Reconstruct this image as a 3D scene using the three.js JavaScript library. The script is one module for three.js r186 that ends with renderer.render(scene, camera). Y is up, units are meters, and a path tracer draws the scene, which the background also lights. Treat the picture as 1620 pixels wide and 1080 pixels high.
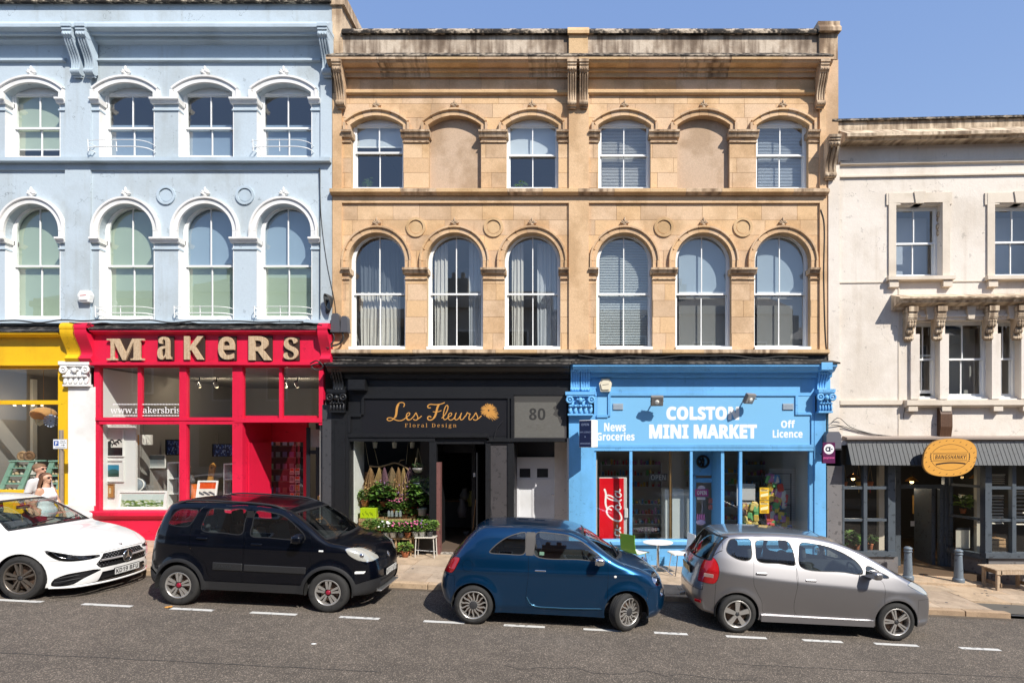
import * as THREE from 'three';
import { mergeGeometries } from 'three/addons/utils/BufferGeometryUtils.js';
import { RoundedBoxGeometry } from 'three/addons/geometries/RoundedBoxGeometry.js';
import { TextGeometry } from 'three/addons/geometries/TextGeometry.js';
import { FontLoader } from 'three/addons/loaders/FontLoader.js';
import { MarchingCubes } from 'three/addons/objects/MarchingCubes.js';

// ---------- camera, sky, sun, exposure
const scene = new THREE.Scene();
const FOC = 884, CX = 900, CY = 700, EYE = 2.8;           // focal length and principal point in pixels of a 1620 x 1080 frame
const camera = new THREE.PerspectiveCamera(2 * Math.atan(CY / FOC) * 180 / Math.PI, 1800 / 1400, 0.1, 900);
camera.setViewOffset(1800, 1400, 0, 0, 1620, 1080);      // a shifted lens: verticals stay upright
camera.position.set(0, EYE, 0);
scene.add(camera);
const renderer = new THREE.WebGLRenderer({ antialias: true });
renderer.toneMapping = THREE.LinearToneMapping;
renderer.toneMappingExposure = 1.34;
renderer.shadowMap.enabled = true;
const SUN = new THREE.Vector3(0.85, 1.25, 1.0).normalize();
{ // clear summer sky: zenith blue, paler horizon, a broad glow round the sun
  const w = 512, h = 256, d = new Float32Array(w * h * 4), dir = new THREE.Vector3();
  for (let j = 0; j < h; j++) for (let i = 0; i < w; i++) {
    const el = ((j + 0.5) / h - 0.5) * Math.PI, az = ((i + 0.5) / w - 0.5) * 2 * Math.PI, k = (j * w + i) * 4;
    dir.set(Math.cos(el) * Math.cos(az), Math.sin(el), Math.cos(el) * Math.sin(az));
    const y = Math.max(dir.y, 0), t = Math.pow(1 - y, 2.6), s = Math.max(dir.dot(SUN), 0);
    const glow = 0.16 * Math.pow(s, 6) + 0.5 * Math.pow(s, 60);
    const base = [0.147 + 0.30 * t, 0.247 + 0.36 * t, 0.505 + 0.30 * t];
    if (dir.y < 0) { const g = Math.min(1, -dir.y * 6); base[0] += (0.16 - base[0]) * g; base[1] += (0.15 - base[1]) * g; base[2] += (0.14 - base[2]) * g; }
    d[k] = base[0] + glow; d[k + 1] = base[1] + glow * 0.96; d[k + 2] = base[2] + glow * 0.85; d[k + 3] = 1;
  }
  const sky = new THREE.DataTexture(d, w, h, THREE.RGBAFormat, THREE.FloatType);
  sky.mapping = THREE.EquirectangularReflectionMapping; sky.magFilter = sky.minFilter = THREE.LinearFilter; sky.needsUpdate = true;
  scene.background = sky; scene.environment = sky;
}
const sun = new THREE.DirectionalLight(new THREE.Color(1, 0.95, 0.87), 4.98);
sun.position.copy(SUN).multiplyScalar(60); sun.castShadow = true; sun.name = 'sun';
sun.shadow.mapSize.set(4096, 4096);
Object.assign(sun.shadow.camera, { left: -22, right: 22, top: 22, bottom: -22, near: 1, far: 140 });
scene.add(sun, sun.target);

// ---------- helpers
const R = THREE.MathUtils.degToRad;
function rng(seed) { let a = seed >>> 0; return () => { a = (a + 0x6d2b79f5) | 0; let t = Math.imul(a ^ (a >>> 15), 1 | a); t = (t + Math.imul(t ^ (t >>> 7), 61 | t)) ^ t; return ((t ^ (t >>> 14)) >>> 0) / 4294967296; }; }
const ZF = -12.8;                                         // plane of the house fronts
const X = (px, d = 12.8) => (px - CX) * d / FOC, Y = (py, d = 12.8) => EYE + (CY - py) * d / FOC;
const road = (x) => -0.05 * x, pave = (x) => 0.1 - 0.05 * x;
const C = (r, g, b) => new THREE.Color().setRGB(r, g, b);
const used = {};
const numbered = (n) => { const k = used[n] = (used[n] ?? -1) + 1; return k ? `${n}_${String(k).padStart(3, '0')}` : n; };
const baseOf = new WeakMap();
function thing(name, label, category, at = [0, 0, 0], turn = 0, group) {
  const o = new THREE.Group(); o.name = numbered(name); scene.add(o);
  o.position.set(...at); o.rotation.y = turn; o.userData = { label, category };
  if (group) o.userData.group = group;
  baseOf.set(o, new THREE.Vector3(...at));
  return o;
}
function localThing(...a) { const o = thing(...a); baseOf.set(o, new THREE.Vector3()); return o; }   // its parts are given in its own axes
function tag(o, label, category, group) { o.userData = { label, category }; if (group) o.userData.group = group; return o; }
const EMPTY = () => new THREE.BufferGeometry();
function prep(g) {
  g = g.index ? g.toNonIndexed() : g;
  if (!g.attributes.normal) g.computeVertexNormals();
  if (!g.attributes.uv) g.setAttribute('uv', new THREE.BufferAttribute(new Float32Array(g.attributes.position.count * 2), 2));
  for (const k of Object.keys(g.attributes)) if (!['position', 'normal', 'uv'].includes(k)) g.deleteAttribute(k);
  g.morphAttributes = {}; g.clearGroups();
  return g;
}
const merge = (...list) => { list = list.flat(Infinity); return list.length === 1 ? prep(list[0]) : mergeGeometries(list.map(prep)); };
function uvm(g) {                                        // texture coordinates in metres, from the side each face looks to
  const p = g.attributes.position, n = g.attributes.normal, u = g.attributes.uv;
  for (let i = 0; i < p.count; i++) {
    const a = Math.abs(n.getX(i)), b = Math.abs(n.getY(i)), c = Math.abs(n.getZ(i));
    if (b >= a && b >= c) u.setXY(i, p.getX(i), p.getZ(i)); else if (a > c) u.setXY(i, p.getZ(i), p.getY(i)); else u.setXY(i, p.getX(i), p.getY(i));
  }
  return g;
}
function part(parent, name, geos, mat, keepUv) {          // geometry in world (or the thing's own) axes -> a named mesh under parent
  let g = merge(geos);
  if (!keepUv) g = uvm(g);
  const b = baseOf.get(parent) ?? new THREE.Vector3();
  if (b.lengthSq()) { g = g.clone(); g.translate(-b.x, -b.y, -b.z); }
  const m = new THREE.Mesh(g, mat); m.name = name; m.castShadow = m.receiveShadow = true;
  if (parent) { parent.add(m); baseOf.set(m, b); }
  return m;
}
function solo(name, label, category, geos, mat, at, group, keepUv) {   // a thing that is one mesh; geometry in world axes
  let g = merge(geos); if (!keepUv) g = uvm(g); g = g.clone(); g.translate(-at[0], -at[1], -at[2]);
  const m = new THREE.Mesh(g, mat); m.name = numbered(name); m.position.set(...at); m.castShadow = m.receiveShadow = true;
  scene.add(m); baseOf.set(m, new THREE.Vector3(...at));
  return tag(m, label, category, group);
}
function box(x0, x1, y0, y1, z0, z1) { const g = new THREE.BoxGeometry(Math.abs(x1 - x0), Math.abs(y1 - y0), Math.abs(z1 - z0)); g.translate((x0 + x1) / 2, (y0 + y1) / 2, (z0 + z1) / 2); return g; }
function rbox(x0, x1, y0, y1, z0, z1, r = 0.008, s = 2) { const g = new RoundedBoxGeometry(x1 - x0, y1 - y0, z1 - z0, s, Math.min(r, (x1 - x0) / 2.1, (y1 - y0) / 2.1, (z1 - z0) / 2.1)); g.translate((x0 + x1) / 2, (y0 + y1) / 2, (z0 + z1) / 2); return g; }
// a box whose front face covers these pixels of the photograph's frame when it stands at depth -z1
const pb = (a, b, t, u, z0, z1) => box(X(a, -z1), X(b, -z1), Y(u, -z1), Y(t, -z1), z0, z1);
const prb = (a, b, t, u, z0, z1, r) => rbox(X(a, -z1), X(b, -z1), Y(u, -z1), Y(t, -z1), z0, z1, r);
function bar(a, b, r, n = 6, r2 = r) { const p = new THREE.Vector3(...a), q = new THREE.Vector3(...b), d = q.clone().sub(p), g = new THREE.CylinderGeometry(r2, r, d.length(), n); g.applyQuaternion(new THREE.Quaternion().setFromUnitVectors(new THREE.Vector3(0, 1, 0), d.normalize())); const c = p.add(q).multiplyScalar(0.5); g.translate(c.x, c.y, c.z); return g; }
function tube(pts, r, seg = 24, n = 5) { return new THREE.TubeGeometry(new THREE.CatmullRomCurve3(pts.map((p) => new THREE.Vector3(...p))), seg, r, n); }
const cyl = (x, y0, y1, z, r, n = 16, rt = r) => { const g = new THREE.CylinderGeometry(rt, r, y1 - y0, n); g.translate(x, (y0 + y1) / 2, z); return g; };
const ball = (x, y, z, r, sx = 1, sy = 1, sz = 1, n = 10) => { const g = new THREE.SphereGeometry(r, n, Math.max(6, n * 0.7 | 0)); g.scale(sx, sy, sz); g.translate(x, y, z); return g; };
const lathe = (pts, x, y, z, n = 18) => { const g = new THREE.LatheGeometry(pts.map((p) => new THREE.Vector2(...p)), n); g.translate(x, y, z); return g; };
const shapeOf = (pts, ...holes) => { const s = new THREE.Shape(pts.map((p) => new THREE.Vector2(...p))); for (const h of holes) s.holes.push(new THREE.Path(h.map((p) => new THREE.Vector2(...p)))); return s; };
function slab(pts, z0, z1, ...holes) { const g = new THREE.ExtrudeGeometry(shapeOf(pts, ...holes), { depth: z1 - z0, bevelEnabled: false, curveSegments: 8 }); g.translate(0, 0, z0); return g; }
function sheet(pts, z, ...holes) { const g = new THREE.ShapeGeometry(shapeOf(pts, ...holes)); g.translate(0, 0, z); return g; }
function remap(g, m) {                                   // applies a matrix, keeping faces outward also when it mirrors
  g = g.index ? g.toNonIndexed() : g; g.applyMatrix4(m);
  if (m.determinant() < 0) for (const k of Object.keys(g.attributes)) { const a = g.attributes[k], n = a.itemSize; for (let i = 0; i < a.count; i += 3) for (let c = 0; c < n; c++) { const p = a.array[(i + 1) * n + c]; a.array[(i + 1) * n + c] = a.array[(i + 2) * n + c]; a.array[(i + 2) * n + c] = p; } }
  return g;
}
// a moulding: outline in (outward from z, y) swept along x
function prof(pts, x0, x1, z = ZF) { return remap(slab(pts, x0, x1), new THREE.Matrix4().set(0, 0, 1, 0, 0, 1, 0, 0, 1, 0, 0, z, 0, 0, 0, 1)); }
const place = (g, x = 0, y = 0, z = 0, ry = 0, rx = 0, rz = 0, s = 1) => { g = g.clone(); g.applyMatrix4(new THREE.Matrix4().compose(new THREE.Vector3(x, y, z), new THREE.Quaternion().setFromEuler(new THREE.Euler(rx, ry, rz, 'YXZ')), new THREE.Vector3(s, s, s))); return g; };

// ---------- tileable noise and textures
function noise(n, cells, seed, cy = cells) {
  const r = rng(seed), v = Float32Array.from({ length: cells * cy }, r), out = new Float32Array(n * n);
  for (let j = 0; j < n; j++) for (let i = 0; i < n; i++) {
    const x = i * cells / n, y = j * cy / n, a = x | 0, b = y | 0; let s = x - a, t = y - b; s = s * s * (3 - 2 * s); t = t * t * (3 - 2 * t);
    const a1 = (a + 1) % cells, b1 = (b + 1) % cy;
    out[j * n + i] = (v[b * cells + a] * (1 - s) + v[b * cells + a1] * s) * (1 - t) + (v[b1 * cells + a] * (1 - s) + v[b1 * cells + a1] * s) * t;
  }
  return out;
}
function fbm(n, cells, oct, seed, cy = cells) { const o = new Float32Array(n * n); let amp = 0.5, sum = 0; for (let k = 0; k < oct; k++) { const a = noise(n, Math.min(n, cells << k), seed + k * 17, Math.min(n, cy << k)); for (let i = 0; i < o.length; i++) o[i] += a[i] * amp; sum += amp; amp *= 0.55; } for (let i = 0; i < o.length; i++) o[i] /= sum; return o; }
function tex(n, metres, f, color = true) {                // f(index, i, j) -> grey or [r, g, b], 0..1
  const d = new Uint8Array(n * n * 4);
  for (let k = 0; k < n * n; k++) { const c = f(k, k % n, k / n | 0), a = c.length ? c : [c, c, c]; for (let q = 0; q < 3; q++) d[k * 4 + q] = Math.max(0, Math.min(255, a[q] * 255)); d[k * 4 + 3] = 255; }
  const t = new THREE.DataTexture(d, n, n); t.wrapS = t.wrapT = THREE.RepeatWrapping; t.magFilter = THREE.LinearFilter; t.repeat.set(1 / metres, 1 / metres);
  if (color) t.colorSpace = THREE.SRGBColorSpace; t.needsUpdate = true; return t;
}
const std = (color, roughness = 0.8, o = {}) => new THREE.MeshStandardMaterial({ color, roughness, ...o });
const phy = (color, roughness, o = {}) => new THREE.MeshPhysicalMaterial({ color, roughness, ...o });
const mixc = (a, b, t) => a.map((v, i) => v + (b[i] - v) * t);
const N1 = fbm(512, 4, 6, 11), N2 = fbm(512, 8, 5, 37), N3 = fbm(512, 32, 4, 73), NV = fbm(512, 40, 4, 91, 3), NG = noise(512, 256, 5);
const clamp = (v, a = 0, b = 1) => Math.max(a, Math.min(b, v)), ss = (a, b, v) => { v = clamp((v - a) / (b - a)); return v * v * (3 - 2 * v); };
const T = {
  stone: tex(512, 3.1, (k) => mixc(mixc([0.96, 0.93, 0.88], [1, 0.98, 0.95], N2[k]), [0.80, 0.75, 0.67], ss(0.48, 0.70, N1[k]) * 0.6).map((v) => v * (0.93 + 0.1 * NG[k]))),
  stoneBump: tex(512, 3.1, (k) => 0.55 * N3[k] + 0.3 * NG[k] - 0.5 * ss(0.7, 0.8, N3[k]), false),
  paint: tex(512, 2.7, (k) => mixc([1, 1, 1], [0.935, 0.93, 0.92], ss(0.45, 0.75, N1[k])).map((v) => v * (0.97 + 0.03 * NG[k]))),
  wall: tex(1024, 5.3, (k, i, j) => { const q = (j >> 1) * 512 + (i >> 1), crack = Math.abs(N1[((j >> 1) * 512 + ((i + 300) >> 1 & 511))] - 0.52) < 0.0016 && N2[q] > 0.5 ? 0.80 : 1, st = ss(0.52, 0.75, 0.55 * NV[q] + 0.45 * N1[q]); return mixc(mixc([1, 1, 1], [0.94, 0.93, 0.915], ss(0.45, 0.7, N1[q])), [0.88, 0.86, 0.83], st * 0.45).map((v) => v * crack * (N3[q] > 0.80 ? 0.9 : 1) * (0.975 + 0.03 * NG[q])); }),
  paintBump: tex(512, 2.7, (k) => 0.6 * N2[k] + 0.25 * N3[k] + 0.15 * NG[k], false),
  streak: tex(512, 2.9, (k) => { const s = ss(0.40, 0.72, 0.4 * NV[k] + 0.6 * N1[k]), q = ss(0.5, 0.7, N2[k]); return mixc(mixc([1, 0.97, 0.92], [0.8, 0.74, 0.67], q * 0.6), [0.42, 0.36, 0.31], s * 0.75).map((v) => v * (0.92 + 0.1 * NG[k])); }),
  grime: tex(512, 1.7, (k) => mixc([0.9, 0.86, 0.8], [0.16, 0.14, 0.12], ss(0.35, 0.62, N1[k] * 0.6 + N3[k] * 0.4)).map((v) => v * (0.9 + 0.1 * NG[k]))),
  scuff: tex(512, 2.3, (k) => 0.9 + 0.1 * N2[k] - 0.25 * ss(0.66, 0.74, N3[k]) + 0.04 * NG[k]),
  wood: tex(512, 0.9, (k, i, j) => { const g = fbmw(i, j); return mixc([1, 0.95, 0.88], [0.62, 0.52, 0.42], g); }),
  flag: tex(512, 1.9, (k) => mixc([1, 0.97, 0.93], [0.9, 0.87, 0.83], ss(0.35, 0.75, N2[k])).map((v) => v * (0.92 + 0.1 * NG[k]) - 0.12 * ss(0.7, 0.76, N3[k]))),
};
function fbmw(i, j) { const k = (((i * 3) & 511) * 512) + ((j >> 3) & 511), q = j * 512 + i; return clamp(0.6 * NV[(((j >> 2) & 511) * 512) + ((i * 2) & 511)] + 0.4 * N3[q] - 0.1 + 0.15 * NG[k]); }
const AS = 1024, asphalt = (() => {
  const g = noise(AS, 340, 3), g2 = noise(AS, 512, 8), big = fbm(AS, 3, 5, 21), mid = fbm(AS, 24, 3, 22), r = rng(4), col = new Float32Array(AS * AS), h = new Float32Array(AS * AS);
  for (let k = 0; k < AS * AS; k++) { const st = ss(0.5, 0.8, 0.5 * g[k] + 0.5 * g2[k]); h[k] = st; col[k] = 0.27 + 0.24 * st + 0.07 * (big[k] - 0.5) + 0.07 * (mid[k] - 0.5) + (r() < 0.003 ? 0.3 : 0); }
  return { map: tex(AS, 3.4, (k) => [col[k] * 1.02, col[k] * 0.985, col[k] * 0.95]), bump: tex(AS, 3.4, (k) => h[k], false) };
})();
const M = {
  white: std(C(0.80, 0.79, 0.76), 0.55, { map: T.paint }), whiteWood: std(C(0.80, 0.80, 0.78), 0.45), black: std(C(0.012, 0.012, 0.013), 0.5), darkMetal: std(C(0.03, 0.032, 0.035), 0.45, { metalness: 0.3 }),
  chrome: std(C(0.75, 0.75, 0.76), 0.12, { metalness: 1 }), steel: std(C(0.5, 0.5, 0.5), 0.35, { metalness: 0.9 }), lead: std(C(0.16, 0.16, 0.165), 0.6, { map: T.grime }),
  glass: phy(C(0.96, 0.985, 0.975), 0.0, { transmission: 1, thickness: 0, ior: 2.3 }), shopGlass: phy(C(0.95, 0.975, 0.965), 0.0, { transmission: 1, thickness: 0, ior: 1.8 }),
  room: std(C(0.34, 0.33, 0.31), 0.9), roomDark: std(C(0.10, 0.095, 0.09), 0.9), cable: std(C(0.02, 0.02, 0.02), 0.6), wood: std(C(0.42, 0.27, 0.14), 0.65, { map: T.wood }), paleWood: std(C(0.56, 0.43, 0.28), 0.7, { map: T.wood }),
  leaf: [C(0.07, 0.16, 0.022), C(0.12, 0.25, 0.035), C(0.21, 0.34, 0.05), C(0.045, 0.11, 0.028)].map((c) => phy(c, 0.55, { side: THREE.DoubleSide, transmission: 0.25, thickness: 0 })),
  terracotta: std(C(0.42, 0.15, 0.07), 0.8, { map: T.flag }),
};
const canvasTex = (w, h, draw) => { const c = document.createElement('canvas'); c.width = w; c.height = h; draw(c.getContext('2d'), w, h); const t = new THREE.CanvasTexture(c); t.colorSpace = THREE.SRGBColorSpace; return t; };
// a flat printed rectangle facing +z, with its own 0..1 texture coordinates
const card = (x0, x1, y0, y1, z) => { const g = new THREE.PlaneGeometry(x1 - x0, y1 - y0); g.translate((x0 + x1) / 2, (y0 + y1) / 2, z); return g; };
const pcard = (a, b, t, u, z) => card(X(a, -z), X(b, -z), Y(u, -z), Y(t, -z), z);

// ---------- openings with round, segmental or flat heads
class Opening {
  constructor(cx, hw, yb, yt, rise) { Object.assign(this, { cx, hw, yb, yt, rise, ys: yt - rise, R: rise > 0 ? (hw * hw + rise * rise) / (2 * rise) : 0 }); this.cy = yt - this.R; }
  top(x, t = 0) { if (!this.R) return this.yt - t; const r = this.R - t, d = r * r - (x - this.cx) ** 2; return this.cy + Math.sqrt(Math.max(d, 0)); }
  pts(t = 0, n = 20, yb = this.yb + t) {
    const h = this.hw - t, p = [[this.cx - h, yb], [this.cx + h, yb]];
    if (!this.R) return [...p, [this.cx + h, this.yt - t], [this.cx - h, this.yt - t]];
    const r = this.R - t, a = Math.asin(Math.min(1, h / r));
    for (let i = 0; i <= n; i++) { const q = a - 2 * a * i / n; p.push([this.cx + r * Math.sin(q), this.cy + r * Math.cos(q)]); }
    return p;
  }
  half(t, side, yb, gap, n = 12) {                        // one half of the glazed area above yb
    const h = this.hw - t, s = side, p = [[this.cx + s * gap, yb], [this.cx + s * h, yb]];
    if (!this.R) p.push([this.cx + s * h, this.yt - t], [this.cx + s * gap, this.yt - t]);
    else { const r = this.R - t, a = Math.asin(Math.min(1, h / r)), b = Math.asin(gap / r); for (let i = 0; i <= n; i++) { const q = a + (b - a) * i / n; p.push([this.cx + s * r * Math.sin(q), this.cy + r * Math.cos(q)]); } }
    return s < 0 ? p.reverse() : p;
  }
}
// a band that follows the head of an opening: profile points (distance from the opening's edge, outward)
function headBand(o, profile, z, a0, a1, n = 14) {
  const pos = [], add = (A, B, C2) => pos.push(...A, ...B, ...C2), sweep = [];
  for (let i = 0; i <= n; i++) { const q = a0 + (a1 - a0) * i / n; sweep.push(profile.map(([r, p]) => [o.cx + (o.R + r) * Math.sin(q), o.cy + (o.R + r) * Math.cos(q), z + p])); }
  const m = profile.length;
  for (let i = 0; i < n; i++) for (let j = 0; j < m; j++) { const k = (j + 1) % m, A = sweep[i][j], B = sweep[i][k], D = sweep[i + 1][k], E = sweep[i + 1][j]; add(A, B, D); add(A, D, E); }
  for (const [s, f] of [[sweep[0], 1], [sweep[n], 0]]) for (let j = 1; j < m - 1; j++) f ? add(s[0], s[j + 1], s[j]) : add(s[0], s[j], s[j + 1]);
  const g = new THREE.BufferGeometry(); g.setAttribute('position', new THREE.Float32BufferAttribute(pos, 3)); g.computeVertexNormals(); return g;
}
// squared stones of a wall, cut where openings run through them
function ashlar(parent, x0, x1, rows, opens, z, mats, seed, len = 0.72) {
  const r = rng(seed), G = 0.0035;
  rows.slice(1).forEach((d, k) => {
    const c = rows[k]; let x = x0 - (k % 2 ? 0 : len * 0.5) * (0.6 + 0.5 * r());
    while (x < x1 - 0.02) {
      let e = x + len * (0.75 + 0.5 * r()); if (x1 - e < 0.2) e = x1;
      const a = Math.max(x, x0) + G, b = Math.min(e, x1) - G; x = e;
      if (b - a < 0.04) continue;
      let xs = Array.from({ length: 15 }, (_, i) => a + (b - a) * i / 14);
      for (const o of opens) for (const q of [o.cx - o.hw, o.cx + o.hw]) if (q > a && q < b) xs.push(q - 1e-4, q + 1e-4);
      xs.sort((p, q) => p - q);
      const low = (q) => { let L = c + G; for (const o of opens) if (Math.abs(q - o.cx) < o.hw && c + G < o.top(q) && d > o.yb + 0.01) L = Math.max(L, o.top(q) + 0.004); return L; };
      let run = [];
      const flush = () => { if (run.length > 1 && run.at(-1)[0] - run[0][0] > 0.02) { const top = d - G, poly = []; const simple = run.every((p) => p[1] < c + G + 1e-6); (simple ? [run[0], run.at(-1)] : run).forEach((p) => poly.push(p)); poly.push([run.at(-1)[0], top], [run[0][0], top]); part(parent, 'stone_block', slab(poly, z - 0.02, z + 0.0025 * r()), mats[r() * mats.length | 0]); } run = []; };
      for (const q of xs) { const L = low(q); if (L < d - G - 0.012) run.push([q, L]); else flush(); }
      flush();
    }
  });
}
// a sash window: frame > two sashes, four panes
function sash(house, o, z, mats, opt = {}) {
  if (o.R) o = new Opening(o.cx, o.hw, o.yb, o.yt + 0.048, o.rise);
  const { meet = (o.yb + o.yt) / 2, f = 0.045, s = 0.038, drop = 0, open = 0, bars = 1, name = 'window' } = opt, fr = mats.frame, yb = o.yb;
  const win = part(house, name, [slab(o.pts(0.0), z - 0.07, z + 0.05, o.pts(f, 20, yb + 0.07).reverse()), box(o.cx - o.hw - 0.02, o.cx + o.hw + 0.02, yb - 0.02, yb + 0.04, z - 0.06, z + 0.13)], fr);
  const up = z + 0.012, lo = z - 0.032, i = f - 0.004;
  const u0 = meet - drop, l1 = meet + 0.02 + open, l0 = yb + 0.05 + open;
  const inner = new Opening(o.cx, o.hw - i, o.yb, o.yt - i - 0.0, o.R ? o.R - i - (o.cy === undefined ? 0 : Math.sqrt(Math.max(0, (o.R - i) ** 2 - (o.hw - i) ** 2))) : 0);
  const us = inner.pts(0, 20, u0 - 0.03), uh = inner.pts(s, 20, u0 + 0.012).reverse();
  if (drop) { us.forEach((p) => { p[1] = Math.min(p[1], o.yt - i - drop * 0.5); }); uh.forEach((p) => { p[1] = Math.min(p[1], o.yt - i - s - drop * 0.5); }); }
  const vb = (y0, y1, zz) => bars ? [box(o.cx - 0.011, o.cx + 0.011, y0, y1, zz - 0.012, zz + 0.014)] : [];
  part(win, 'sash', [slab(us, up - 0.018, up + 0.02, uh), ...vb(u0, Math.min(inner.top(o.cx) - 0.02, drop ? o.yt - i - drop * 0.5 - 0.01 : 1e9), up)], fr);
  const h = o.hw - i;
  part(win, 'sash', [slab([[o.cx - h, l0], [o.cx + h, l0], [o.cx + h, l1], [o.cx - h, l1]], lo - 0.018, lo + 0.02, [[o.cx - h + s, l0 + 0.075], [o.cx - h + s, l1 - 0.035], [o.cx + h - s, l1 - 0.035], [o.cx + h - s, l0 + 0.075]]), ...vb(l0 + 0.03, l1 - 0.01, lo)], fr);
  const cap = (p) => { if (drop) p.forEach((q) => { q[1] = Math.min(q[1], o.yt - i - drop * 0.5 - 0.02); }); return p; };
  for (const q of bars ? [-1, 1] : [0]) {
    const gu = q ? cap(inner.half(s - 0.01, q, u0, 0.004)) : cap(inner.pts(s - 0.01, 20, u0));
    part(win, 'pane', sheet(gu, up + 0.001), mats.glass);
    const a = q < 0 ? o.cx - h + s - 0.01 : o.cx + (q ? 0.004 : -h + s - 0.01), b = q > 0 ? o.cx + h - s + 0.01 : o.cx - (q ? 0.004 : -h + s - 0.01);
    part(win, 'pane', sheet([[a, l0 + 0.06], [b, l0 + 0.06], [b, l1 - 0.02], [a, l1 - 0.02]], lo + 0.001), mats.glass);
  }
  return win;
}

// ---------- smooth surfaces from fields, and cutting them
function spline(pts, n) { const c = new THREE.CatmullRomCurve3(pts.map((p) => new THREE.Vector3(p[0], p[1], 0)), true, 'centripetal'); return c.getPoints(n).slice(0, -1).map((p) => [p.x, p.y]); }
function polySdf(P) { const n = P.length, ax = P.map((p) => p[0]), ay = P.map((p) => p[1]); return (x, y) => { let d = 1e9, s = 1; for (let i = 0, j = n - 1; i < n; j = i++) { const ex = ax[j] - ax[i], ey = ay[j] - ay[i], wx = x - ax[i], wy = y - ay[i], t = clamp((wx * ex + wy * ey) / (ex * ex + ey * ey)), bx = wx - ex * t, by = wy - ey * t, q = bx * bx + by * by; if (q < d) d = q; const c1 = y >= ay[i], c2 = y < ay[j], c3 = ex * wy > ey * wx; if ((c1 && c2 && c3) || (!c1 && !c2 && !c3)) s = -s; } return s * Math.sqrt(d); }; }
const region = (pts, n = 60) => polySdf(spline(pts, n)), sharp = (pts) => polySdf(pts);
const soft = (v, k = 0.02) => 0.5 * (v + Math.sqrt(v * v + k * k));

// surface of fe = 0 found on a grid of fr, as triangles of [x, y, z, nx, ny, nz]
function nets(fr, fe, lo, hi, C2, E) {
  const [X0, Y0, W0] = lo, n = lo.map((v, i) => Math.ceil((hi[i] - v) / C2)), V = new Float32Array((n[0] + 1) * (n[1] + 1) * (n[2] + 1)), id = (i, j, k) => (k * (n[1] + 1) + j) * (n[0] + 1) + i;
  for (let k = 0; k <= n[2]; k++) for (let j = 0; j <= n[1]; j++) for (let i = 0; i <= n[0]; i++) V[id(i, j, k)] = fr(X0 + i * C2, Y0 + j * C2, W0 + k * C2);
  const vert = new Map();
  const cell = (i, j, k) => {                                // one vertex per crossed cell, pulled onto the exact surface
    const key = id(i, j, k); let v = vert.get(key); if (v) return v;
    let c = 0, p = [0, 0, 0]; const o = [[0, 0, 0], [1, 0, 0], [0, 1, 0], [1, 1, 0], [0, 0, 1], [1, 0, 1], [0, 1, 1], [1, 1, 1]];
    for (let a = 0; a < 8; a++) for (const d of [1, 2, 4]) { const b = a ^ d; if (b < a) continue; const A = o[a], B = o[b], va = V[id(i + A[0], j + A[1], k + A[2])], vb = V[id(i + B[0], j + B[1], k + B[2])]; if (va < 0 === vb < 0) continue; const t = va / (va - vb); for (let q = 0; q < 3; q++) p[q] += A[q] + (B[q] - A[q]) * t; c++; }
    p = [X0 + (i + p[0] / c) * C2, Y0 + (j + p[1] / c) * C2, W0 + (k + p[2] / c) * C2];
    let g; for (let it = 0; it < 3; it++) { const f = fe(...p); g = [fe(p[0] + E, p[1], p[2]) - fe(p[0] - E, p[1], p[2]), fe(p[0], p[1] + E, p[2]) - fe(p[0], p[1] - E, p[2]), fe(p[0], p[1], p[2] + E) - fe(p[0], p[1], p[2] - E)].map((q) => q / (2 * E)); const L = g[0] ** 2 + g[1] ** 2 + g[2] ** 2 || 1; if (it < 2) p = p.map((q, m) => q - clamp(f / L, -C2, C2) * g[m]); }
    const L = Math.hypot(...g) || 1; v = [...p, g[0] / L, g[1] / L, g[2] / L]; vert.set(key, v); return v;
  };
  const T2 = [], quad = (a, b, c, d, f) => { const [q, r, s, t] = f ? [a, b, c, d] : [a, d, c, b]; T2.push([q, r, s], [q, s, t]); };
  for (let k = 1; k < n[2]; k++) for (let j = 1; j < n[1]; j++) for (let i = 1; i < n[0]; i++) {
    const v = V[id(i, j, k)] < 0, X1 = V[id(i + 1, j, k)] < 0, Y1 = V[id(i, j + 1, k)] < 0, Z1 = V[id(i, j, k + 1)] < 0;
    if (v !== X1) quad(cell(i, j - 1, k - 1), cell(i, j, k - 1), cell(i, j, k), cell(i, j - 1, k), v);
    if (v !== Y1) quad(cell(i - 1, j, k - 1), cell(i - 1, j, k), cell(i, j, k), cell(i, j, k - 1), v);
    if (v !== Z1) quad(cell(i - 1, j - 1, k), cell(i, j - 1, k), cell(i, j, k), cell(i - 1, j, k), v);
  }
  return T2;
}
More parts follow.
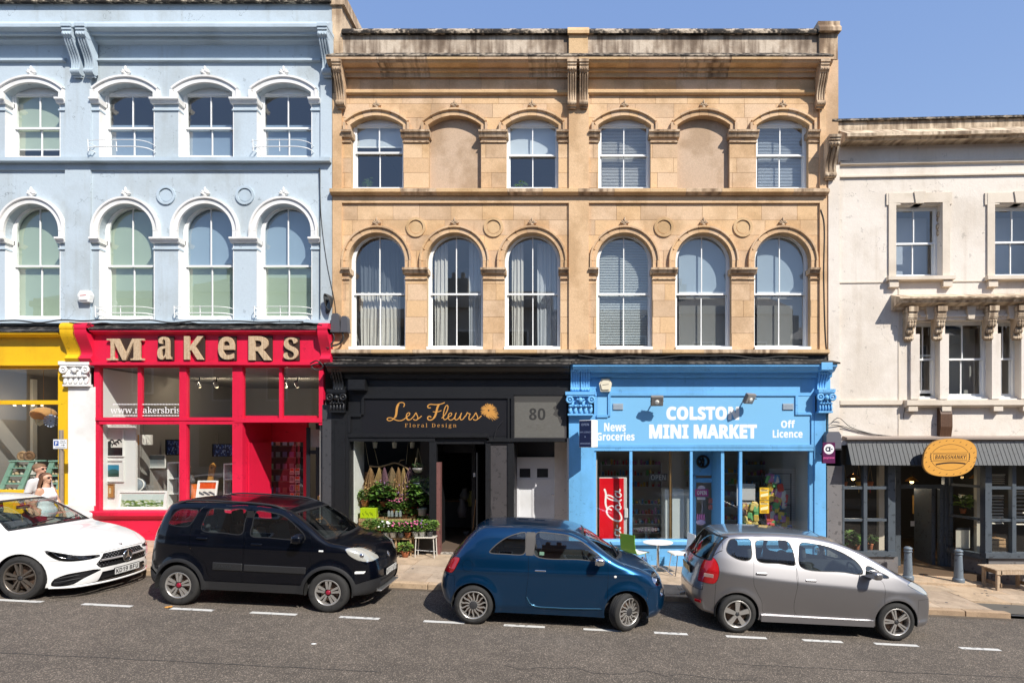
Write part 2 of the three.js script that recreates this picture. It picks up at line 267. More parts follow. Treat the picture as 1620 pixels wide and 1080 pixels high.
function shell(sp) {
  const exact = polySdf(spline(sp.outline, 320)), H = 0.02, [ax, bx] = sp.xr, nx = Math.ceil((bx - ax) / H) + 1, ny = Math.ceil(1.9 / H) + 1, G = new Float32Array(nx * ny);
  for (let j = 0; j < ny; j++) for (let i = 0; i < nx; i++) G[j * nx + i] = exact(ax + i * H, j * H - 0.05);
  const rough = (x, y) => { const u = clamp((x - ax) / H, 0, nx - 1.001), v = clamp((y + 0.05) / H, 0, ny - 1.001), i = u | 0, j = v | 0, s = u - i, t = v - j, k = j * nx + i; return (G[k] * (1 - s) + G[k + 1] * s) * (1 - t) + (G[k + nx] * (1 - s) + G[k + nx + 1] * s) * t; };
  const field = (sdf) => (x, y, z) => { const a = Math.abs(z), S = sdf(x + (x - sp.mid) * sp.bow * a * a, y + sp.crown * a * a), F = (a - sp.width(x, y)) * 0.95, r = sp.round(x, y), h = Math.max(r - Math.abs(S - F), 0); return Math.max(S, F) + h * h / (4 * r); };
  const C2 = sp.cell ?? 0.03;
  return nets(field(rough), field(exact), [ax - 0.02, 0.08, -sp.w - 0.06], [bx + 0.04, 1.70, sp.w + 0.06], C2, 0.012);
}
function split(tris, f) {                                   // f(vertex) < 0 is inside
  const inn = [], out = [], val = new Map(), F = (v) => { let q = val.get(v); if (q === undefined) { q = f(v); val.set(v, q); } return q; };
  const lerp = (a, b, t) => { const v = a.map((q, i) => q + (b[i] - q) * t), L = Math.hypot(v[3], v[4], v[5]) || 1; v[3] /= L; v[4] /= L; v[5] /= L; val.set(v, 0); return v; };
  for (const t of tris) {
    const q = t.map(F), neg = q.filter((x) => x < 0).length, pos = q.filter((x) => x > 0).length;
    if (!pos) { (neg ? inn : out).push(t); continue; } if (!neg) { out.push(t); continue; }
    const A = [], B = []; for (let i = 0; i < 3; i++) { const j = (i + 1) % 3; if (q[i] <= 0) A.push(t[i]); if (q[i] >= 0) B.push(t[i]); if (q[i] * q[j] < 0) { const m = lerp(t[i], t[j], q[i] / (q[i] - q[j])); A.push(m); B.push(m); } }
    for (const [P, o] of [[A, inn], [B, out]]) for (let i = 1; i + 1 < P.length; i++) o.push([P[0], P[i], P[i + 1]]);
  }
  return [inn, out];
}
function geo(tris, sh = 0) { const n = tris.length * 9, p = new Float32Array(n), q = new Float32Array(n); let k = 0; for (const t of tris) for (const v of t) { for (let c = 0; c < 3; c++) { p[k + c] = v[c] + v[3 + c] * sh; q[k + c] = v[3 + c]; } k += 3; } const g = new THREE.BufferGeometry(); g.setAttribute('position', new THREE.BufferAttribute(p, 3)); g.setAttribute('normal', new THREE.BufferAttribute(q, 3)); return g; }

// ---------- ground, road, kerb, pavement
const KERB = -10.16;
const slopeSheet = (x0, x1, z0, z1, dy) => { const g = new THREE.PlaneGeometry(1, 1); const p = g.attributes.position; for (let i = 0; i < 4; i++) { const x = p.getX(i) < 0 ? x0 : x1, z = p.getY(i) > 0 ? z0 : z1; p.setXYZ(i, x, road(x) + dy, z); } g.computeVertexNormals(); return g; };
const structure = (m) => { m.userData = { kind: 'structure' }; return m; };
{
  const put = (name, geo, mat) => { const m = new THREE.Mesh(uvm(prep(geo)), mat); m.name = name; m.receiveShadow = m.castShadow = true; scene.add(m); return structure(m); };
  put('ground', slopeSheet(-320, 320, -320, 320, -0.09), std(C(0.10, 0.095, 0.085), 0.95));
  const tar = std(C(1.27, 1.12, 0.955), 0.92, { map: asphalt.map, bumpMap: asphalt.bump, bumpScale: 0.006 });
  put('road', slopeSheet(-60, 60, KERB - 0.03, 3.2, 0), tar);
  put('tarmac_crossing', (() => { const g = new THREE.BufferGeometry(), q = [[8.08, KERB - 0.02], [13, KERB - 0.02], [13, -11.05], [8.34, -11.05]].map(([x, z]) => [x, pave(x) - 0.05, z]); g.setAttribute('position', new THREE.Float32BufferAttribute([q[0], q[1], q[2], q[0], q[2], q[3]].flat(2), 3)); g.computeVertexNormals(); return g; })(), std(C(0.055, 0.055, 0.058), 0.9, { bumpMap: asphalt.bump, bumpScale: 0.004 }));
  // broken white bay line
  const line = new THREE.Group(); line.name = 'road_markings'; structure(line); scene.add(line); baseOf.set(line, new THREE.Vector3());
  const white = std(C(0.56, 0.55, 0.52), 0.85, { map: T.scuff }), zl = -8.42;
  const dash = [[-60, 66], [130, 208], [270, 337], [396, 469], [537, 600], [670, 735], [797, 862], [923, 984], [1035, 1088], [1149, 1213], [1270, 1333], [1384, 1453], [1519, 1583]];
  for (const [a, b] of dash) { const x0 = X(a, 8.42), x1 = X(b, 8.42), g = slopeSheet(x0, x1, zl - 0.045, zl + 0.045, 0.004); part(line, 'dash', g, white); }
  // kerb stones
  const kerb = new THREE.Group(); kerb.name = 'kerb'; structure(kerb); scene.add(kerb); baseOf.set(kerb, new THREE.Vector3());
  const tilt = new THREE.Matrix4().set(1, 0, 0, 0, -0.05, 1, 0, 0, 0, 0, 1, 0, 0, 0, 0, 1), r = rng(77);
  const km = [C(0.40, 0.30, 0.21), C(0.46, 0.36, 0.26), C(0.36, 0.28, 0.21)].map((c) => std(c, 0.9, { map: T.flag, bumpMap: T.stoneBump, bumpScale: 0.006 }));
  for (let x = -15; x < 8.0;) { const l = 0.8 + 0.4 * r(), e = Math.min(x + l, 8.05); part(kerb, 'kerb_stone', rbox(x + 0.004, e - 0.004, -0.12, 0.1 + 0.006 * r(), KERB - 0.15, KERB + 0.006 * r(), 0.018).applyMatrix4(tilt), km[r() * 3 | 0]); x = e; }
  // flagstones
  const pav = new THREE.Group(); pav.name = 'pavement'; structure(pav); scene.add(pav); baseOf.set(pav, new THREE.Vector3());
  part(pav, 'bedding', slopeSheet(-15, 13, -14.4, KERB - 0.1, 0.062), std(C(0.10, 0.09, 0.075), 0.95));
  const fm = [C(0.46, 0.375, 0.285), C(0.50, 0.41, 0.32), C(0.43, 0.35, 0.275), C(0.49, 0.385, 0.28), C(0.44, 0.37, 0.30)].map((c) => std(c, 0.9, { map: T.flag, bumpMap: T.stoneBump, bumpScale: 0.004 }));
  const zs = [KERB - 0.157, -10.93, -11.62, -12.25, -12.95];
  zs.slice(1).forEach((z1, k) => { const z0 = zs[k]; for (let x = -14.6 + r() * 0.5; x < 12.4;) { const e = x + 0.75 + 0.45 * r(); if (!(x > 7.6 && k === 0)) part(pav, 'flagstone', box(x + 0.005, e - 0.005, 0.03, 0.1 + 0.005 * (r() - 0.5), z1 + 0.005, z0 - 0.005).applyMatrix4(tilt), fm[r() * 5 | 0]); x = e; } });
  // a low raised landing before the cafe door
  part(pav, 'landing', [rbox(X(1444, 12.2), X(1553, 12.2), 0.05, 0.165, -12.9, -12.15, 0.02).applyMatrix4(tilt)], fm[3]);
  part(pav, 'door_tiles', [box(X(690), X(772), 0.06, 0.135, -13.4, -12.78).applyMatrix4(tilt)], std(C(0.55, 0.5, 0.43), 0.7, { map: tex(64, 0.5, (k, i, j) => ((i >> 3) + (j >> 3)) & 1 ? 0.9 : 0.45) }));
  // tar seams, gutter dirt and trodden gum
  const strip = (pts, w, dy) => { const pos = []; for (let i = 0; i + 1 < pts.length; i++) { const [a, b] = pts[i], [c, d] = pts[i + 1], l = Math.hypot(c - a, d - b), nx = -(d - b) / l * w / 2, nz = (c - a) / l * w / 2, q = (x, z) => [x, road(x) + dy, z]; pos.push(...q(a + nx, b + nz), ...q(c + nx, d + nz), ...q(c - nx, d - nz), ...q(a + nx, b + nz), ...q(c - nx, d - nz), ...q(a - nx, b - nz)); } const g = new THREE.BufferGeometry(); g.setAttribute('position', new THREE.Float32BufferAttribute(pos, 3)); g.computeVertexNormals(); return g; };
  const wander = (x0, x1, z, amp, n = 26) => Array.from({ length: n + 1 }, (_, i) => [x0 + (x1 - x0) * i / n, z + (r() - 0.5) * amp]);
  const seam = new THREE.Group(); seam.name = 'road_seams'; structure(seam); scene.add(seam); baseOf.set(seam, new THREE.Vector3());
  const tarry = std(C(0.045, 0.042, 0.04), 0.75), dirt = std(C(0.11, 0.09, 0.07), 0.95, { map: T.flag });
  part(seam, 'tar_seam', strip(wander(-9, -2.2, -6.55, 0.03), 0.012, 0.004), tarry); part(seam, 'tar_seam', strip(wander(2.2, 9.5, -7.35, 0.05), 0.012, 0.004), tarry); part(seam, 'tar_seam', strip(wander(-0.8, 2.3, -6.9, 0.22, 14), 0.010, 0.004), tarry);
  part(seam, 'gutter_dirt', strip(wander(-15, 8, KERB + 0.06, 0.03, 60), 0.13, 0.004), dirt);
  { const g = []; for (let i = 0; i < 90; i++) { const x = -13 + 22 * r(), z = -10.4 - 2.2 * r(), s = 0.012 + 0.02 * r(); g.push(cyl(x, pave(x) + 0.001, pave(x) + 0.006, z, s, 7)); } const m = part(null, 'gum_spots', g, std(C(0.12, 0.11, 0.10), 0.9)); scene.add(m); m.userData = { kind: 'stuff', label: 'dark spots of trodden gum scattered over the pavement', category: 'dirt' }; }
  // litter
  const pebble = solo('litter', 'small white scrap of paper lying on the open road', 'litter', [ball(0, 0.006, 0, 0.03, 1.3, 0.2, 0.7, 6)], std(C(0.7, 0.7, 0.68), 0.9), [0, 0, 0]); pebble.position.set(X(1395 * 0 + 496, 7.3), road(X(496, 7.3)), -7.3);
  const lf = solo('fallen_leaf', 'orange fallen leaf on the road beside the back wheel of the black car', 'leaf', [ball(0, 0.01, 0, 0.05, 1, 0.25, 0.8, 7), ball(0.05, 0.02, 0.01, 0.03, 1, 0.4, 1, 6)], std(C(0.5, 0.24, 0.05), 0.8), [0, 0, 0]); lf.position.set(X(261, 8.4), road(X(261, 8.4)), -8.55 + 0.1);
}

// ---------- the terrace above the shops
// ornament, built round an origin on the wall plane, facing +z
function palmette(s = 1) {
  const g = [ball(0, 0.02, 0.02, 0.035, 1, 0.8, 0.8, 8)];
  for (const a of [-70, -38, 0, 38, 70]) { const q = R(a), l = a ? 0.085 : 0.125; g.push(place(ball(0, l * 0.55, 0, 0.5, 0.04, l, 0.06, 8), 0, 0.03, 0.02, 0, 0, -q)); }
  return place(merge(g), 0, 0, 0, 0, 0, 0, s);
}
// fluted scroll bracket: side profile (out, y) with y from 0 (top) down to -h
function bracket(w, h, p, flutes = 3) {
  const side = (k) => { const o = []; const n = 18; for (let i = 0; i <= n; i++) { const t = i / n; const out = p * (0.30 + 0.62 * Math.pow(1 - t, 1.5) + 0.09 * Math.sin(t * Math.PI * 2.2)) * k; o.push([out, -h * 0.12 - h * 0.80 * t]); } o.push([-0.02, -h * 0.92], [-0.02, -h * 0.12]); return o; };
  const g = [], n = flutes * 2 + 1, fw = w / n;
  for (let i = 0; i < n; i++) g.push(prof(side(i % 2 ? 0.78 : 1), -w / 2 + i * fw, -w / 2 + (i + 1) * fw, 0));
  g.push(box(-w * 0.56, w * 0.56, -h * 0.07, 0, -0.02, p * 1.03), box(-w * 0.52, w * 0.52, -h * 0.13, -h * 0.07, -0.02, p * 0.97));
  const cy = (y, z, r, l) => { const c = new THREE.CylinderGeometry(r, r, l, 14); c.rotateZ(Math.PI / 2); c.translate(0, y, z); return c; };
  g.push(cy(-h * 0.20, p * 0.72, h * 0.085, w * 1.04), cy(-h * 0.90, p * 0.20, h * 0.075, w * 1.04), cy(-h * 0.985, p * 0.12, h * 0.03, w * 0.9));
  for (const s of [-1, 0, 1]) g.push(ball(s * w * 0.3, -h * 0.22, p * 0.92, w * 0.15, 1, 1.1, 0.8, 8), ball(s * w * 0.3, -h * 0.93, p * 0.33, w * 0.14, 1, 1, 0.8, 8));
  return merge(g);
}
// leafy capital w wide, h high, standing p out of the wall; y from 0 (top) down
function capital(w, h, p) {
  const g = [box(-w * 0.5, w * 0.5, -h * 0.14, 0, -0.02, p), box(-w * 0.46, w * 0.46, -h * 0.2, -h * 0.14, -0.02, p * 0.92), box(-w * 0.36, w * 0.36, -h * 0.96, -h * 0.2, -0.02, p * 0.55), box(-w * 0.42, w * 0.42, -h, -h * 0.92, -0.02, p * 0.7)];
  for (const s of [-1, 1]) { const t = new THREE.TorusGeometry(h * 0.12, h * 0.05, 6, 14); t.translate(s * w * 0.36, -h * 0.34, p * 0.85); g.push(t, ball(s * w * 0.36, -h * 0.34, p * 0.85, h * 0.06, 1, 1, 1, 8)); }
  for (let k = 0; k < 5; k++) { const x = (k - 2) * w * 0.17; g.push(place(ball(0, 0, 0, 0.5, w * 0.13, h * 0.34, p * 0.3, 8), x, -h * 0.75, p * 0.6, 0, -0.2), ball(x, -h * 0.6, p * 0.78, w * 0.055, 1.1, 0.8, 0.9, 7)); }
  for (let k = 0; k < 4; k++) { const x = (k - 1.5) * w * 0.18; g.push(place(ball(0, 0, 0, 0.5, w * 0.11, h * 0.36, p * 0.3, 8), x, -h * 0.48, p * 0.66, 0, -0.15), ball(x, -h * 0.33, p * 0.82, w * 0.05, 1.1, 0.8, 0.9, 7)); }
  g.push(ball(0, -h * 0.36, p * 0.9, h * 0.1, 1, 1.2, 0.8, 8));
  return merge(g);
}
const ring = (cx, cy, z, r0, r1, d) => { const c = (r) => Array.from({ length: 28 }, (_, i) => [cx + r * Math.cos(i * Math.PI / 14), cy + r * Math.sin(i * Math.PI / 14)]); return [slab(c(r1), z - 0.01, z + d, c(r0).reverse()), slab(c(r0 * 0.86), z - 0.01, z + 0.008)]; };
function rooms(house, x0, x1, levels, depth = 4.2, m = M.room, name = 'room') {
  const g = [], z = ZF - 0.30, zb = z - depth;
  for (let k = 0; k + 1 < levels.length; k++) { const a = levels[k] + 0.01, b = levels[k + 1] - 0.01; g.push(box(x0, x1, a, b, zb - 0.1, zb), box(x0, x0 + 0.1, a, b, zb + 0.001, z - 0.005), box(x1 - 0.1, x1, a, b, zb + 0.001, z - 0.005), box(x0 + 0.101, x1 - 0.101, a, a + 0.1, zb + 0.001, z - 0.005), box(x0 + 0.101, x1 - 0.101, b - 0.1, b, zb + 0.001, z - 0.005)); }
  part(house, name, g, m);
}
// a square-headed sash below a curved head board
function flatSash(H, o, yh, z, W, opt) { const w = sash(H, new Opening(o.cx, o.hw, o.yb, yh, 0), z, W, { ...opt, f: 0.045 }), q = [[o.cx - o.hw, yh - 0.01], [o.cx + o.hw, yh - 0.01]]; for (let i = 0; i <= 16; i++) { const x = o.cx + o.hw - 2 * o.hw * i / 16; q.push([x, Math.max(yh, o.top(x)) + 0.02]); } part(w, 'head_board', slab(q, z - 0.05, z + 0.03), W.frame); return w; }
function roofing(house, x0, x1, y, mat, h = 2.0) { part(house, 'roof', prof([[-0.32, y], [-0.32, y + 0.06], [-4.2, y + h], [-8.2, y], [-8.2, y - 9], [-8.0, y - 9], [-8.0, y - 0.1]], x0, x1), mat); }

// tan ashlar houses ------------------------------------------------
const tanC = [[0.695, 0.495, 0.315], [0.735, 0.535, 0.35], [0.665, 0.465, 0.29], [0.715, 0.50, 0.30], [0.605, 0.44, 0.30], [0.70, 0.52, 0.365]];
M.tan = tanC.map((c) => std(C(...c), 0.9, { map: T.stone, bumpMap: T.stoneBump, bumpScale: 0.004 }));
M.tanJoint = std(C(0.5, 0.37, 0.24), 0.95, { map: T.stone });
M.tanTrim = std(C(0.65, 0.465, 0.275), 0.9, { map: T.stone, bumpMap: T.stoneBump, bumpScale: 0.004 });
M.parapetStone = std(C(0.60, 0.53, 0.46), 0.95, { map: T.streak, bumpMap: T.stoneBump, bumpScale: 0.006 });
M.tanStain = std(C(0.66, 0.53, 0.40), 0.95, { map: T.streak, bumpMap: T.stoneBump, bumpScale: 0.006 });
M.coping = std(C(0.62, 0.56, 0.49), 0.95, { map: T.grime, bumpMap: T.stoneBump, bumpScale: 0.01 });
M.blind = std(C(0.56, 0.43, 0.33), 0.95, { map: T.stone, bumpMap: T.stoneBump, bumpScale: 0.003 });
const slate = std(C(0.09, 0.09, 0.1), 0.8, { map: T.scuff });

function tanHouse(side, label, a, b, cs, seed) {
  const x0 = X(a), x1 = X(b), H = thing('terraced_house', label, 'house', [(x0 + x1) / 2, pave((x0 + x1) / 2), ZF]);
  const hw = 0.645, arch = cs.map((c) => new Opening(X(c), hw, Y(553), Y(368.5), hw)), seg = cs.map((c) => new Opening(X(c), 0.6, Y(299), Y(184), 0.215));
  const y0 = Y(572), yTop = Y(92), rect = [[x0, y0], [x1, y0], [x1, yTop], [x0, yTop]];
  const holes = [...arch, seg[0], seg[2]].map((o) => o.pts(0, 24).reverse());
  const bl = seg[1]; // walled-up window
  part(H, 'wall', [slab(rect, ZF - 0.30, ZF - 0.12, ...holes), slab(rect, ZF - 0.119, ZF - 0.008, ...holes, bl.pts(0, 24).reverse())], M.tanJoint);
  part(H, 'blocked_window', [sheet(bl.pts(-0.01), ZF - 0.1165)], M.blind);
  const rowsY = [572, 553, 527, 501, 475, 449, 423.5, 396, 372, 348, 322, 309, 297, 273, 250, 227, 208, 186, 164, 146, 118, 92].map((p) => Y(p));
  ashlar(H, x0, x1, rowsY, [...arch, ...seg], ZF, M.tan, seed);
  // panel edges and pilaster strips
  const L = side < 0, pil = L ? [[527, 541.5], [900, 915]] : [[915, 931.5], [1296, 1306]];
  for (const [p, q] of pil) part(H, 'pilaster', box(X(p), X(q), Y(555), Y(150), ZF - 0.01, ZF + 0.05), M.tan[p % 3 | 0]);
  const i0 = X(pil[0][1]), i1 = X(pil[1][0]);
  part(H, 'band', [box(i0, i1, Y(322), Y(309), ZF - 0.01, ZF + 0.048)], M.tan[1]);
  for (const [k, o] of arch.entries()) {
    const band = [[0.002, -0.02], [0.002, 0.045], [0.10, 0.045], [0.112, 0.085], [0.15, 0.085], [0.15, -0.02]];
    for (let v = 0; v < 9; v++) part(H, 'voussoir', headBand(o, band, ZF, -Math.PI / 2 + Math.PI * v / 9 + 0.003, -Math.PI / 2 + Math.PI * (v + 1) / 9 - 0.003, 5), M.tan[(v * 2 + k) % 6]);
    for (const s of [-1, 1]) { const xa = o.cx + s * (o.hw + 0.002), xb = o.cx + s * (o.hw + 0.10), xc = o.cx + s * (o.hw + 0.15); part(H, 'arch_leg', [box(Math.min(xa, xb), Math.max(xa, xb), Y(425), o.cy - 0.003, ZF - 0.01, ZF + 0.045), box(Math.min(xb, xc), Math.max(xb, xc), Y(425), o.cy - 0.003, ZF - 0.01, ZF + 0.085)], M.tan[2]); }
    part(H, 'palmette', place(palmette(1.25), o.cx, o.yt + 0.155, ZF + 0.01), M.tanStain);
  }
  for (const [k, o] of seg.entries()) {
    const band = [[0.003, -0.02], [0.003, 0.045], [0.10, 0.045], [0.115, 0.09], [0.155, 0.09], [0.155, -0.02]], A = Math.asin(Math.min(0.99, (o.hw + 0.12) / (o.R + 0.13)));
    for (let v = 0; v < 7; v++) part(H, 'voussoir', headBand(o, band, ZF, -A + 2 * A * v / 7 + 0.002, -A + 2 * A * (v + 1) / 7 - 0.002, 4), M.tan[(v * 2 + k + 1) % 6]);
    for (const s of [-1, 1]) { const e = (q0, q1) => [Math.min(o.cx + s * q0, o.cx + s * q1), Math.max(o.cx + s * q0, o.cx + s * q1)], yl = o.cy + (o.R + 0.05) * Math.cos(A); part(H, 'arch_leg', [box(...e(o.hw + 0.003, o.hw + 0.10), Y(208.5), yl - 0.01, ZF - 0.01, ZF + 0.044), box(...e(o.hw + 0.10, o.hw + 0.157), Y(208.5), yl + 0.03, ZF - 0.01, ZF + 0.088)], M.tan[4]); }
    part(H, 'palmette', place(palmette(1.25), o.cx, o.yt + 0.165, ZF + 0.01), M.tanStain);
  }
  // impost blocks on the piers
  for (const [ops, yc, hgt] of [[arch, 425, 0.12], [seg, 208.5, 0.14]]) {
    const ed = [[i0 + 0.001, ops[0].cx - ops[0].hw], [ops[0].cx + ops[0].hw, ops[1].cx - ops[1].hw], [ops[1].cx + ops[1].hw, ops[2].cx - ops[2].hw], [ops[2].cx + ops[2].hw, i1 - 0.001]];
    ed.forEach(([p, q], k) => { const e0 = k === 0 ? 0 : 0.045, e1 = k === 3 ? 0 : 0.045; part(H, 'impost', [prof([[-0.29, Y(yc)], [0.11, Y(yc)], [0.11, Y(yc) - 0.045], [0.085, Y(yc) - 0.05], [0.07, Y(yc) - 0.09], [0.05, Y(yc) - hgt], [-0.29, Y(yc) - hgt]], p - e0, q + e1), box(p - e0 * 0.3, q + e1 * 0.3, Y(yc) - 0.25, Y(yc) - 0.225, ZF - 0.02, ZF + 0.03)], M.tanStain); });
  }
  for (const k of [0, 1]) part(H, 'roundel', ring((arch[k].cx + arch[k + 1].cx) / 2, Y(359.5), ZF, 0.165, 0.225, 0.03), M.tanTrim);
  // string courses, frieze, cornice, parapet
  const e0 = L ? x0 - 0.02 : x0, e1 = L ? x1 : X(1308);
  const stones = (name, pr, m, n, y = 0) => { for (let k = 0; k < n; k++) part(H, name, prof(pr, e0 + (e1 - e0) * k / n + 0.002, e0 + (e1 - e0) * (k + 1) / n - 0.002), Array.isArray(m) ? m[(k * 2 + seed) % m.length] : m); };
  stones('string_course', [[-0.02, Y(297)], [0.17, Y(298, 12.630)], [0.17, Y(303, 12.630)], [0.13, Y(305, 12.670)], [0.09, Y(308.8, 12.710)], [-0.02, Y(308.8)]], [M.tanStain, M.tanTrim, M.tanTrim], 7);
  stones('sill_course', [[-0.28, Y(551)], [0.16, Y(552.5, 12.640)], [0.16, Y(558, 12.640)], [0.11, Y(560, 12.690)], [-0.02, Y(562)]], [M.tanStain, M.tanTrim, M.tanStain], 6);
  part(H, 'frieze_moulding', prof([[-0.02, Y(141)], [0.075, Y(142.5, 12.725)], [0.075, Y(146, 12.725)], [0.04, Y(149.5, 12.760)], [-0.02, Y(151)]], i0 - 0.05, i1 + 0.05), M.tanTrim);
  stones('cornice', [[-0.02, Y(85)], [0.36, Y(88, 12.440)], [0.36, Y(93, 12.440)], [0.335, Y(94, 12.465)], [0.30, Y(99, 12.500)], [0.22, Y(104, 12.580)], [0.14, Y(107, 12.660)], [0.13, Y(112, 12.670)], [0.07, Y(115, 12.730)], [0.06, Y(122, 12.740)], [-0.02, Y(122)]], [M.tanTrim, M.tanStain, M.tan[4]], 5);
  stones('cornice_weathering', [[-0.02, Y(82.5)], [0.375, Y(86.6, 12.425)], [0.375, Y(87.8, 12.425)], [-0.02, Y(84.7)]], M.coping, 5);
  part(H, 'parapet', prof([[-0.22, Y(95)], [-0.02, Y(95)], [-0.02, Y(52)], [-0.22, Y(52)]], x0, L ? x1 : X(1296)), M.parapetStone);
  const cop = L ? [X(541), X(899)] : [X(931), X(1296)];
  for (let k = 0; k < 6; k++) part(H, 'coping_stone', prof([[-0.30, Y(52)], [0.06, Y(52, 12.740)], [0.06, Y(48, 12.740)], [0.0, Y(45)], [-0.30, Y(46)]], cop[0] + (cop[1] - cop[0]) * k / 6 + 0.003, cop[0] + (cop[1] - cop[0]) * (k + 1) / 6 - 0.003), M.coping);
  // parapet piers and brackets
  const br = (px, w = 0.19, hgt = 0.93, p = 0.33) => part(H, 'bracket', place(bracket(w, hgt, p), X(px, 12.5), Y(95, 12.47), ZF + 0.05), M.tanStain);
  if (L) {
    part(H, 'party_wall', [box(X(525), X(541), Y(100), Y(2), ZF - 3.5, ZF + 0.01), box(X(523), X(546), Y(10), Y(-8), ZF - 3.5, ZF + 0.06)], M.tanStain);
    br(533.5); br(905);
  } else {
    part(H, 'parapet_pier', [box(X(900), X(930), Y(95), Y(52), ZF - 0.25, ZF + 0.03), prof([[-0.3, Y(52)], [0.09, Y(52, 12.710)], [0.09, Y(47, 12.710)], [0.03, Y(43, 12.770)], [-0.3, Y(43)]], X(898), X(932))], [M.tanTrim][0]);
    part(H, 'parapet_pier', [box(X(1296), X(1325), Y(95), Y(48), ZF - 0.6, ZF + 0.03), prof([[-0.6, Y(48)], [0.12, Y(48, 12.680)], [0.12, Y(42, 12.680)], [0.04, Y(39, 12.760)], [0.04, Y(33, 12.760)], [-0.6, Y(33)]], X(1293.5), X(1328))], M.tanStain);
    part(H, 'quoin_strip', [box(X(1306), X(1326), Y(572), Y(95), ZF - 0.6, ZF + 0.02)], M.tan[4]);
    br(924); br(1304);
  }
  roofing(H, x0, x1, Y(75), slate);
  rooms(H, x0 + 0.02, x1 - 0.02, [Y(578), Y(320), Y(120)]);
  const W = { frame: M.whiteWood, glass: M.glass };
  const wins = [...arch.map((o) => sash(H, o, ZF - 0.2, W, { meet: Y(461.5) })), ...[0, 2].map((k) => flatSash(H, seg[k], Y(191), ZF - 0.17, W, { meet: Y(L && k === 0 ? 236 : 240) }))];
  for (const o of [...arch]) part(H, 'window_sill', box(o.cx - o.hw + 0.003, o.cx + o.hw - 0.003, Y(553), Y(548.5), ZF - 0.26, ZF + 0.05), M.whiteWood);
  return { H, arch, seg, wins };
}
const tanL = tanHouse(-1, 'tan stone terraced house above the black flower shop, with curtains in its arched windows', 527, 915, [596.5, 719.5, 842], 5);
const tanR = tanHouse(1, 'tan stone terraced house above the blue mini market, with blinds in its arched windows', 915, 1322, [988, 1113, 1238], 9);

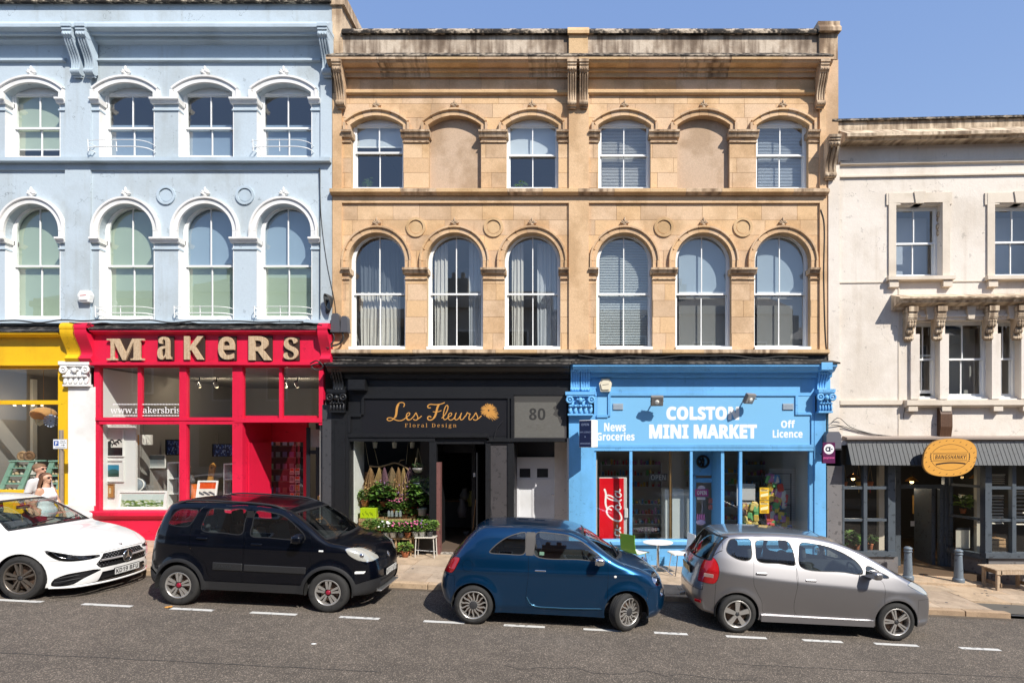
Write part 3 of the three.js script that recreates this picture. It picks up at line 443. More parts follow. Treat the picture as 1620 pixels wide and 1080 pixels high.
// light blue painted houses ----------------------------------------
M.blue = std(C(0.475, 0.55, 0.605), 0.85, { map: T.wall, bumpMap: T.paintBump, bumpScale: 0.007 });
M.blueTrim = std(C(0.46, 0.55, 0.62), 0.8, { map: T.paint, bumpMap: T.paintBump, bumpScale: 0.004 });
M.whiteTrim = std(C(0.80, 0.79, 0.77), 0.75, { map: T.paint, bumpMap: T.paintBump, bumpScale: 0.003 });
const greenFilm = phy(C(0.36, 0.45, 0.345), 0.8, { transmission: 0.12, thickness: 0 }), blueFilm = phy(C(0.25, 0.34, 0.43), 0.7);
function blueHouse(label, a, b, cs, left) {
  const x0 = X(a), x1 = X(b), H = thing('terraced_house', label, 'house', [(x0 + x1) / 2, pave((x0 + x1) / 2), ZF]), hw = 0.625;
  const arch = cs.map((c) => new Opening(X(c), hw, Y(505), Y(323), hw)), seg = cs.map((c) => new Opening(X(c), hw, Y(248), Y(132), 0.22));
  const y0 = Y(522), rect = [[x0, y0], [x1, y0], [x1, Y(-40)], [x0, Y(-40)]];
  part(H, 'wall', slab(rect, ZF - 0.30, ZF, ...[...arch, ...seg].map((o) => o.pts(0, 24).reverse())), M.blue);
  const pl = left ? [105, 126] : [126, 145];
  part(H, 'pilaster', box(X(pl[0]), X(pl[1]), Y(513), Y(108), ZF - 0.01, ZF + 0.05), M.blue);
  if (!left) part(H, 'pilaster', box(X(508), X(526), Y(513), Y(108), ZF - 0.01, ZF + 0.05), M.blue);
  const i0 = left ? x0 : X(145), i1 = left ? X(105) : X(508);
  part(H, 'band', box(i0, i1, Y(270), Y(259), ZF - 0.01, ZF + 0.045), M.blueTrim);
  const bandA = [[0.002, -0.27], [0.002, 0.05], [0.10, 0.05], [0.112, 0.085], [0.155, 0.085], [0.155, -0.02]];
  for (const [ops, yc] of [[arch, 377], [seg, 157.5]]) {
    for (const o of ops) {
      const full = o === arch[ops.indexOf(o)] && ops === arch, A = full ? Math.PI / 2 : Math.asin(Math.min(0.99, (o.hw + 0.12) / (o.R + 0.13)));
      const g = [headBand(o, bandA, ZF, -A, A, 26)], yl = full ? o.cy : o.cy + (o.R + 0.05) * Math.cos(A);
      for (const s of [-1, 1]) { const e = (p, q) => [Math.min(o.cx + s * p, o.cx + s * q), Math.max(o.cx + s * p, o.cx + s * q)]; g.push(box(...e(o.hw + 0.002, o.hw + 0.10), Y(yc), yl - 0.004, ZF - 0.27, ZF + 0.048), box(...e(o.hw + 0.10, o.hw + 0.157), Y(yc), yl + (full ? -0.004 : 0.03), ZF - 0.02, ZF + 0.083)); }
      part(H, 'arch_moulding', g, M.whiteTrim);
      // whitewashed reveal below the springing
      for (const s of [-1, 1]) part(H, 'window_reveal', box(Math.min(o.cx + s * (o.hw - 0.006), o.cx + s * (o.hw + 0.01)), Math.max(o.cx + s * (o.hw - 0.006), o.cx + s * (o.hw + 0.01)), o.yb, Y(yc) - 0.09, ZF - 0.27, ZF + 0.004), M.whiteTrim);
      part(H, 'palmette', place(palmette(1.35), o.cx, o.yt + 0.165, ZF + 0.01), M.whiteTrim);
    }
    const o = ops, n = o.length, ed = [[i0 + 0.002, o[0].cx - hw]]; for (let k = 0; k + 1 < n; k++) ed.push([o[k].cx + hw, o[k + 1].cx - hw]); ed.push([o[n - 1].cx + hw, i1 - 0.002]);
    ed.forEach(([p, q], k) => { const a0 = k ? 0.045 : 0, a1 = k < n ? 0.045 : 0; part(H, 'impost', prof([[-0.27, Y(yc)], [0.11, Y(yc)], [0.11, Y(yc) - 0.04], [0.08, Y(yc) - 0.05], [0.05, Y(yc) - 0.11], [-0.27, Y(yc) - 0.11]], p - a0, q + a1), M.whiteTrim); part(H, 'necking', box(p - a0 * 0.4, q + a1 * 0.4, Y(yc) - 0.26, Y(yc) - 0.225, ZF - 0.2, ZF + 0.028), M.blueTrim); });
  }
  const P = (name, pr, m) => part(H, name, prof(pr, x0, x1), m);
  P('string_course', [[-0.25, Y(247)], [0.17, Y(248, 12.630)], [0.17, Y(254, 12.630)], [0.10, Y(257, 12.700)], [-0.02, Y(258.8)]], M.blueTrim);
  P('sill_course', [[-0.28, Y(504.5)], [0.14, Y(506, 12.660)], [0.14, Y(511, 12.660)], [-0.02, Y(513)]], M.blueTrim);
  part(H, 'frieze_moulding', prof([[-0.02, Y(91)], [0.07, Y(92, 12.730)], [0.07, Y(95, 12.730)], [-0.02, Y(99)]], i0, i1), M.blueTrim);
  P('cornice', [[-0.02, Y(33)], [0.36, Y(37, 12.440)], [0.36, Y(42, 12.440)], [0.31, Y(45, 12.490)], [0.25, Y(50, 12.550)], [0.24, Y(54, 12.560)], [0.14, Y(57, 12.660)], [0.12, Y(63, 12.680)], [0.05, Y(68, 12.750)], [-0.02, Y(72)]], M.blueTrim);
  P('parapet_coping', [[-0.3, Y(2)], [0.1, Y(2, 12.700)], [0.1, Y(-2)], [0.0, Y(-7)], [-0.3, Y(-7)]], M.coping);
  for (const px of left ? [109.5] : [131, 512]) part(H, 'bracket', place(bracket(0.20, 1.0, 0.36), X(px, 12.5), Y(39, 12.45), ZF + 0.045), M.blueTrim);
  roofing(H, x0, x1, Y(20), slate, 0.6);
  rooms(H, x0 + 0.02, x1 - 0.02, [Y(520), Y(270), Y(80)]);
  const W = { frame: M.whiteWood, glass: M.glass };
  arch.forEach((o, k) => { sash(H, o, ZF - 0.2, W, { meet: Y(416.5) }); part(H, 'window_film', sheet(o.pts(0.03), ZF - 0.285), greenFilm); if (!left && k) part(H, 'window_film', sheet(o.pts(0.03, 20, Y(416)), ZF - 0.281), blueFilm); });
  seg.forEach((o, k) => { flatSash(H, o, Y(140), ZF - 0.2, W, { meet: Y(195.5) }); });
  if (!left) for (const k of [0, 1]) part(H, 'roundel', ring((arch[k].cx + arch[k + 1].cx) / 2, Y(309), ZF, 0.16, 0.215, 0.03), M.blueTrim);
  return { H, arch, seg };
}
const blueL = blueHouse('light blue painted house above the yellow shop, its first window from the party pilaster', -60, 126, [-73, 51], true);
const blueR = blueHouse('light blue painted house above the red shop, with white arches round three windows per floor', 126, 526, [200, 325.5, 449.5], false);

// cream rendered house, set back at a slight angle ------------------
M.cream = std(C(0.74, 0.67, 0.59), 0.88, { map: T.wall, bumpMap: T.paintBump, bumpScale: 0.010 });
M.creamTrim = std(C(0.70, 0.61, 0.50), 0.85, { map: T.paint, bumpMap: T.paintBump, bumpScale: 0.008 });
M.creamStain = std(C(0.70, 0.60, 0.48), 0.9, { map: T.streak, bumpMap: T.stoneBump, bumpScale: 0.01 });
const cream = (() => {
  const x0 = X(1310), x1 = X(1700), H = thing('terraced_house', 'cream rendered house with peeling window surrounds above the dark grey cafe', 'house', [x0, pave(x0), ZF]);
  const flat = (a, b, t, u) => new Opening((X(a) + X(b)) / 2, (X(b) - X(a)) / 2, Y(u), Y(t), 0);
  const up = [flat(1415, 1486, 325, 440), flat(1566, 1640, 327, 441)], lo = [flat(1446, 1483, 510, 631), flat(1491, 1561, 508, 631), flat(1571.5, 1606, 510, 631)];
  part(H, 'wall', slab([[x0, Y(702)], [x1, Y(702)], [x1, Y(215)], [x0, Y(215)]], ZF - 0.32, ZF, ...[...up, ...lo].map((o) => o.pts(0).reverse())), M.cream);
  part(H, 'quoin_strip', box(x0 - 0.004, X(1327), Y(702), Y(262), ZF - 0.02, ZF + 0.045), M.cream);
  part(H, 'parapet', prof([[-0.3, Y(217)], [-0.03, Y(217)], [-0.03, Y(191)], [-0.3, Y(191)]], x0, x1), M.creamStain);
  for (let k = 0; k < 7; k++) part(H, 'coping_stone', prof([[-0.35, Y(191)], [0.03, Y(191, 12.770)], [0.03, Y(188, 12.770)], [-0.35, Y(186)]], x0 + 0.1 + k * 0.8, x0 + 0.1 + k * 0.8 + 0.794), M.coping);
  part(H, 'cornice', prof([[-0.02, Y(206)], [0.40, Y(211, 12.400)], [0.40, Y(216, 12.400)], [0.33, Y(218, 12.470)], [0.30, Y(223, 12.500)], [0.06, Y(229, 12.740)], [-0.02, Y(233)]], X(1328), x1), M.creamStain);
  part(H, 'cornice_bracket', place(bracket(0.24, 0.86, 0.36, 2), X(1320, 12.5), Y(214, 12.45), ZF + 0.04), M.creamStain);
  part(H, 'frieze_moulding', [prof([[-0.02, Y(255)], [0.06, Y(256, 12.740)], [0.06, Y(260, 12.740)], [-0.02, Y(264)]], X(1328), x1), prof([[-0.02, Y(277)], [0.045, Y(278, 12.755)], [0.045, Y(280.5, 12.755)], [-0.02, Y(282)]], X(1328), x1)], M.creamTrim);
  part(H, 'band', [prof([[-0.02, Y(446.3)], [0.02, Y(446.3)], [0.02, Y(448.2)], [-0.02, Y(448.2)]], X(1328), x1), prof([[-0.02, Y(633)], [0.05, Y(633, 12.750)], [0.05, Y(640, 12.750)], [-0.02, Y(642)]], X(1328), X(1424)), box(X(1419), X(1421), Y(690), Y(448), ZF - 0.01, ZF + 0.012)], M.creamTrim);
  for (const o of up) {
    const a = o.cx - o.hw, b = o.cx + o.hw, t = o.yt, w = 0.165;
    part(H, 'window_surround', [box(a - w, a - 0.002, o.yb, t + 0.02, ZF - 0.01, ZF + 0.035), box(b + 0.002, b + w, o.yb, t + 0.02, ZF - 0.01, ZF + 0.035), box(a - w, b + w, t + 0.021, t + 0.24, ZF - 0.01, ZF + 0.036), box(a - w - 0.05, a + 0.1, t - 0.02, t + 0.25, ZF - 0.01, ZF + 0.028), box(b - 0.1 + 0.102, b + w + 0.05, t - 0.02, t + 0.25, ZF - 0.01, ZF + 0.028), slab([[o.cx - 0.09, t], [o.cx + 0.09, t], [o.cx + 0.13, t + 0.26], [o.cx - 0.13, t + 0.26]], ZF - 0.3, ZF + 0.06)], M.creamTrim);
    const r = rng(a * 100 | 0); for (let k = 0; k < 12; k++) part(H, 'chipped_render', ball(b - 0.01 + 0.02 * r(), o.yt - 0.1 - r() * 0.55, ZF - 0.05 - r() * 0.15, 0.03 + 0.03 * r(), 0.5, 1.4, 1, 6), M.creamStain);
    part(H, 'window_sill', [prof([[-0.3, o.yb], [0.14, o.yb - 0.005], [0.14, o.yb - 0.085], [-0.02, o.yb - 0.1]], a - w - 0.06, b + w + 0.06)], M.creamTrim);
    for (const q of [a - 0.08, b + 0.08]) part(H, 'sill_block', box(q - 0.1, q + 0.1, o.yb - 0.24, o.yb - 0.1, ZF - 0.01, ZF + 0.1), M.creamTrim);
  }
  const cx0 = X(1424, 12.4), cx1 = X(1640, 12.4);
  for (let k = 0; k < 9; k++) part(H, 'hood_stone', prof([[-0.02, Y(467)], [0.38, Y(470.5, 12.420)], [0.38, Y(473, 12.420)], [0.33, Y(476, 12.470)], [0.30, Y(480, 12.500)], [0.12, Y(486, 12.680)], [0.1, Y(491, 12.700)], [-0.02, Y(491)]], cx0 + (cx1 - cx0) * k / 9 + 0.001, cx0 + (cx1 - cx0) * (k + 1) / 9 - 0.001), M.creamStain);
  part(H, 'lintel_band', [box(X(1432), X(1640), Y(508), Y(490), ZF - 0.01, ZF + 0.05), prof([[0, Y(499)], [0.09, Y(499, 12.710)], [0.09, Y(502.5, 12.710)], [0, Y(504)]], X(1450), X(1640))], M.cream);
  for (const px of [1464, 1526, 1588]) part(H, 'keystone', slab([[X(px - 4.5), Y(508)], [X(px + 4.5), Y(508)], [X(px + 7), Y(487)], [X(px - 7), Y(487)]], ZF - 0.01, ZF + 0.13), M.creamTrim);
  for (const px of [1443, 1487.5, 1566.5, 1611]) {
    const x = X(px, 12.55), g = [box(x - 0.105, x + 0.105, Y(493, 12.5), Y(485, 12.5), ZF, ZF + 0.28), box(x - 0.095, x + 0.095, Y(500, 12.5), Y(493.6, 12.5), ZF, ZF + 0.25)];
    g.push(place(bracket(0.185, 0.52, 0.22, 2), x, Y(500, 12.5), ZF + 0.02));
    for (const s of [-1, 0, 1]) g.push(ball(x + s * 0.055, Y(512, 12.5), ZF + 0.2, 0.05, 0.8, 1.6, 0.7, 8), ball(x + s * 0.05, Y(522, 12.5), ZF + 0.13, 0.045, 0.8, 1.6, 0.8, 8));
    part(H, 'corbel', g, M.creamStain);
    part(H, 'mullion_pilaster', box(X(px - 6.5), X(px + 7), Y(632), Y(530), ZF - 0.01, ZF + 0.06), M.cream);
  }
  part(H, 'window_sill', prof([[-0.3, Y(631)], [0.16, Y(633, 12.640)], [0.16, Y(641, 12.640)], [0.1, Y(644, 12.700)], [-0.02, Y(645)]], X(1427), X(1640)), M.creamTrim);
  for (const px of [1437, 1488, 1566, 1610]) part(H, 'sill_block', [box(X(px - 7), X(px + 7), Y(651), Y(644), ZF - 0.01, ZF + 0.14)], M.creamTrim);
  const W = { frame: M.whiteWood, glass: M.glass };
  for (const o of up) sash(H, o, ZF - 0.22, W, { meet: Y(382), f: 0.045 });
  sash(H, lo[0], ZF - 0.22, W, { meet: Y(567), f: 0.04, open: 0.09 }); sash(H, lo[1], ZF - 0.22, W, { meet: Y(567), f: 0.045 }); sash(H, lo[2], ZF - 0.22, W, { meet: Y(567), f: 0.04 });
  rooms(H, x0 + 0.02, x1 - 0.02, [Y(705), Y(466), Y(240)]);
  roofing(H, x0, x1, Y(200), slate, 1.2);
  part(H, 'timber_shield', [prof([[0, Y(647)], [0.10, Y(647, 12.700)], [0.14, Y(655, 12.660)], [0.145, Y(675, 12.655)], [0.10, Y(691, 12.700)], [0, Y(691)]], X(1485.5, 12.65), X(1503.5, 12.65))], std(C(0.14, 0.075, 0.04), 0.6, { map: T.wood }));
  part(H, 'shop_cornice', prof([[-0.02, Y(689)], [0.22, Y(692, 12.580)], [0.22, Y(695, 12.580)], [-0.02, Y(698)]], X(1333), x1), std(C(0.30, 0.24, 0.2), 0.8));
  H.rotation.y = R(-2.2);
  return { H, up, lo, x0, x1 };
})();

// ---------- shop fronts (parts of their houses)
const fonts = {}; for (const k of ['serif_bold', 'serif_regular', 'sans_bold', 'sans_regular']) fonts[k] = await new FontLoader().loadAsync(`fonts/droid/droid_${k}.typeface.json`);
// letters fitted into a pixel rectangle of the photograph's frame, standing depth in front of z
function letters(str, font, a, b, t, u, z, depth = 0.012, bevel = 0) {
  const d = -z, g = new TextGeometry(str, { font: fonts[font], size: 1, depth, curveSegments: 4, bevelEnabled: bevel > 0, bevelSize: bevel, bevelThickness: bevel, bevelSegments: 1 });
  g.computeBoundingBox(); const q = g.boundingBox, sx = (X(b, d) - X(a, d)) / (q.max.x - q.min.x), sy = (Y(t, d) - Y(u, d)) / (q.max.y - q.min.y);
  g.translate(-q.min.x, -q.min.y, 0); g.scale(sx, sy, 1); g.translate(X(a, d), Y(u, d), z); return g;
}
const pane = (parent, a, b, t, u, z, mat = M.shopGlass) => part(parent, 'pane', sheet([[X(a, -z), Y(u, -z)], [X(b, -z), Y(u, -z)], [X(b, -z), Y(t, -z)], [X(a, -z), Y(t, -z)]], z), mat);
function shopRoom(H, a, b, y0, y1, wall, floor, depth = 5, zf = ZF - 0.05) {
  const x0 = X(a), x1 = X(b), z = zf - depth;
  part(H, 'shop_room', [box(x0, x1, y0, y1, z - 0.1, z), box(x0, x0 + 0.06, y0, y1, z + 0.001, zf), box(x1 - 0.06, x1, y0, y1, z + 0.001, zf), box(x0 + 0.061, x1 - 0.061, y1 - 0.06, y1, z + 0.001, zf)], wall);
  part(H, 'shop_floor', box(x0 + 0.061, x1 - 0.061, y0 - 0.3, y0, z + 0.001, zf - 0.02), floor);
}
const scroll = (a, b, t, u, z, p) => { const y1 = Y(t, -z - p), y0 = Y(u, -z - p), h = y1 - y0, o = []; for (let i = 0; i <= 16; i++) { const k = i / 16; o.push([p * (0.98 - 0.62 * ss(0.1, 0.75, k) + 0.24 * Math.exp(-(((k - 0.88) / 0.08) ** 2))), y1 - h * (0.1 + 0.9 * k)]); } o.push([-0.02, y0], [-0.02, y1 - h * 0.1]); const cap = new THREE.CylinderGeometry(p * 0.42, p * 0.42, X(b, 12.5) - X(a, 12.5), 18); cap.rotateZ(Math.PI / 2); cap.translate((X(a, 12.5) + X(b, 12.5)) / 2, y1 - h * 0.09, z + p * 0.6); return [prof(o, X(a, 12.5), X(b, 12.5), z), cap]; };
const rail = (m) => m;

// --- yellow shop
M.yellow = std(C(0.78, 0.46, 0.004), 0.55, { map: T.wall, bumpMap: T.paintBump, bumpScale: 0.002 }); M.red = std(C(0.66, 0.008, 0.048), 0.5, { map: T.wall, bumpMap: T.paintBump, bumpScale: 0.002 });
M.inWhite = std(C(0.66, 0.65, 0.62), 0.8); M.floorWood = std(C(0.2, 0.13, 0.08), 0.5, { map: T.wood });
{
  const H = blueL.H, m = M.yellow, z = ZF + 0.02;
  const fas = part(H, 'fascia', pb(-60, 116, 533, 577, ZF - 0.1, ZF + 0.10), m);
  part(H, 'fascia_moulding', [prof([[-0.05, Y(524)], [0.30, Y(525, 12.500)], [0.30, Y(528, 12.500)], [0.20, Y(532, 12.600)], [0.1, Y(534, 12.700)], [-0.05, Y(534)]], X(-60), X(110)), prof([[0, Y(574)], [0.14, Y(575, 12.660)], [0.14, Y(578, 12.660)], [0, Y(579)]], X(-60), X(108))], m);
  part(H, 'fascia_lead', prof([[-0.05, Y(513)], [0.32, Y(523, 12.480)], [0.32, Y(525, 12.480)], [-0.05, Y(524)]], X(-60), X(116)), M.lead);
  part(H, 'console', scroll(96, 119, 512, 572, ZF + 0.05, 0.30), m);
  part(H, 'capital', place(capital(0.70, 0.56, 0.15), X(126.5), Y(573), ZF + 0.03), M.whiteTrim);
  part(H, 'shop_pilaster', [pb(107, 150, 612, 800, ZF - 0.2, ZF + 0.06), box(X(105), X(151), pave(X(126)) - 0.1, Y(798), ZF - 0.2, ZF + 0.10)], M.whiteTrim);
  const fr = part(H, 'shop_window', [pb(-60, 92, 577, 583, z - 0.1, z), pb(-60, 92, 633, 639.5, z - 0.1, z + 0.03), pb(91, 107, 577, 800, z - 0.15, z + 0.02), pb(-60, 92, 775, 787, z - 0.1, z + 0.05), pb(-52, -46, 577, 780, z - 0.1, z)], m);
  pane(fr, -48, 92, 582, 634, z - 0.06); pane(fr, -48, 92, 639, 776, z - 0.06);
  part(H, 'stall_riser', box(X(-60), X(107), pave(X(50)) - 0.5, Y(787), ZF - 0.1, ZF + 0.03), m);
  for (const [a, b] of [[-40, 20], [28, 86]]) part(H, 'riser_panel', pb(a, b, 794, 836, ZF, ZF + 0.045), m);
  shopRoom(H, -60, 110, pave(X(30)) + 0.12, Y(575), std(C(0.22, 0.205, 0.19), 0.9), M.floorWood, 4.6);
  part(H, 'window_bed', box(X(-60), X(105), pave(X(50)), Y(783), ZF - 1.2, ZF - 0.12), std(C(0.5, 0.45, 0.36), 0.7));
}
// --- red shop
{
  const H = blueR.H, m = M.red, z = ZF + 0.04;
  const fas = part(H, 'fascia', pb(132, 508, 527, 573, ZF - 0.1, ZF + 0.13), m);
  part(H, 'fascia_moulding', [prof([[-0.05, Y(520)], [0.27, Y(521, 12.530)], [0.27, Y(524, 12.530)], [0.2, Y(527, 12.600)], [0.13, Y(530, 12.670)], [-0.05, Y(530)]], X(122), X(512)), prof([[0, Y(571)], [0.17, Y(572, 12.630)], [0.17, Y(577, 12.630)], [0, Y(579)]], X(150), X(508))], m);
  part(H, 'fascia_lead', prof([[-0.05, Y(510)], [0.29, Y(519, 12.510)], [0.29, Y(521, 12.510)], [-0.05, Y(520)]], X(118), X(522)), M.lead);
  part(H, 'console', scroll(117, 138, 512, 572, ZF + 0.05, 0.30), m); part(H, 'console', scroll(503, 519, 513, 573, ZF + 0.05, 0.30), m);
  const lw = std(C(0.76, 0.68, 0.56), 0.7, { map: T.wood }), bd = std(C(0.05, 0.026, 0.018), 0.7, { map: T.wood }), zl = ZF + 0.135;
  for (const [ch, f, a, b, t, u, ba, bb] of [['M', 'serif_bold', 170, 229, 536, 570, 186, 222], ['a', 'serif_bold', 250, 272, 533, 569, 249, 274], ['K', 'sans_bold', 292, 323, 532, 569, 310, 323], ['e', 'sans_bold', 346, 372, 533, 569, 345, 373], ['R', 'sans_bold', 394, 430, 532, 570, 393, 430], ['S', 'serif_bold', 449, 472, 534, 569, 449, 473]]) {
    const board = part(fas, 'letter_board', prb(ba, bb, t - 1, u + 1, zl - 0.01, zl + 0.03, 0.004), bd); void board;
    part(fas, 'letter', letters(ch, f, a, b, t, u, zl + 0.034, 0.035, 0.004), lw);
  }
  const F = (a, b, t, u, dz = 0) => pb(a, b, t, u, z - 0.1, z + dz);
  const fr = part(H, 'shop_window', [F(148, 156, 577, 812, 0.012), F(156, 508, 575, 581)], m);
  for (const q of [F(217, 222, 581.2, 660), F(283, 294, 578, 810, 0.015), F(367, 383, 578, 860, 0.02), F(441, 445.5, 581.2, 661), F(504, 511, 577, 672, 0.01)]) part(fr, 'mullion', q, m);
  part(fr, 'transom', [F(150, 370, 660, 665, 0.03), F(152, 370, 664.8, 671, 0.012)], m); part(fr, 'transom', F(370, 509, 661, 668, 0.03), m);
  for (const [a, b] of [[155, 218], [221, 285], [293, 369], [382, 442], [445, 505]]) pane(fr, a, b, 580, 661, z - 0.05);
  for (const [a, b] of [[155, 285], [293, 369]]) pane(fr, a, b, 669, 808, z - 0.05);
  part(H, 'window_sill', [prof([[-0.1, Y(807)], [0.10, Y(808, 12.700)], [0.13, Y(811, 12.670)], [0.13, Y(816, 12.670)], [0.06, Y(821, 12.740)], [-0.1, Y(822)]], X(147), X(383))], m);
  part(H, 'stall_riser', [box(X(150), X(383), pave(X(250)) - 0.4, Y(821), ZF - 0.1, ZF + 0.03), box(X(148), X(383), pave(X(250)) - 0.4, pave(X(150)) + 0.04, ZF - 0.1, ZF + 0.08)], m);
  // lettering on the glass
  const white = std(C(0.78, 0.78, 0.78), 0.6), zt = z - 0.047, wl = part(fr, 'window_lettering', letters('www.makersbris', 'serif_regular', 174, 284, 643.5, 653.5, zt, 0.002), white);
  part(fr, 'window_border', [638.4, 656.2].map((y) => Array.from({ length: 44 }, (_, k) => pb(178 + k * 2.4, 179.2 + k * 2.4, y, y + 1.9, zt - 0.001, zt + 0.002))), white); void wl;
  // recessed entrance
  const yb = pave(X(440)) - 0.1, yt = Y(664), zb = ZF - 1.25;
  part(H, 'entrance_panel', [box(X(378), X(383), yb, yt, zb, ZF - 0.02), box(X(384), X(384) + 0.03, yb + 0.3, Y(700), ZF - 1.1, ZF - 0.2)], m);
  part(H, 'entrance_ceiling', box(X(378), X(511), yt, yt + 0.1, zb, ZF - 0.06), m);
  const x = (px) => X(px, -zb), yy = (py) => Y(py, -zb);
  const door = part(H, 'shop_door', [box(x(380), x(424), yb, yt, zb - 0.08, zb), box(x(424.2), x(480), yy(699), yt, zb - 0.08, zb), box(x(480.2), x(486), yb, yt, zb - 0.08, zb + 0.03)], m);
  pane(door, 424, 480, 698, 880, zb - 0.05);
  const bk = std(C(0.014, 0.015, 0.019), 0.35), hd = part(H, 'house_door', [box(X(482), X(511), yb, Y(668), ZF - 0.62, ZF - 0.55), pb(484, 490, 676, 868, ZF - 0.55, ZF - 0.53), pb(488, 508, 712, 718, ZF - 0.55, ZF - 0.53), pb(488, 508, 800, 806, ZF - 0.55, ZF - 0.53)], bk);
  part(hd, 'fanlight', pb(490, 507, 679, 707, ZF - 0.56, ZF - 0.545), std(C(0.3, 0.29, 0.27), 0.6)); part(hd, 'letter_plate', prb(502, 507.5, 784, 790, ZF - 0.55, ZF - 0.525, 0.004), std(C(0.5, 0.33, 0.12), 0.35, { metalness: 0.8 }));
  part(hd, 'handle', ball(X(491), Y(787), ZF - 0.5, 0.03), M.chrome);
  part(H, 'recess_side', box(X(507.5), X(511), yb, yt, ZF - 1.25, ZF - 0.02), M.black);
  part(H, 'shop_post', [pb(509.5, 526, 640, 900, ZF - 0.3, ZF + 0.06)], std(C(0.045, 0.045, 0.05), 0.6, { map: T.scuff }));
  shopRoom(H, 150, 508, pave(X(330)) + 0.12, Y(575), std(C(0.25, 0.235, 0.215), 0.9), std(C(0.24, 0.2, 0.16), 0.5), 5.2);
  part(H, 'window_bed', box(X(152), X(378), pave(X(260)), Y(806), ZF - 0.95, ZF - 0.08), M.inWhite);
  part(H, 'display_board', [box(X(157), X(201), Y(806), Y(672), ZF - 0.30, ZF - 0.24)], M.inWhite); part(H, 'side_board', [box(X(155.5), X(157), Y(806), Y(582), ZF - 1.2, ZF - 0.08)], std(C(0.72, 0.71, 0.69), 0.8));
}
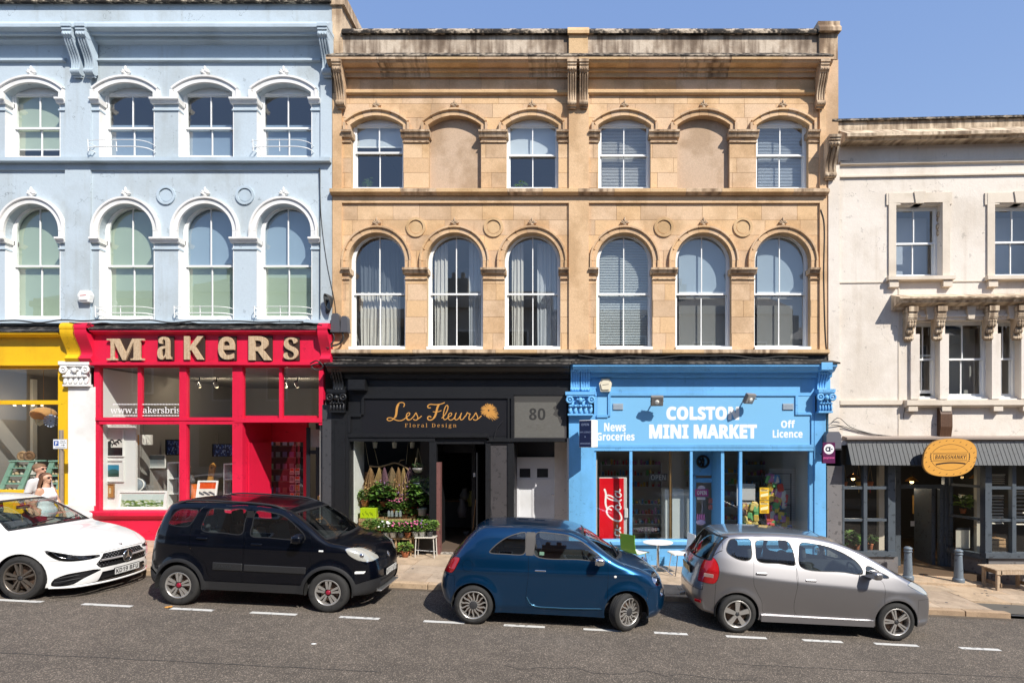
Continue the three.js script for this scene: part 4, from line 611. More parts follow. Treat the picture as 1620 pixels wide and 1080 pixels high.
// --- flower shop and number 80
M.shopBlack = std(C(0.0085, 0.009, 0.0105), 0.45, { map: T.scuff, bumpMap: T.paintBump, bumpScale: 0.003 }); M.shopGrey = std(C(0.05, 0.045, 0.047), 0.6, { map: T.scuff });
{
  const H = tanL.H, m = M.shopBlack, z = ZF + 0.05, gy = pave(X(720)) - 0.15;
  part(H, 'lead_flashing', [prof([[-0.05, Y(559)], [0.05, Y(560, 12.750)], [0.06, Y(571, 12.740)], [-0.05, Y(573)]], X(524), X(915)), prof([[-0.05, Y(571)], [0.40, Y(574, 12.400)], [0.40, Y(576, 12.400)], [-0.05, Y(576)]], X(524), X(904))], M.lead);
  part(H, 'shop_cornice', prof([[-0.05, Y(576)], [0.39, Y(576, 12.410)], [0.39, Y(579, 12.410)], [0.33, Y(582, 12.470)], [0.26, Y(588, 12.540)], [0.14, Y(592, 12.660)], [0.12, Y(599, 12.680)], [-0.05, Y(600)]], X(526), X(901)), m);
  part(H, 'fascia_band', pb(526, 903, 598, 625, ZF - 0.1, ZF + 0.05), m);
  part(H, 'bracket', place(bracket(0.22, 0.62, 0.26), X(533, 12.6), Y(577), ZF + 0.05), m);
  part(H, 'capital', place(capital(0.42, 0.52, 0.17), X(537.5), Y(617), ZF + 0.06), m);
  part(H, 'shop_pilaster', [pb(524, 551, 650, 900, ZF - 0.3, ZF + 0.07), pb(529, 546, 665, 880, ZF, ZF + 0.085), box(X(522), X(552), gy, gy + 0.45, ZF - 0.3, ZF + 0.11)], m);
  const script = canvasTex(1024, 300, (c, w, h) => {
    c.fillStyle = '#17171b'; c.fillRect(0, 0, w, h); const r = rng(3); for (let i = 0; i < 900; i++) { c.fillStyle = `rgba(${r() < 0.5 ? '90,90,98' : '0,0,0'},${0.05 * r()})`; c.fillRect(r() * w, r() * h, 30 * r(), 3 * r()); }
    c.strokeStyle = c.fillStyle = '#c08a45'; c.lineCap = c.lineJoin = 'round';
    const pen = (d, lw) => { c.lineWidth = lw; c.stroke(new Path2D(d)); };
    c.save(); c.translate(172, 22); c.scale(0.93, 0.93);   // script capitals and lower case as pen strokes
    pen('M128 42 C150 6 104 -8 84 22 C62 54 76 96 60 132 C50 158 20 172 6 158 C-8 142 22 128 48 146 C78 168 116 172 142 140', 8); pen('M88 24 C70 56 80 100 64 132', 15);
    pen('M150 128 C182 118 178 88 162 96 C140 108 144 160 166 158 C184 156 192 140 202 128', 7.5); pen('M150 126 C150 150 160 160 170 156', 11);
    pen('M202 130 C214 112 216 98 222 96 C228 118 244 136 230 154 C222 162 206 160 204 150 M232 150 C248 142 256 132 262 124', 8);
    pen('M330 52 C300 60 304 18 340 22 C376 28 410 24 436 8', 9); pen('M392 24 C370 60 378 108 352 146 C336 166 306 160 310 138 C312 124 328 122 334 132', 10); pen('M394 26 C374 64 380 104 358 138', 15); pen('M352 86 C376 92 400 84 412 76', 7);
    pen('M418 140 C452 110 476 40 458 30 C440 26 420 122 432 148 C438 162 454 150 466 132', 8);
    pen('M468 130 C500 120 496 90 480 98 C458 110 462 160 484 158 C502 156 510 140 520 126', 7.5);
    pen('M526 98 C516 124 508 156 526 156 C546 154 558 120 566 98 C556 130 552 156 566 156 C578 154 586 138 594 124', 8);
    pen('M596 126 C606 112 606 96 612 94 C616 106 632 100 632 106 C624 122 616 156 630 156 C640 154 648 140 656 128', 8);
    pen('M656 130 C668 112 670 98 676 96 C682 118 698 136 684 154 C676 162 660 160 658 150 M686 150 C702 142 708 132 716 122', 8); c.restore();
    c.font = '40px serif'; c.textAlign = 'left'; let x = 298; for (const ch of 'Floral Design') { c.fillText(ch, x, 226); x += c.measureText(ch).width + 9.5; }
    const bx = 890, by = 92, q = rng(8); c.lineWidth = 3; for (let i = 0; i < 210; i++) { const a = i * 2.39996, l = 12 + 46 * Math.sqrt(q()), k = 1 + 0.75 * Math.max(0, Math.cos(a - 0.9)) ** 6; c.beginPath(); c.moveTo(bx + 8 * Math.cos(a), by + 8 * Math.sin(a)); c.quadraticCurveTo(bx + l * 0.6 * Math.cos(a + 0.25), by + l * 0.6 * Math.sin(a + 0.25), bx + l * k * Math.cos(a), by + l * k * Math.sin(a)); c.stroke(); }
  });
  const fas = part(H, 'fascia', [pb(551, 813, 622, 693, ZF - 0.1, ZF + 0.04)], m);
  part(fas, 'sign_board', pcard(573, 803, 631, 690, ZF + 0.048), std(C(1, 1, 1), 0.4, { map: script }), true);
  const B = (a, b, t, u) => part(fas, 'moulding', pb(a, b, t, u, ZF + 0.03, ZF + 0.085), m);
  B(571, 812, 624, 630); B(571, 575.5, 630, 656); B(550, 571, 654, 659); B(550, 554, 659, 686); B(550, 773, 685, 691.5); B(770, 773.5, 691, 697); B(770, 894, 693, 698.5); B(803, 806, 630, 693); B(808.5, 813, 630, 693);
  // display window
  const fr = part(H, 'shop_window', [pb(549, 552.5, 692, 845, z - 0.1, z), pb(552, 688, 691, 698, z - 0.1, z + 0.01), pb(679, 690, 698, 880, z - 0.14, z), pb(552, 681, 838, 845, z - 0.1, z + 0.03)], m);
  pane(fr, 551, 681, 697, 840, z - 0.06);
  part(H, 'stall_riser', box(X(549), X(689), gy, Y(844), ZF - 0.1, ZF + 0.03), m);
  const brown = std(C(0.16, 0.07, 0.062), 0.5, { map: T.scuff });
  part(H, 'door_post', [box(X(690), X(697), gy, Y(731), ZF - 0.12, ZF + 0.03)], brown);
  part(H, 'window_return', [box(X(683), X(687), gy, Y(698), ZF - 1.1, ZF - 0.08)], m);
  part(H, 'recess_head', [box(X(689), X(772), Y(702), Y(692), ZF - 1.0, ZF)], m);
  const zb = ZF - 0.95; part(H, 'door_frame', [box(X(690, -zb), X(697, -zb), gy, Y(695, -zb), zb - 0.1, zb), box(X(697, -zb), X(746, -zb), Y(716, -zb), Y(696, -zb), zb - 0.1, zb), box(X(746.2, -zb), X(752, -zb), gy, Y(696, -zb), zb - 0.1, zb + 0.02)], m);
  const dr = part(H, 'shop_door', [box(X(752), X(753.6), gy + 0.2, Y(716), ZF - 0.95, ZF - 0.1)], m); part(dr, 'notice', box(X(748.5, 13.4), X(752, 13.4), Y(754, 13.4), Y(748, 13.4), ZF - 0.62, ZF - 0.6), M.white);
  part(H, 'shop_post', [pb(768, 776, 697, 890, ZF - 0.3, ZF + 0.05), pb(803, 813, 697, 890, ZF - 0.3, ZF + 0.05), pb(776, 803, 697, 703, ZF - 0.3, ZF + 0.04)], m);
  part(H, 'grey_panel', pb(776, 803, 703, 890, ZF - 0.2, ZF + 0.02), M.shopGrey);
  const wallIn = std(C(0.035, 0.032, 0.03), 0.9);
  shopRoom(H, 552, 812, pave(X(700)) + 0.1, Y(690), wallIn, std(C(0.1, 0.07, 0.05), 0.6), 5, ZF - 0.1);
  part(H, 'window_reveal', box(X(552) + 0.062, X(552) + 0.08, Y(840), Y(698), ZF - 0.72, ZF - 0.11), M.white);
  part(H, 'window_bed', box(X(553), X(683), pave(X(600)), Y(836), ZF - 1.0, ZF - 0.1), M.wood);
  // number 80
  const eighty = canvasTex(512, 420, (c, w, h) => { c.fillStyle = '#5a5853'; c.fillRect(0, 0, w, h); const r = rng(6); for (let i = 0; i < 2500; i++) { c.fillStyle = `rgba(${r() < 0.5 ? '60,60,58' : '170,168,160'},${0.06 * r()})`; c.fillRect(r() * w, r() * h, 2 + 30 * r(), 2 + 6 * r()); } c.fillStyle = '#3c3a37'; c.fillRect(0, 0, w, 64); c.beginPath(); c.moveTo(w, 40); for (const [x, y] of [[w - 90, 50], [w - 80, 90], [w - 120, 120], [w - 95, 150], [w - 120, 190], [w - 70, 215], [w - 50, 270], [w - 15, 300], [w, 330]]) c.lineTo(x, y); c.fill(); c.fillStyle = '#262523'; c.font = 'bold 170px sans-serif'; c.textAlign = 'center'; c.save(); c.translate(232, 242); c.scale(0.95, 0.95); c.fillText('80', 0, 0); c.restore(); for (let i = 0; i < 160; i++) { c.fillStyle = `rgba(70,68,62,${0.12 * r()})`; c.beginPath(); c.ellipse(130 + 190 * r(), 290 + 60 * r(), 14 * r(), 10 * r(), 0, 0, 7); c.fill(); } });
  const np = part(H, 'number_panel', [pb(813, 896, 624, 693, ZF - 0.2, ZF + 0.03)], M.shopGrey); part(np, 'house_number', pcard(814, 893, 626, 692, ZF + 0.034), std(C(1, 1, 1), 0.6, { map: eighty }), true);
  const zd = ZF - 0.85, dx = (p) => X(p, -zd), dy = (p) => Y(p, -zd), wd = std(C(0.68, 0.69, 0.71), 0.5, { map: T.paint });
  const fd = part(H, 'front_door', [box(dx(815), dx(877), gy, dy(727), zd - 0.08, zd), pb(815, 821, 727, 860, zd, zd + 0.018), pb(871, 877, 727, 860, zd, zd + 0.018), pb(842, 847.5, 727, 860, zd, zd + 0.018), pb(821, 842, 727, 737, zd, zd + 0.018), pb(847.5, 871, 727, 737, zd, zd + 0.018), pb(821, 842, 757, 763, zd, zd + 0.018), pb(847.5, 871, 757, 763, zd, zd + 0.018)], wd);
  for (const [a, b] of [[822, 839], [849.5, 867]]) part(fd, 'pane', pb(a, b, 741, 755, zd - 0.01, zd + 0.005), std(C(0.03, 0.03, 0.032), 0.12));
  part(fd, 'handle', ball(dx(874), dy(782), zd + 0.04, 0.025), M.chrome);
  part(H, 'transom_window', [pb(813, 879, 723, 727.5, zd - 0.1, zd + 0.03)], wd); part(H, 'transom_pane', pb(813, 879, 698, 723, zd - 0.05, zd - 0.02), std(C(0.03, 0.03, 0.03), 0.1));
  part(H, 'door_reveal', [box(X(897), X(902), gy, Y(693), zd - 0.1, ZF + 0.0), box(dx(877.4), X(897), gy, Y(693), zd - 0.1, zd + 0.04)], std(C(0.74, 0.70, 0.66), 0.8, { map: T.wall }));
  part(H, 'recess_head', [box(X(811), X(900), Y(699), Y(691), zd - 0.1, ZF - 0.02)], m);
  part(H, 'recess_side', [box(X(811), X(812.6), gy, Y(692), zd - 0.1, ZF - 0.02)], M.shopGrey);
}
// --- mini market
M.shopBlue = std(C(0.14, 0.42, 0.76), 0.55, { map: T.wall, bumpMap: T.paintBump, bumpScale: 0.003 });
{
  const H = tanR.H, m = M.shopBlue, z = ZF + 0.05, gy = pave(X(1290)) - 0.1;
  part(H, 'lead_flashing', [prof([[-0.05, Y(559)], [0.05, Y(560, 12.750)], [0.06, Y(571, 12.740)], [-0.05, Y(573)]], X(915), X(1308)), prof([[-0.05, Y(569)], [0.42, Y(573, 12.380)], [0.42, Y(575.5, 12.380)], [-0.05, Y(575.5)]], X(905), X(1316))], M.lead);
  part(H, 'shop_cornice', [prof([[-0.05, Y(575.5)], [0.40, Y(575.5, 12.400)], [0.40, Y(579, 12.400)], [0.34, Y(582, 12.460)], [0.27, Y(587, 12.530)], [0.16, Y(590, 12.640)], [0.14, Y(596, 12.660)], [-0.05, Y(599)]], X(906), X(1312)), prb(1300, 1318, 573, 585, ZF, ZF + 0.44, 0.01)], m);
  part(H, 'dentil_band', Array.from({ length: 90 }, (_, k) => pb(934 + k * 4, 936 + k * 4, 590, 592.5, ZF, ZF + 0.17)), m);
  part(H, 'fascia_band', pb(903, 1314, 597, 626, ZF - 0.1, ZF + 0.06), m);
  for (const px of [910, 926]) part(H, 'bracket', place(bracket(0.2, 0.6, 0.24), X(px, 12.6), Y(579), ZF + 0.06), m);
  part(H, 'bracket', place(bracket(0.2, 0.55, 0.2), X(1303, 12.6), Y(583), ZF + 0.06), m);
  part(H, 'capital', place(capital(0.68, 0.53, 0.2), X(918), Y(621), ZF + 0.08), m); part(H, 'capital', place(capital(0.38, 0.53, 0.2), X(1300), Y(617), ZF + 0.08), m);
  part(H, 'shop_pilaster', [pb(900, 940, 655, 930, ZF - 0.3, ZF + 0.08)], m); part(H, 'shop_pilaster', [pb(1289, 1307, 652, 940, ZF - 0.3, ZF + 0.08)], m);
  const sign = canvasTex(2048, 530, (c, w, h) => {
    c.fillStyle = '#7fbfea'; c.fillRect(0, 0, w, h); const r = rng(12); for (let i = 0; i < 1400; i++) { c.fillStyle = `rgba(${r() < 0.5 ? '90,160,210' : '160,210,245'},${0.07 * r()})`; c.fillRect(r() * w, r() * h, 60 * r(), 5 * r()); }
    const kx = w / (1286 - 945), ky = h / (707 - 626); c.fillStyle = c.strokeStyle = '#f4f6f6'; c.lineJoin = 'round';
    const put = (s, a, b, t, u, lw, font = 'bold 100px sans-serif') => { c.font = font; const q = c.measureText(s), tw = q.actualBoundingBoxRight + q.actualBoundingBoxLeft, th = q.actualBoundingBoxAscent; c.save(); c.translate((a - 945) * kx, (u - 626) * ky); c.scale((b - a) * kx / tw, (u - t) * ky / th); c.lineWidth = lw; c.fillText(s, q.actualBoundingBoxLeft, 0); c.strokeText(s, q.actualBoundingBoxLeft, 0); c.restore(); };
    put('COLSTON', 1055, 1169, 643, 663, 7); put('MINI MARKET', 1028, 1197, 672, 693, 7); put('News', 956, 990, 669, 682, 3); put('Groceries', 944, 1004, 684, 697, 3); put('Off', 1236, 1258, 664.5, 676.5, 3); put('Licence', 1223, 1270, 680, 692.5, 3);
  });
  const fas = part(H, 'fascia', pb(940, 1290, 624, 709, ZF - 0.1, ZF + 0.05), m);
  part(fas, 'sign_board', pcard(945, 1286, 627, 706, ZF + 0.055), std(C(0.85, 0.85, 0.85), 0.45, { map: sign }), true);
  const B = (a, b, t, u) => part(fas, 'moulding', pb(a, b, t, u, ZF + 0.03, ZF + 0.085), m);
  B(962, 1262, 621, 626); B(962, 966, 626, 658); B(944, 962, 656, 660); B(1259, 1263, 626, 656); B(1260, 1288, 652, 656); B(1284, 1288, 656, 703); B(940, 1288, 703, 707.5);
  part(H, 'window_head', [pb(940, 1288, 707.5, 713, ZF - 0.15, ZF + 0.075)], m);
  for (const [a, b] of [[970, 986], [1239, 1256]]) part(H, 'vent', [pb(a, b, 638, 648, ZF, ZF + 0.075), ...[640, 643, 646].map((t) => pb(a + 1, b - 1, t, t + 1.4, ZF, ZF + 0.082))], std(C(0.3, 0.36, 0.42), 0.6));
  const fr = part(H, 'shop_window', [pb(938, 943, 712, 858, z - 0.1, z), pb(996, 1000.5, 712, 856, z - 0.08, z + 0.01), pb(1092, 1096, 712, 930, z - 0.1, z + 0.01), pb(1170, 1174.5, 712, 856, z - 0.1, z + 0.01), pb(1281, 1290, 712, 858, z - 0.1, z), pb(1141, 1146, 712, 930, z - 0.9, z - 0.02)], m);
  pane(fr, 942, 997, 712, 855, z - 0.05); pane(fr, 1000, 1093, 712, 855, z - 0.05); pane(fr, 1145, 1171, 712, 855, z - 0.05); pane(fr, 1174, 1282, 712, 855, z - 0.05);
  for (const [a, b] of [[939, 1094], [1143, 1290]]) { part(H, 'window_sill', prof([[-0.1, Y(853)], [0.1, Y(854, 12.700)], [0.12, Y(857, 12.680)], [0.12, Y(862, 12.680)], [-0.1, Y(864)]], X(a), X(b)), m); part(H, 'stall_riser', box(X(a), X(b), gy, Y(862), ZF - 0.1, ZF + 0.04), m); }
  part(H, 'air_brick', [pb(1041, 1052, 880, 892, ZF, ZF + 0.055), ...[882, 885.5, 889].map((t) => pb(1042.5, 1050.5, t, t + 1.6, ZF, ZF + 0.06))], std(C(0.10, 0.32, 0.55), 0.6));
  const zb = ZF - 0.8, x = (p) => X(p, -zb), yy = (p) => Y(p, -zb);
  const door = part(H, 'shop_door', [box(x(1096), x(1142), yy(752), yy(705), zb - 0.08, zb), box(x(1096), x(1101), gy, yy(752.3), zb - 0.08, zb + 0.03), box(x(1131), x(1142), gy, yy(752.3), zb - 0.08, zb + 0.02), box(x(1101.3), x(1130.7), yy(763), yy(756), zb - 0.08, zb + 0.015)], m);
  pane(door, 1101, 1131, 762, 930, zb - 0.03);
  part(H, 'window_return', [box(X(1093.5), X(1094.5), Y(856), Y(712), ZF - 0.8, ZF)], M.shopGlass); part(H, 'recess_ceiling', [box(X(1094), X(1144), Y(712), Y(709), ZF - 0.9, ZF - 0.1)], m);
  part(door, 'fan', [place(new THREE.TorusGeometry(0.135, 0.03, 8, 20), x(1112), yy(730), zb + 0.02), ...Array.from({ length: 6 }, (_, k) => place(box(-0.03, 0.03, 0.0, 0.13, -0.004, 0.004), x(1112), yy(730), zb + 0.02, 0.5, 0, k * Math.PI / 3)), ball(x(1112), yy(730), zb + 0.03, 0.035)], M.black);
  shopRoom(H, 941, 1288, pave(X(1110)) + 0.12, Y(708), std(C(0.50, 0.46, 0.41), 0.9), std(C(0.4, 0.38, 0.34), 0.5), 3.2, ZF - 0.09);
}
// --- dark grey cafe
M.cafe = std(C(0.075, 0.092, 0.11), 0.5, { map: T.scuff }); M.cafeWall = std(C(0.165, 0.155, 0.155), 0.75, { map: T.scuff, bumpMap: T.stoneBump, bumpScale: 0.003 });
{
  const H = cream.H, m = M.cafe, gy = pave(X(1620)) - 0.1, z = ZF + 0.02, x1 = X(1700);
  part(H, 'shop_pier', [pb(1309, 1333, 737, 950, ZF - 0.3, ZF + 0.02)], M.cafeWall);
  part(H, 'awning_board', [pb(1331, 1700, 697, 704, ZF - 0.1, ZF + 0.12)], std(C(0.5, 0.48, 0.47), 0.8, { map: T.scuff }));
  const slatMat = std(C(0.030, 0.035, 0.040), 0.6, { map: T.scuff });
  const aw = part(H, 'awning', prof([[0.05, Y(702, 12.750)], [0.13, Y(702, 12.670)], [0.34, Y(733, 12.45)], [0.30, Y(735, 12.45)], [0.05, Y(735, 12.750)]], X(1336), x1), std(C(0.010, 0.012, 0.014), 0.8));
  for (let k = 0; k < 57; k++) { const xa = X(1335) + k * 0.092; part(aw, 'slat', prof([[0.14, Y(701.5, 12.660)], [0.158, Y(701, 12.642)], [0.375, Y(735.5, 12.42)], [0.355, Y(736, 12.42)]], xa + 0.006, xa + 0.086), slatMat); }
  const win = part(H, 'shop_window', [pb(1332, 1336, 735, 878, z - 0.1, z), pb(1366, 1371.5, 735, 878, z - 0.1, z + 0.03), pb(1404, 1415, 735, 880, z - 0.14, z + 0.03), pb(1334, 1408, 769, 773.5, z - 0.1, z + 0.005), pb(1334, 1408, 820, 824, z - 0.1, z + 0.005)], m);
  for (const [a, b] of [[1335, 1367], [1371, 1405]]) for (const [t, u] of [[735, 770], [773, 821], [823, 876]]) pane(win, a, b, t, u, z - 0.05);
  part(H, 'window_sill', [pb(1333, 1417, 872, 880, ZF - 0.1, ZF + 0.10)], m);
  part(H, 'stall_riser', [box(X(1333), X(1417), gy, Y(879), ZF - 0.15, ZF + 0.05)], M.cafeWall);
  // door recess and splayed window
  const zb = ZF - 1.0, xd = (p) => X(p, -zb), yd = (p) => Y(p, -zb);
  part(H, 'door_frame', [box(xd(1412), xd(1420), gy, yd(735), zb - 0.1, zb), box(xd(1420.2), xd(1486), yd(772), yd(766), zb - 0.1, zb + 0.01), box(xd(1480), xd(1486), gy, yd(772.3), zb - 0.1, zb), box(xd(1486.3), xd(1494), gy, yd(735), zb - 0.1, zb + 0.02)], m);
  const dr = part(H, 'shop_door', [box(xd(1473), xd(1479), gy + 0.1, yd(773), zb - 0.9, zb - 0.15)], m); void dr;
  part(H, 'recess_head', [box(X(1408), X(1560), Y(737), Y(730), ZF - 1.0, ZF - 0.0)], m);
  const A = [xd(1492), zb], B = [X(1556), ZF], dirx = B[0] - A[0], dirz = B[1] - A[1], len = Math.hypot(dirx, dirz), turn = -Math.atan2(dirz, dirx);
  const splay = (g) => merge(g).clone().applyMatrix4(new THREE.Matrix4().makeRotationY(turn)).translate(A[0], 0, A[1]);
  const sw = part(H, 'splayed_window', [splay([box(0, 0.09, gy, Y(735), -0.06, 0.02), box(len - 0.1, len, gy, Y(735), -0.06, 0.04), box(0, len, Y(772), Y(768), -0.06, 0.0), box(0, len, Y(824), Y(820), -0.06, 0.0), box(0, len, Y(884), Y(876), -0.1, 0.06)])], m);
  for (const [t, u] of [[735, 770], [772, 822], [822, 880]]) part(sw, 'pane', [splay([sheet([[0.08, Y(u)], [len - 0.09, Y(u)], [len - 0.09, Y(t)], [0.08, Y(t)]], -0.03)])], M.shopGlass);
  part(H, 'splayed_riser', [splay([box(0, len, gy, Y(883), -0.1, 0.0)])], M.cafeWall);
  const w2 = part(H, 'shop_window', [pb(1553, 1563, 735, 880, z - 0.14, z + 0.035), pb(1594, 1600, 735, 880, z - 0.1, z + 0.02), pb(1640, 1646, 735, 880, z - 0.1, z + 0.02), pb(1560, 1700, 768.5, 773, z - 0.1, z + 0.005), pb(1560, 1700, 819.5, 823.5, z - 0.1, z + 0.005)], m);
  for (const [a, b] of [[1562, 1595], [1599, 1641]]) for (const [t, u] of [[735, 770], [772, 821], [823, 876]]) pane(w2, a, b, t, u, z - 0.05);
  part(H, 'window_sill', [pb(1554, 1700, 873, 881, ZF - 0.1, ZF + 0.10)], m);
  part(H, 'stall_riser', [box(X(1556), x1, gy - 0.2, Y(880), ZF - 0.15, ZF + 0.04)], M.cafeWall);
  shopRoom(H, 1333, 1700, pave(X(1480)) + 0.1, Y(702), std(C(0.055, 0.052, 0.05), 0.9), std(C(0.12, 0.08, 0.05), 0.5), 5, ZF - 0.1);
}

// ---------- things in the windows, on the fronts and on the pavement
const seg2 = (w, h, nx = 1, ny = 1) => new THREE.PlaneGeometry(w, h, nx, ny);
function leaves(n, rx, ry, rz, size, seed, droop = 0.3) {   // a loose clump of pointed leaves round the origin
  const r = rng(seed), pos = [];
  for (let i = 0; i < n; i++) {
    const a = r() * 6.283, u = Math.acos(1 - 1.5 * r()), q = Math.cbrt(0.15 + 0.85 * r()), c = new THREE.Vector3(rx * q * Math.sin(u) * Math.cos(a), ry * q * Math.cos(u), rz * q * Math.sin(u) * Math.sin(a));
    const d = new THREE.Vector3(Math.cos(a), droop * (r() * 2 - 1.2) + 0.3, Math.sin(a)).normalize(), s = size * (0.6 + 0.8 * r()), w = new THREE.Vector3(-d.z, (r() - 0.5) * 0.9, d.x).normalize().multiplyScalar(s * 0.32), m = c.clone().addScaledVector(d, s * 0.5), up = new THREE.Vector3(0, s * 0.12, 0), t = c.clone().addScaledVector(d, s).sub(up), A = m.clone().add(w).add(up), B = m.clone().sub(w).add(up);
    pos.push(...c, ...A, ...m, ...m, ...A, ...t, ...c, ...m, ...B, ...m, ...t, ...B);
  }
  const g = new THREE.BufferGeometry(); g.setAttribute('position', new THREE.Float32BufferAttribute(pos, 3)); g.computeVertexNormals(); return g;
}
const potGeo = (r, h) => lathe([[0, 0], [r * 0.72, 0], [r * 0.95, h * 0.82], [r * 1.06, h * 0.82], [r * 1.06, h], [r * 0.9, h], [r * 0.85, h * 0.85], [0, h * 0.85]], 0, 0, 0, 16);
const petal = ['pink', 'white', 'purple', 'red', 'yellow'].map((n, i) => std([C(0.55, 0.12, 0.25), C(0.75, 0.73, 0.70), C(0.26, 0.10, 0.36), C(0.6, 0.05, 0.03), C(0.7, 0.48, 0.05)][i], 0.6));
function potPlant(label, at, o, group) {
  const { r = 0.09, h = 0.14, mat = M.terracotta, n = 90, w = 0.16, t = 0.17, leaf = 0.07, tone = 1, seed = 1, flower = -1 } = o, g = thing('pot_plant', label, 'plant', at, 0, group), [x, y, z] = at, R0 = rng(seed);
  if (h) part(g, 'pot', place(potGeo(r, h), x, y, z), mat);
  part(g, 'stem', Array.from({ length: 5 }, () => bar([x, y + h * 0.8, z], [x + (R0() - 0.5) * w * 1.4, y + h + t * (0.4 + R0()), z + (R0() - 0.5) * w], 0.005, 5)), M.leaf[3]);
  part(g, 'foliage', place(leaves(n, w, t, w * 0.8, leaf, seed), x, y + h + t * 0.55, z), M.leaf[tone]).userData = { kind: 'stuff' };
  part(g, 'foliage', place(leaves(n >> 1, w * 0.9, t * 0.9, w * 0.7, leaf, seed + 50), x, y + h + t * 0.6, z), M.leaf[(tone + 1) % 3]).userData = { kind: 'stuff' };
  if (flower >= 0) part(g, 'blossom', Array.from({ length: 14 }, () => ball(x + (R0() - 0.5) * w * 1.9, y + h + t * (0.7 + 0.8 * R0()), z + 0.05 + w * 0.6 * R0(), 0.018 + 0.012 * R0(), 1, 0.7, 1, 6)), petal[flower]).userData = { kind: 'stuff' };
  return g;
}
function glowAt(g, x, y, z, power) { const l = new THREE.PointLight(C(1, 0.84, 0.62), power, 0, 2); l.position.set(x, y, z); l.castShadow = true; l.shadow.radius = 1.5; g.add(l); }
// --- curtains and blinds behind the upper windows
const cloth = phy(C(0.62, 0.60, 0.56), 0.95, { side: THREE.DoubleSide, transmission: 0.25, thickness: 0 }), netting = phy(C(0.55, 0.58, 0.62), 0.95, { transmission: 0.35, thickness: 0 });
function curtain(label, a, b, t, u, z, o = {}) {
  const { folds = 7, spread = 0, mat = cloth, amp = 0.03 } = o, x0 = X(a, -z), x1 = X(b, -z), y0 = Y(u, -z), y1 = Y(t, -z), g = seg2(1, 1, folds * 8, 8), p = g.attributes.position;
  for (let i = 0; i < p.count; i++) { const s = p.getX(i) + 0.5, v = p.getY(i) + 0.5; p.setXYZ(i, x0 + (x1 - x0) * (s + spread * (s - 0.5) * (1 - v) * (1 - v)), y0 + (y1 - y0) * v + 0.01 * Math.sin(s * 40), z + amp * (0.7 * Math.sin(s * folds * 6.283 + 1.1 * Math.sin(v * 3 + s * 5) + 2.2 * Math.sin(s * 4.3)) + 0.5 * Math.sin(s * folds * 9.7 + 2 * v)) * (1 - 0.3 * v)); }
  g.computeVertexNormals(); return solo('curtain', label, 'curtain', g, mat, [(x0 + x1) / 2, y0, z]);
}
function blind(label, a, b, t, u, z, slats, mat) {
  const x0 = X(a, -z), x1 = X(b, -z), y0 = Y(u, -z), y1 = Y(t, -z), g = thing('window_blind', label, 'blind', [(x0 + x1) / 2, y0, z]);
  if (slats) { part(g, 'slats', Array.from({ length: slats }, (_, k) => place(box(x0, x1, -0.002, 0.002, -0.022, 0.022), 0, y0 + (y1 - y0) * (k + 0.5) / slats, z, 0, 0.75)), mat).userData = { kind: 'stuff' }; part(g, 'head_rail', box(x0, x1, y1, y1 + 0.03, z - 0.02, z + 0.02), mat); }
  else { part(g, 'fabric', box(x0, x1, y0, y1, z - 0.003, z + 0.003), mat); part(g, 'bottom_bar', box(x0, x1, y0 - 0.03, y0 - 0.001, z - 0.012, z + 0.012), M.whiteWood); }
  return g;
}
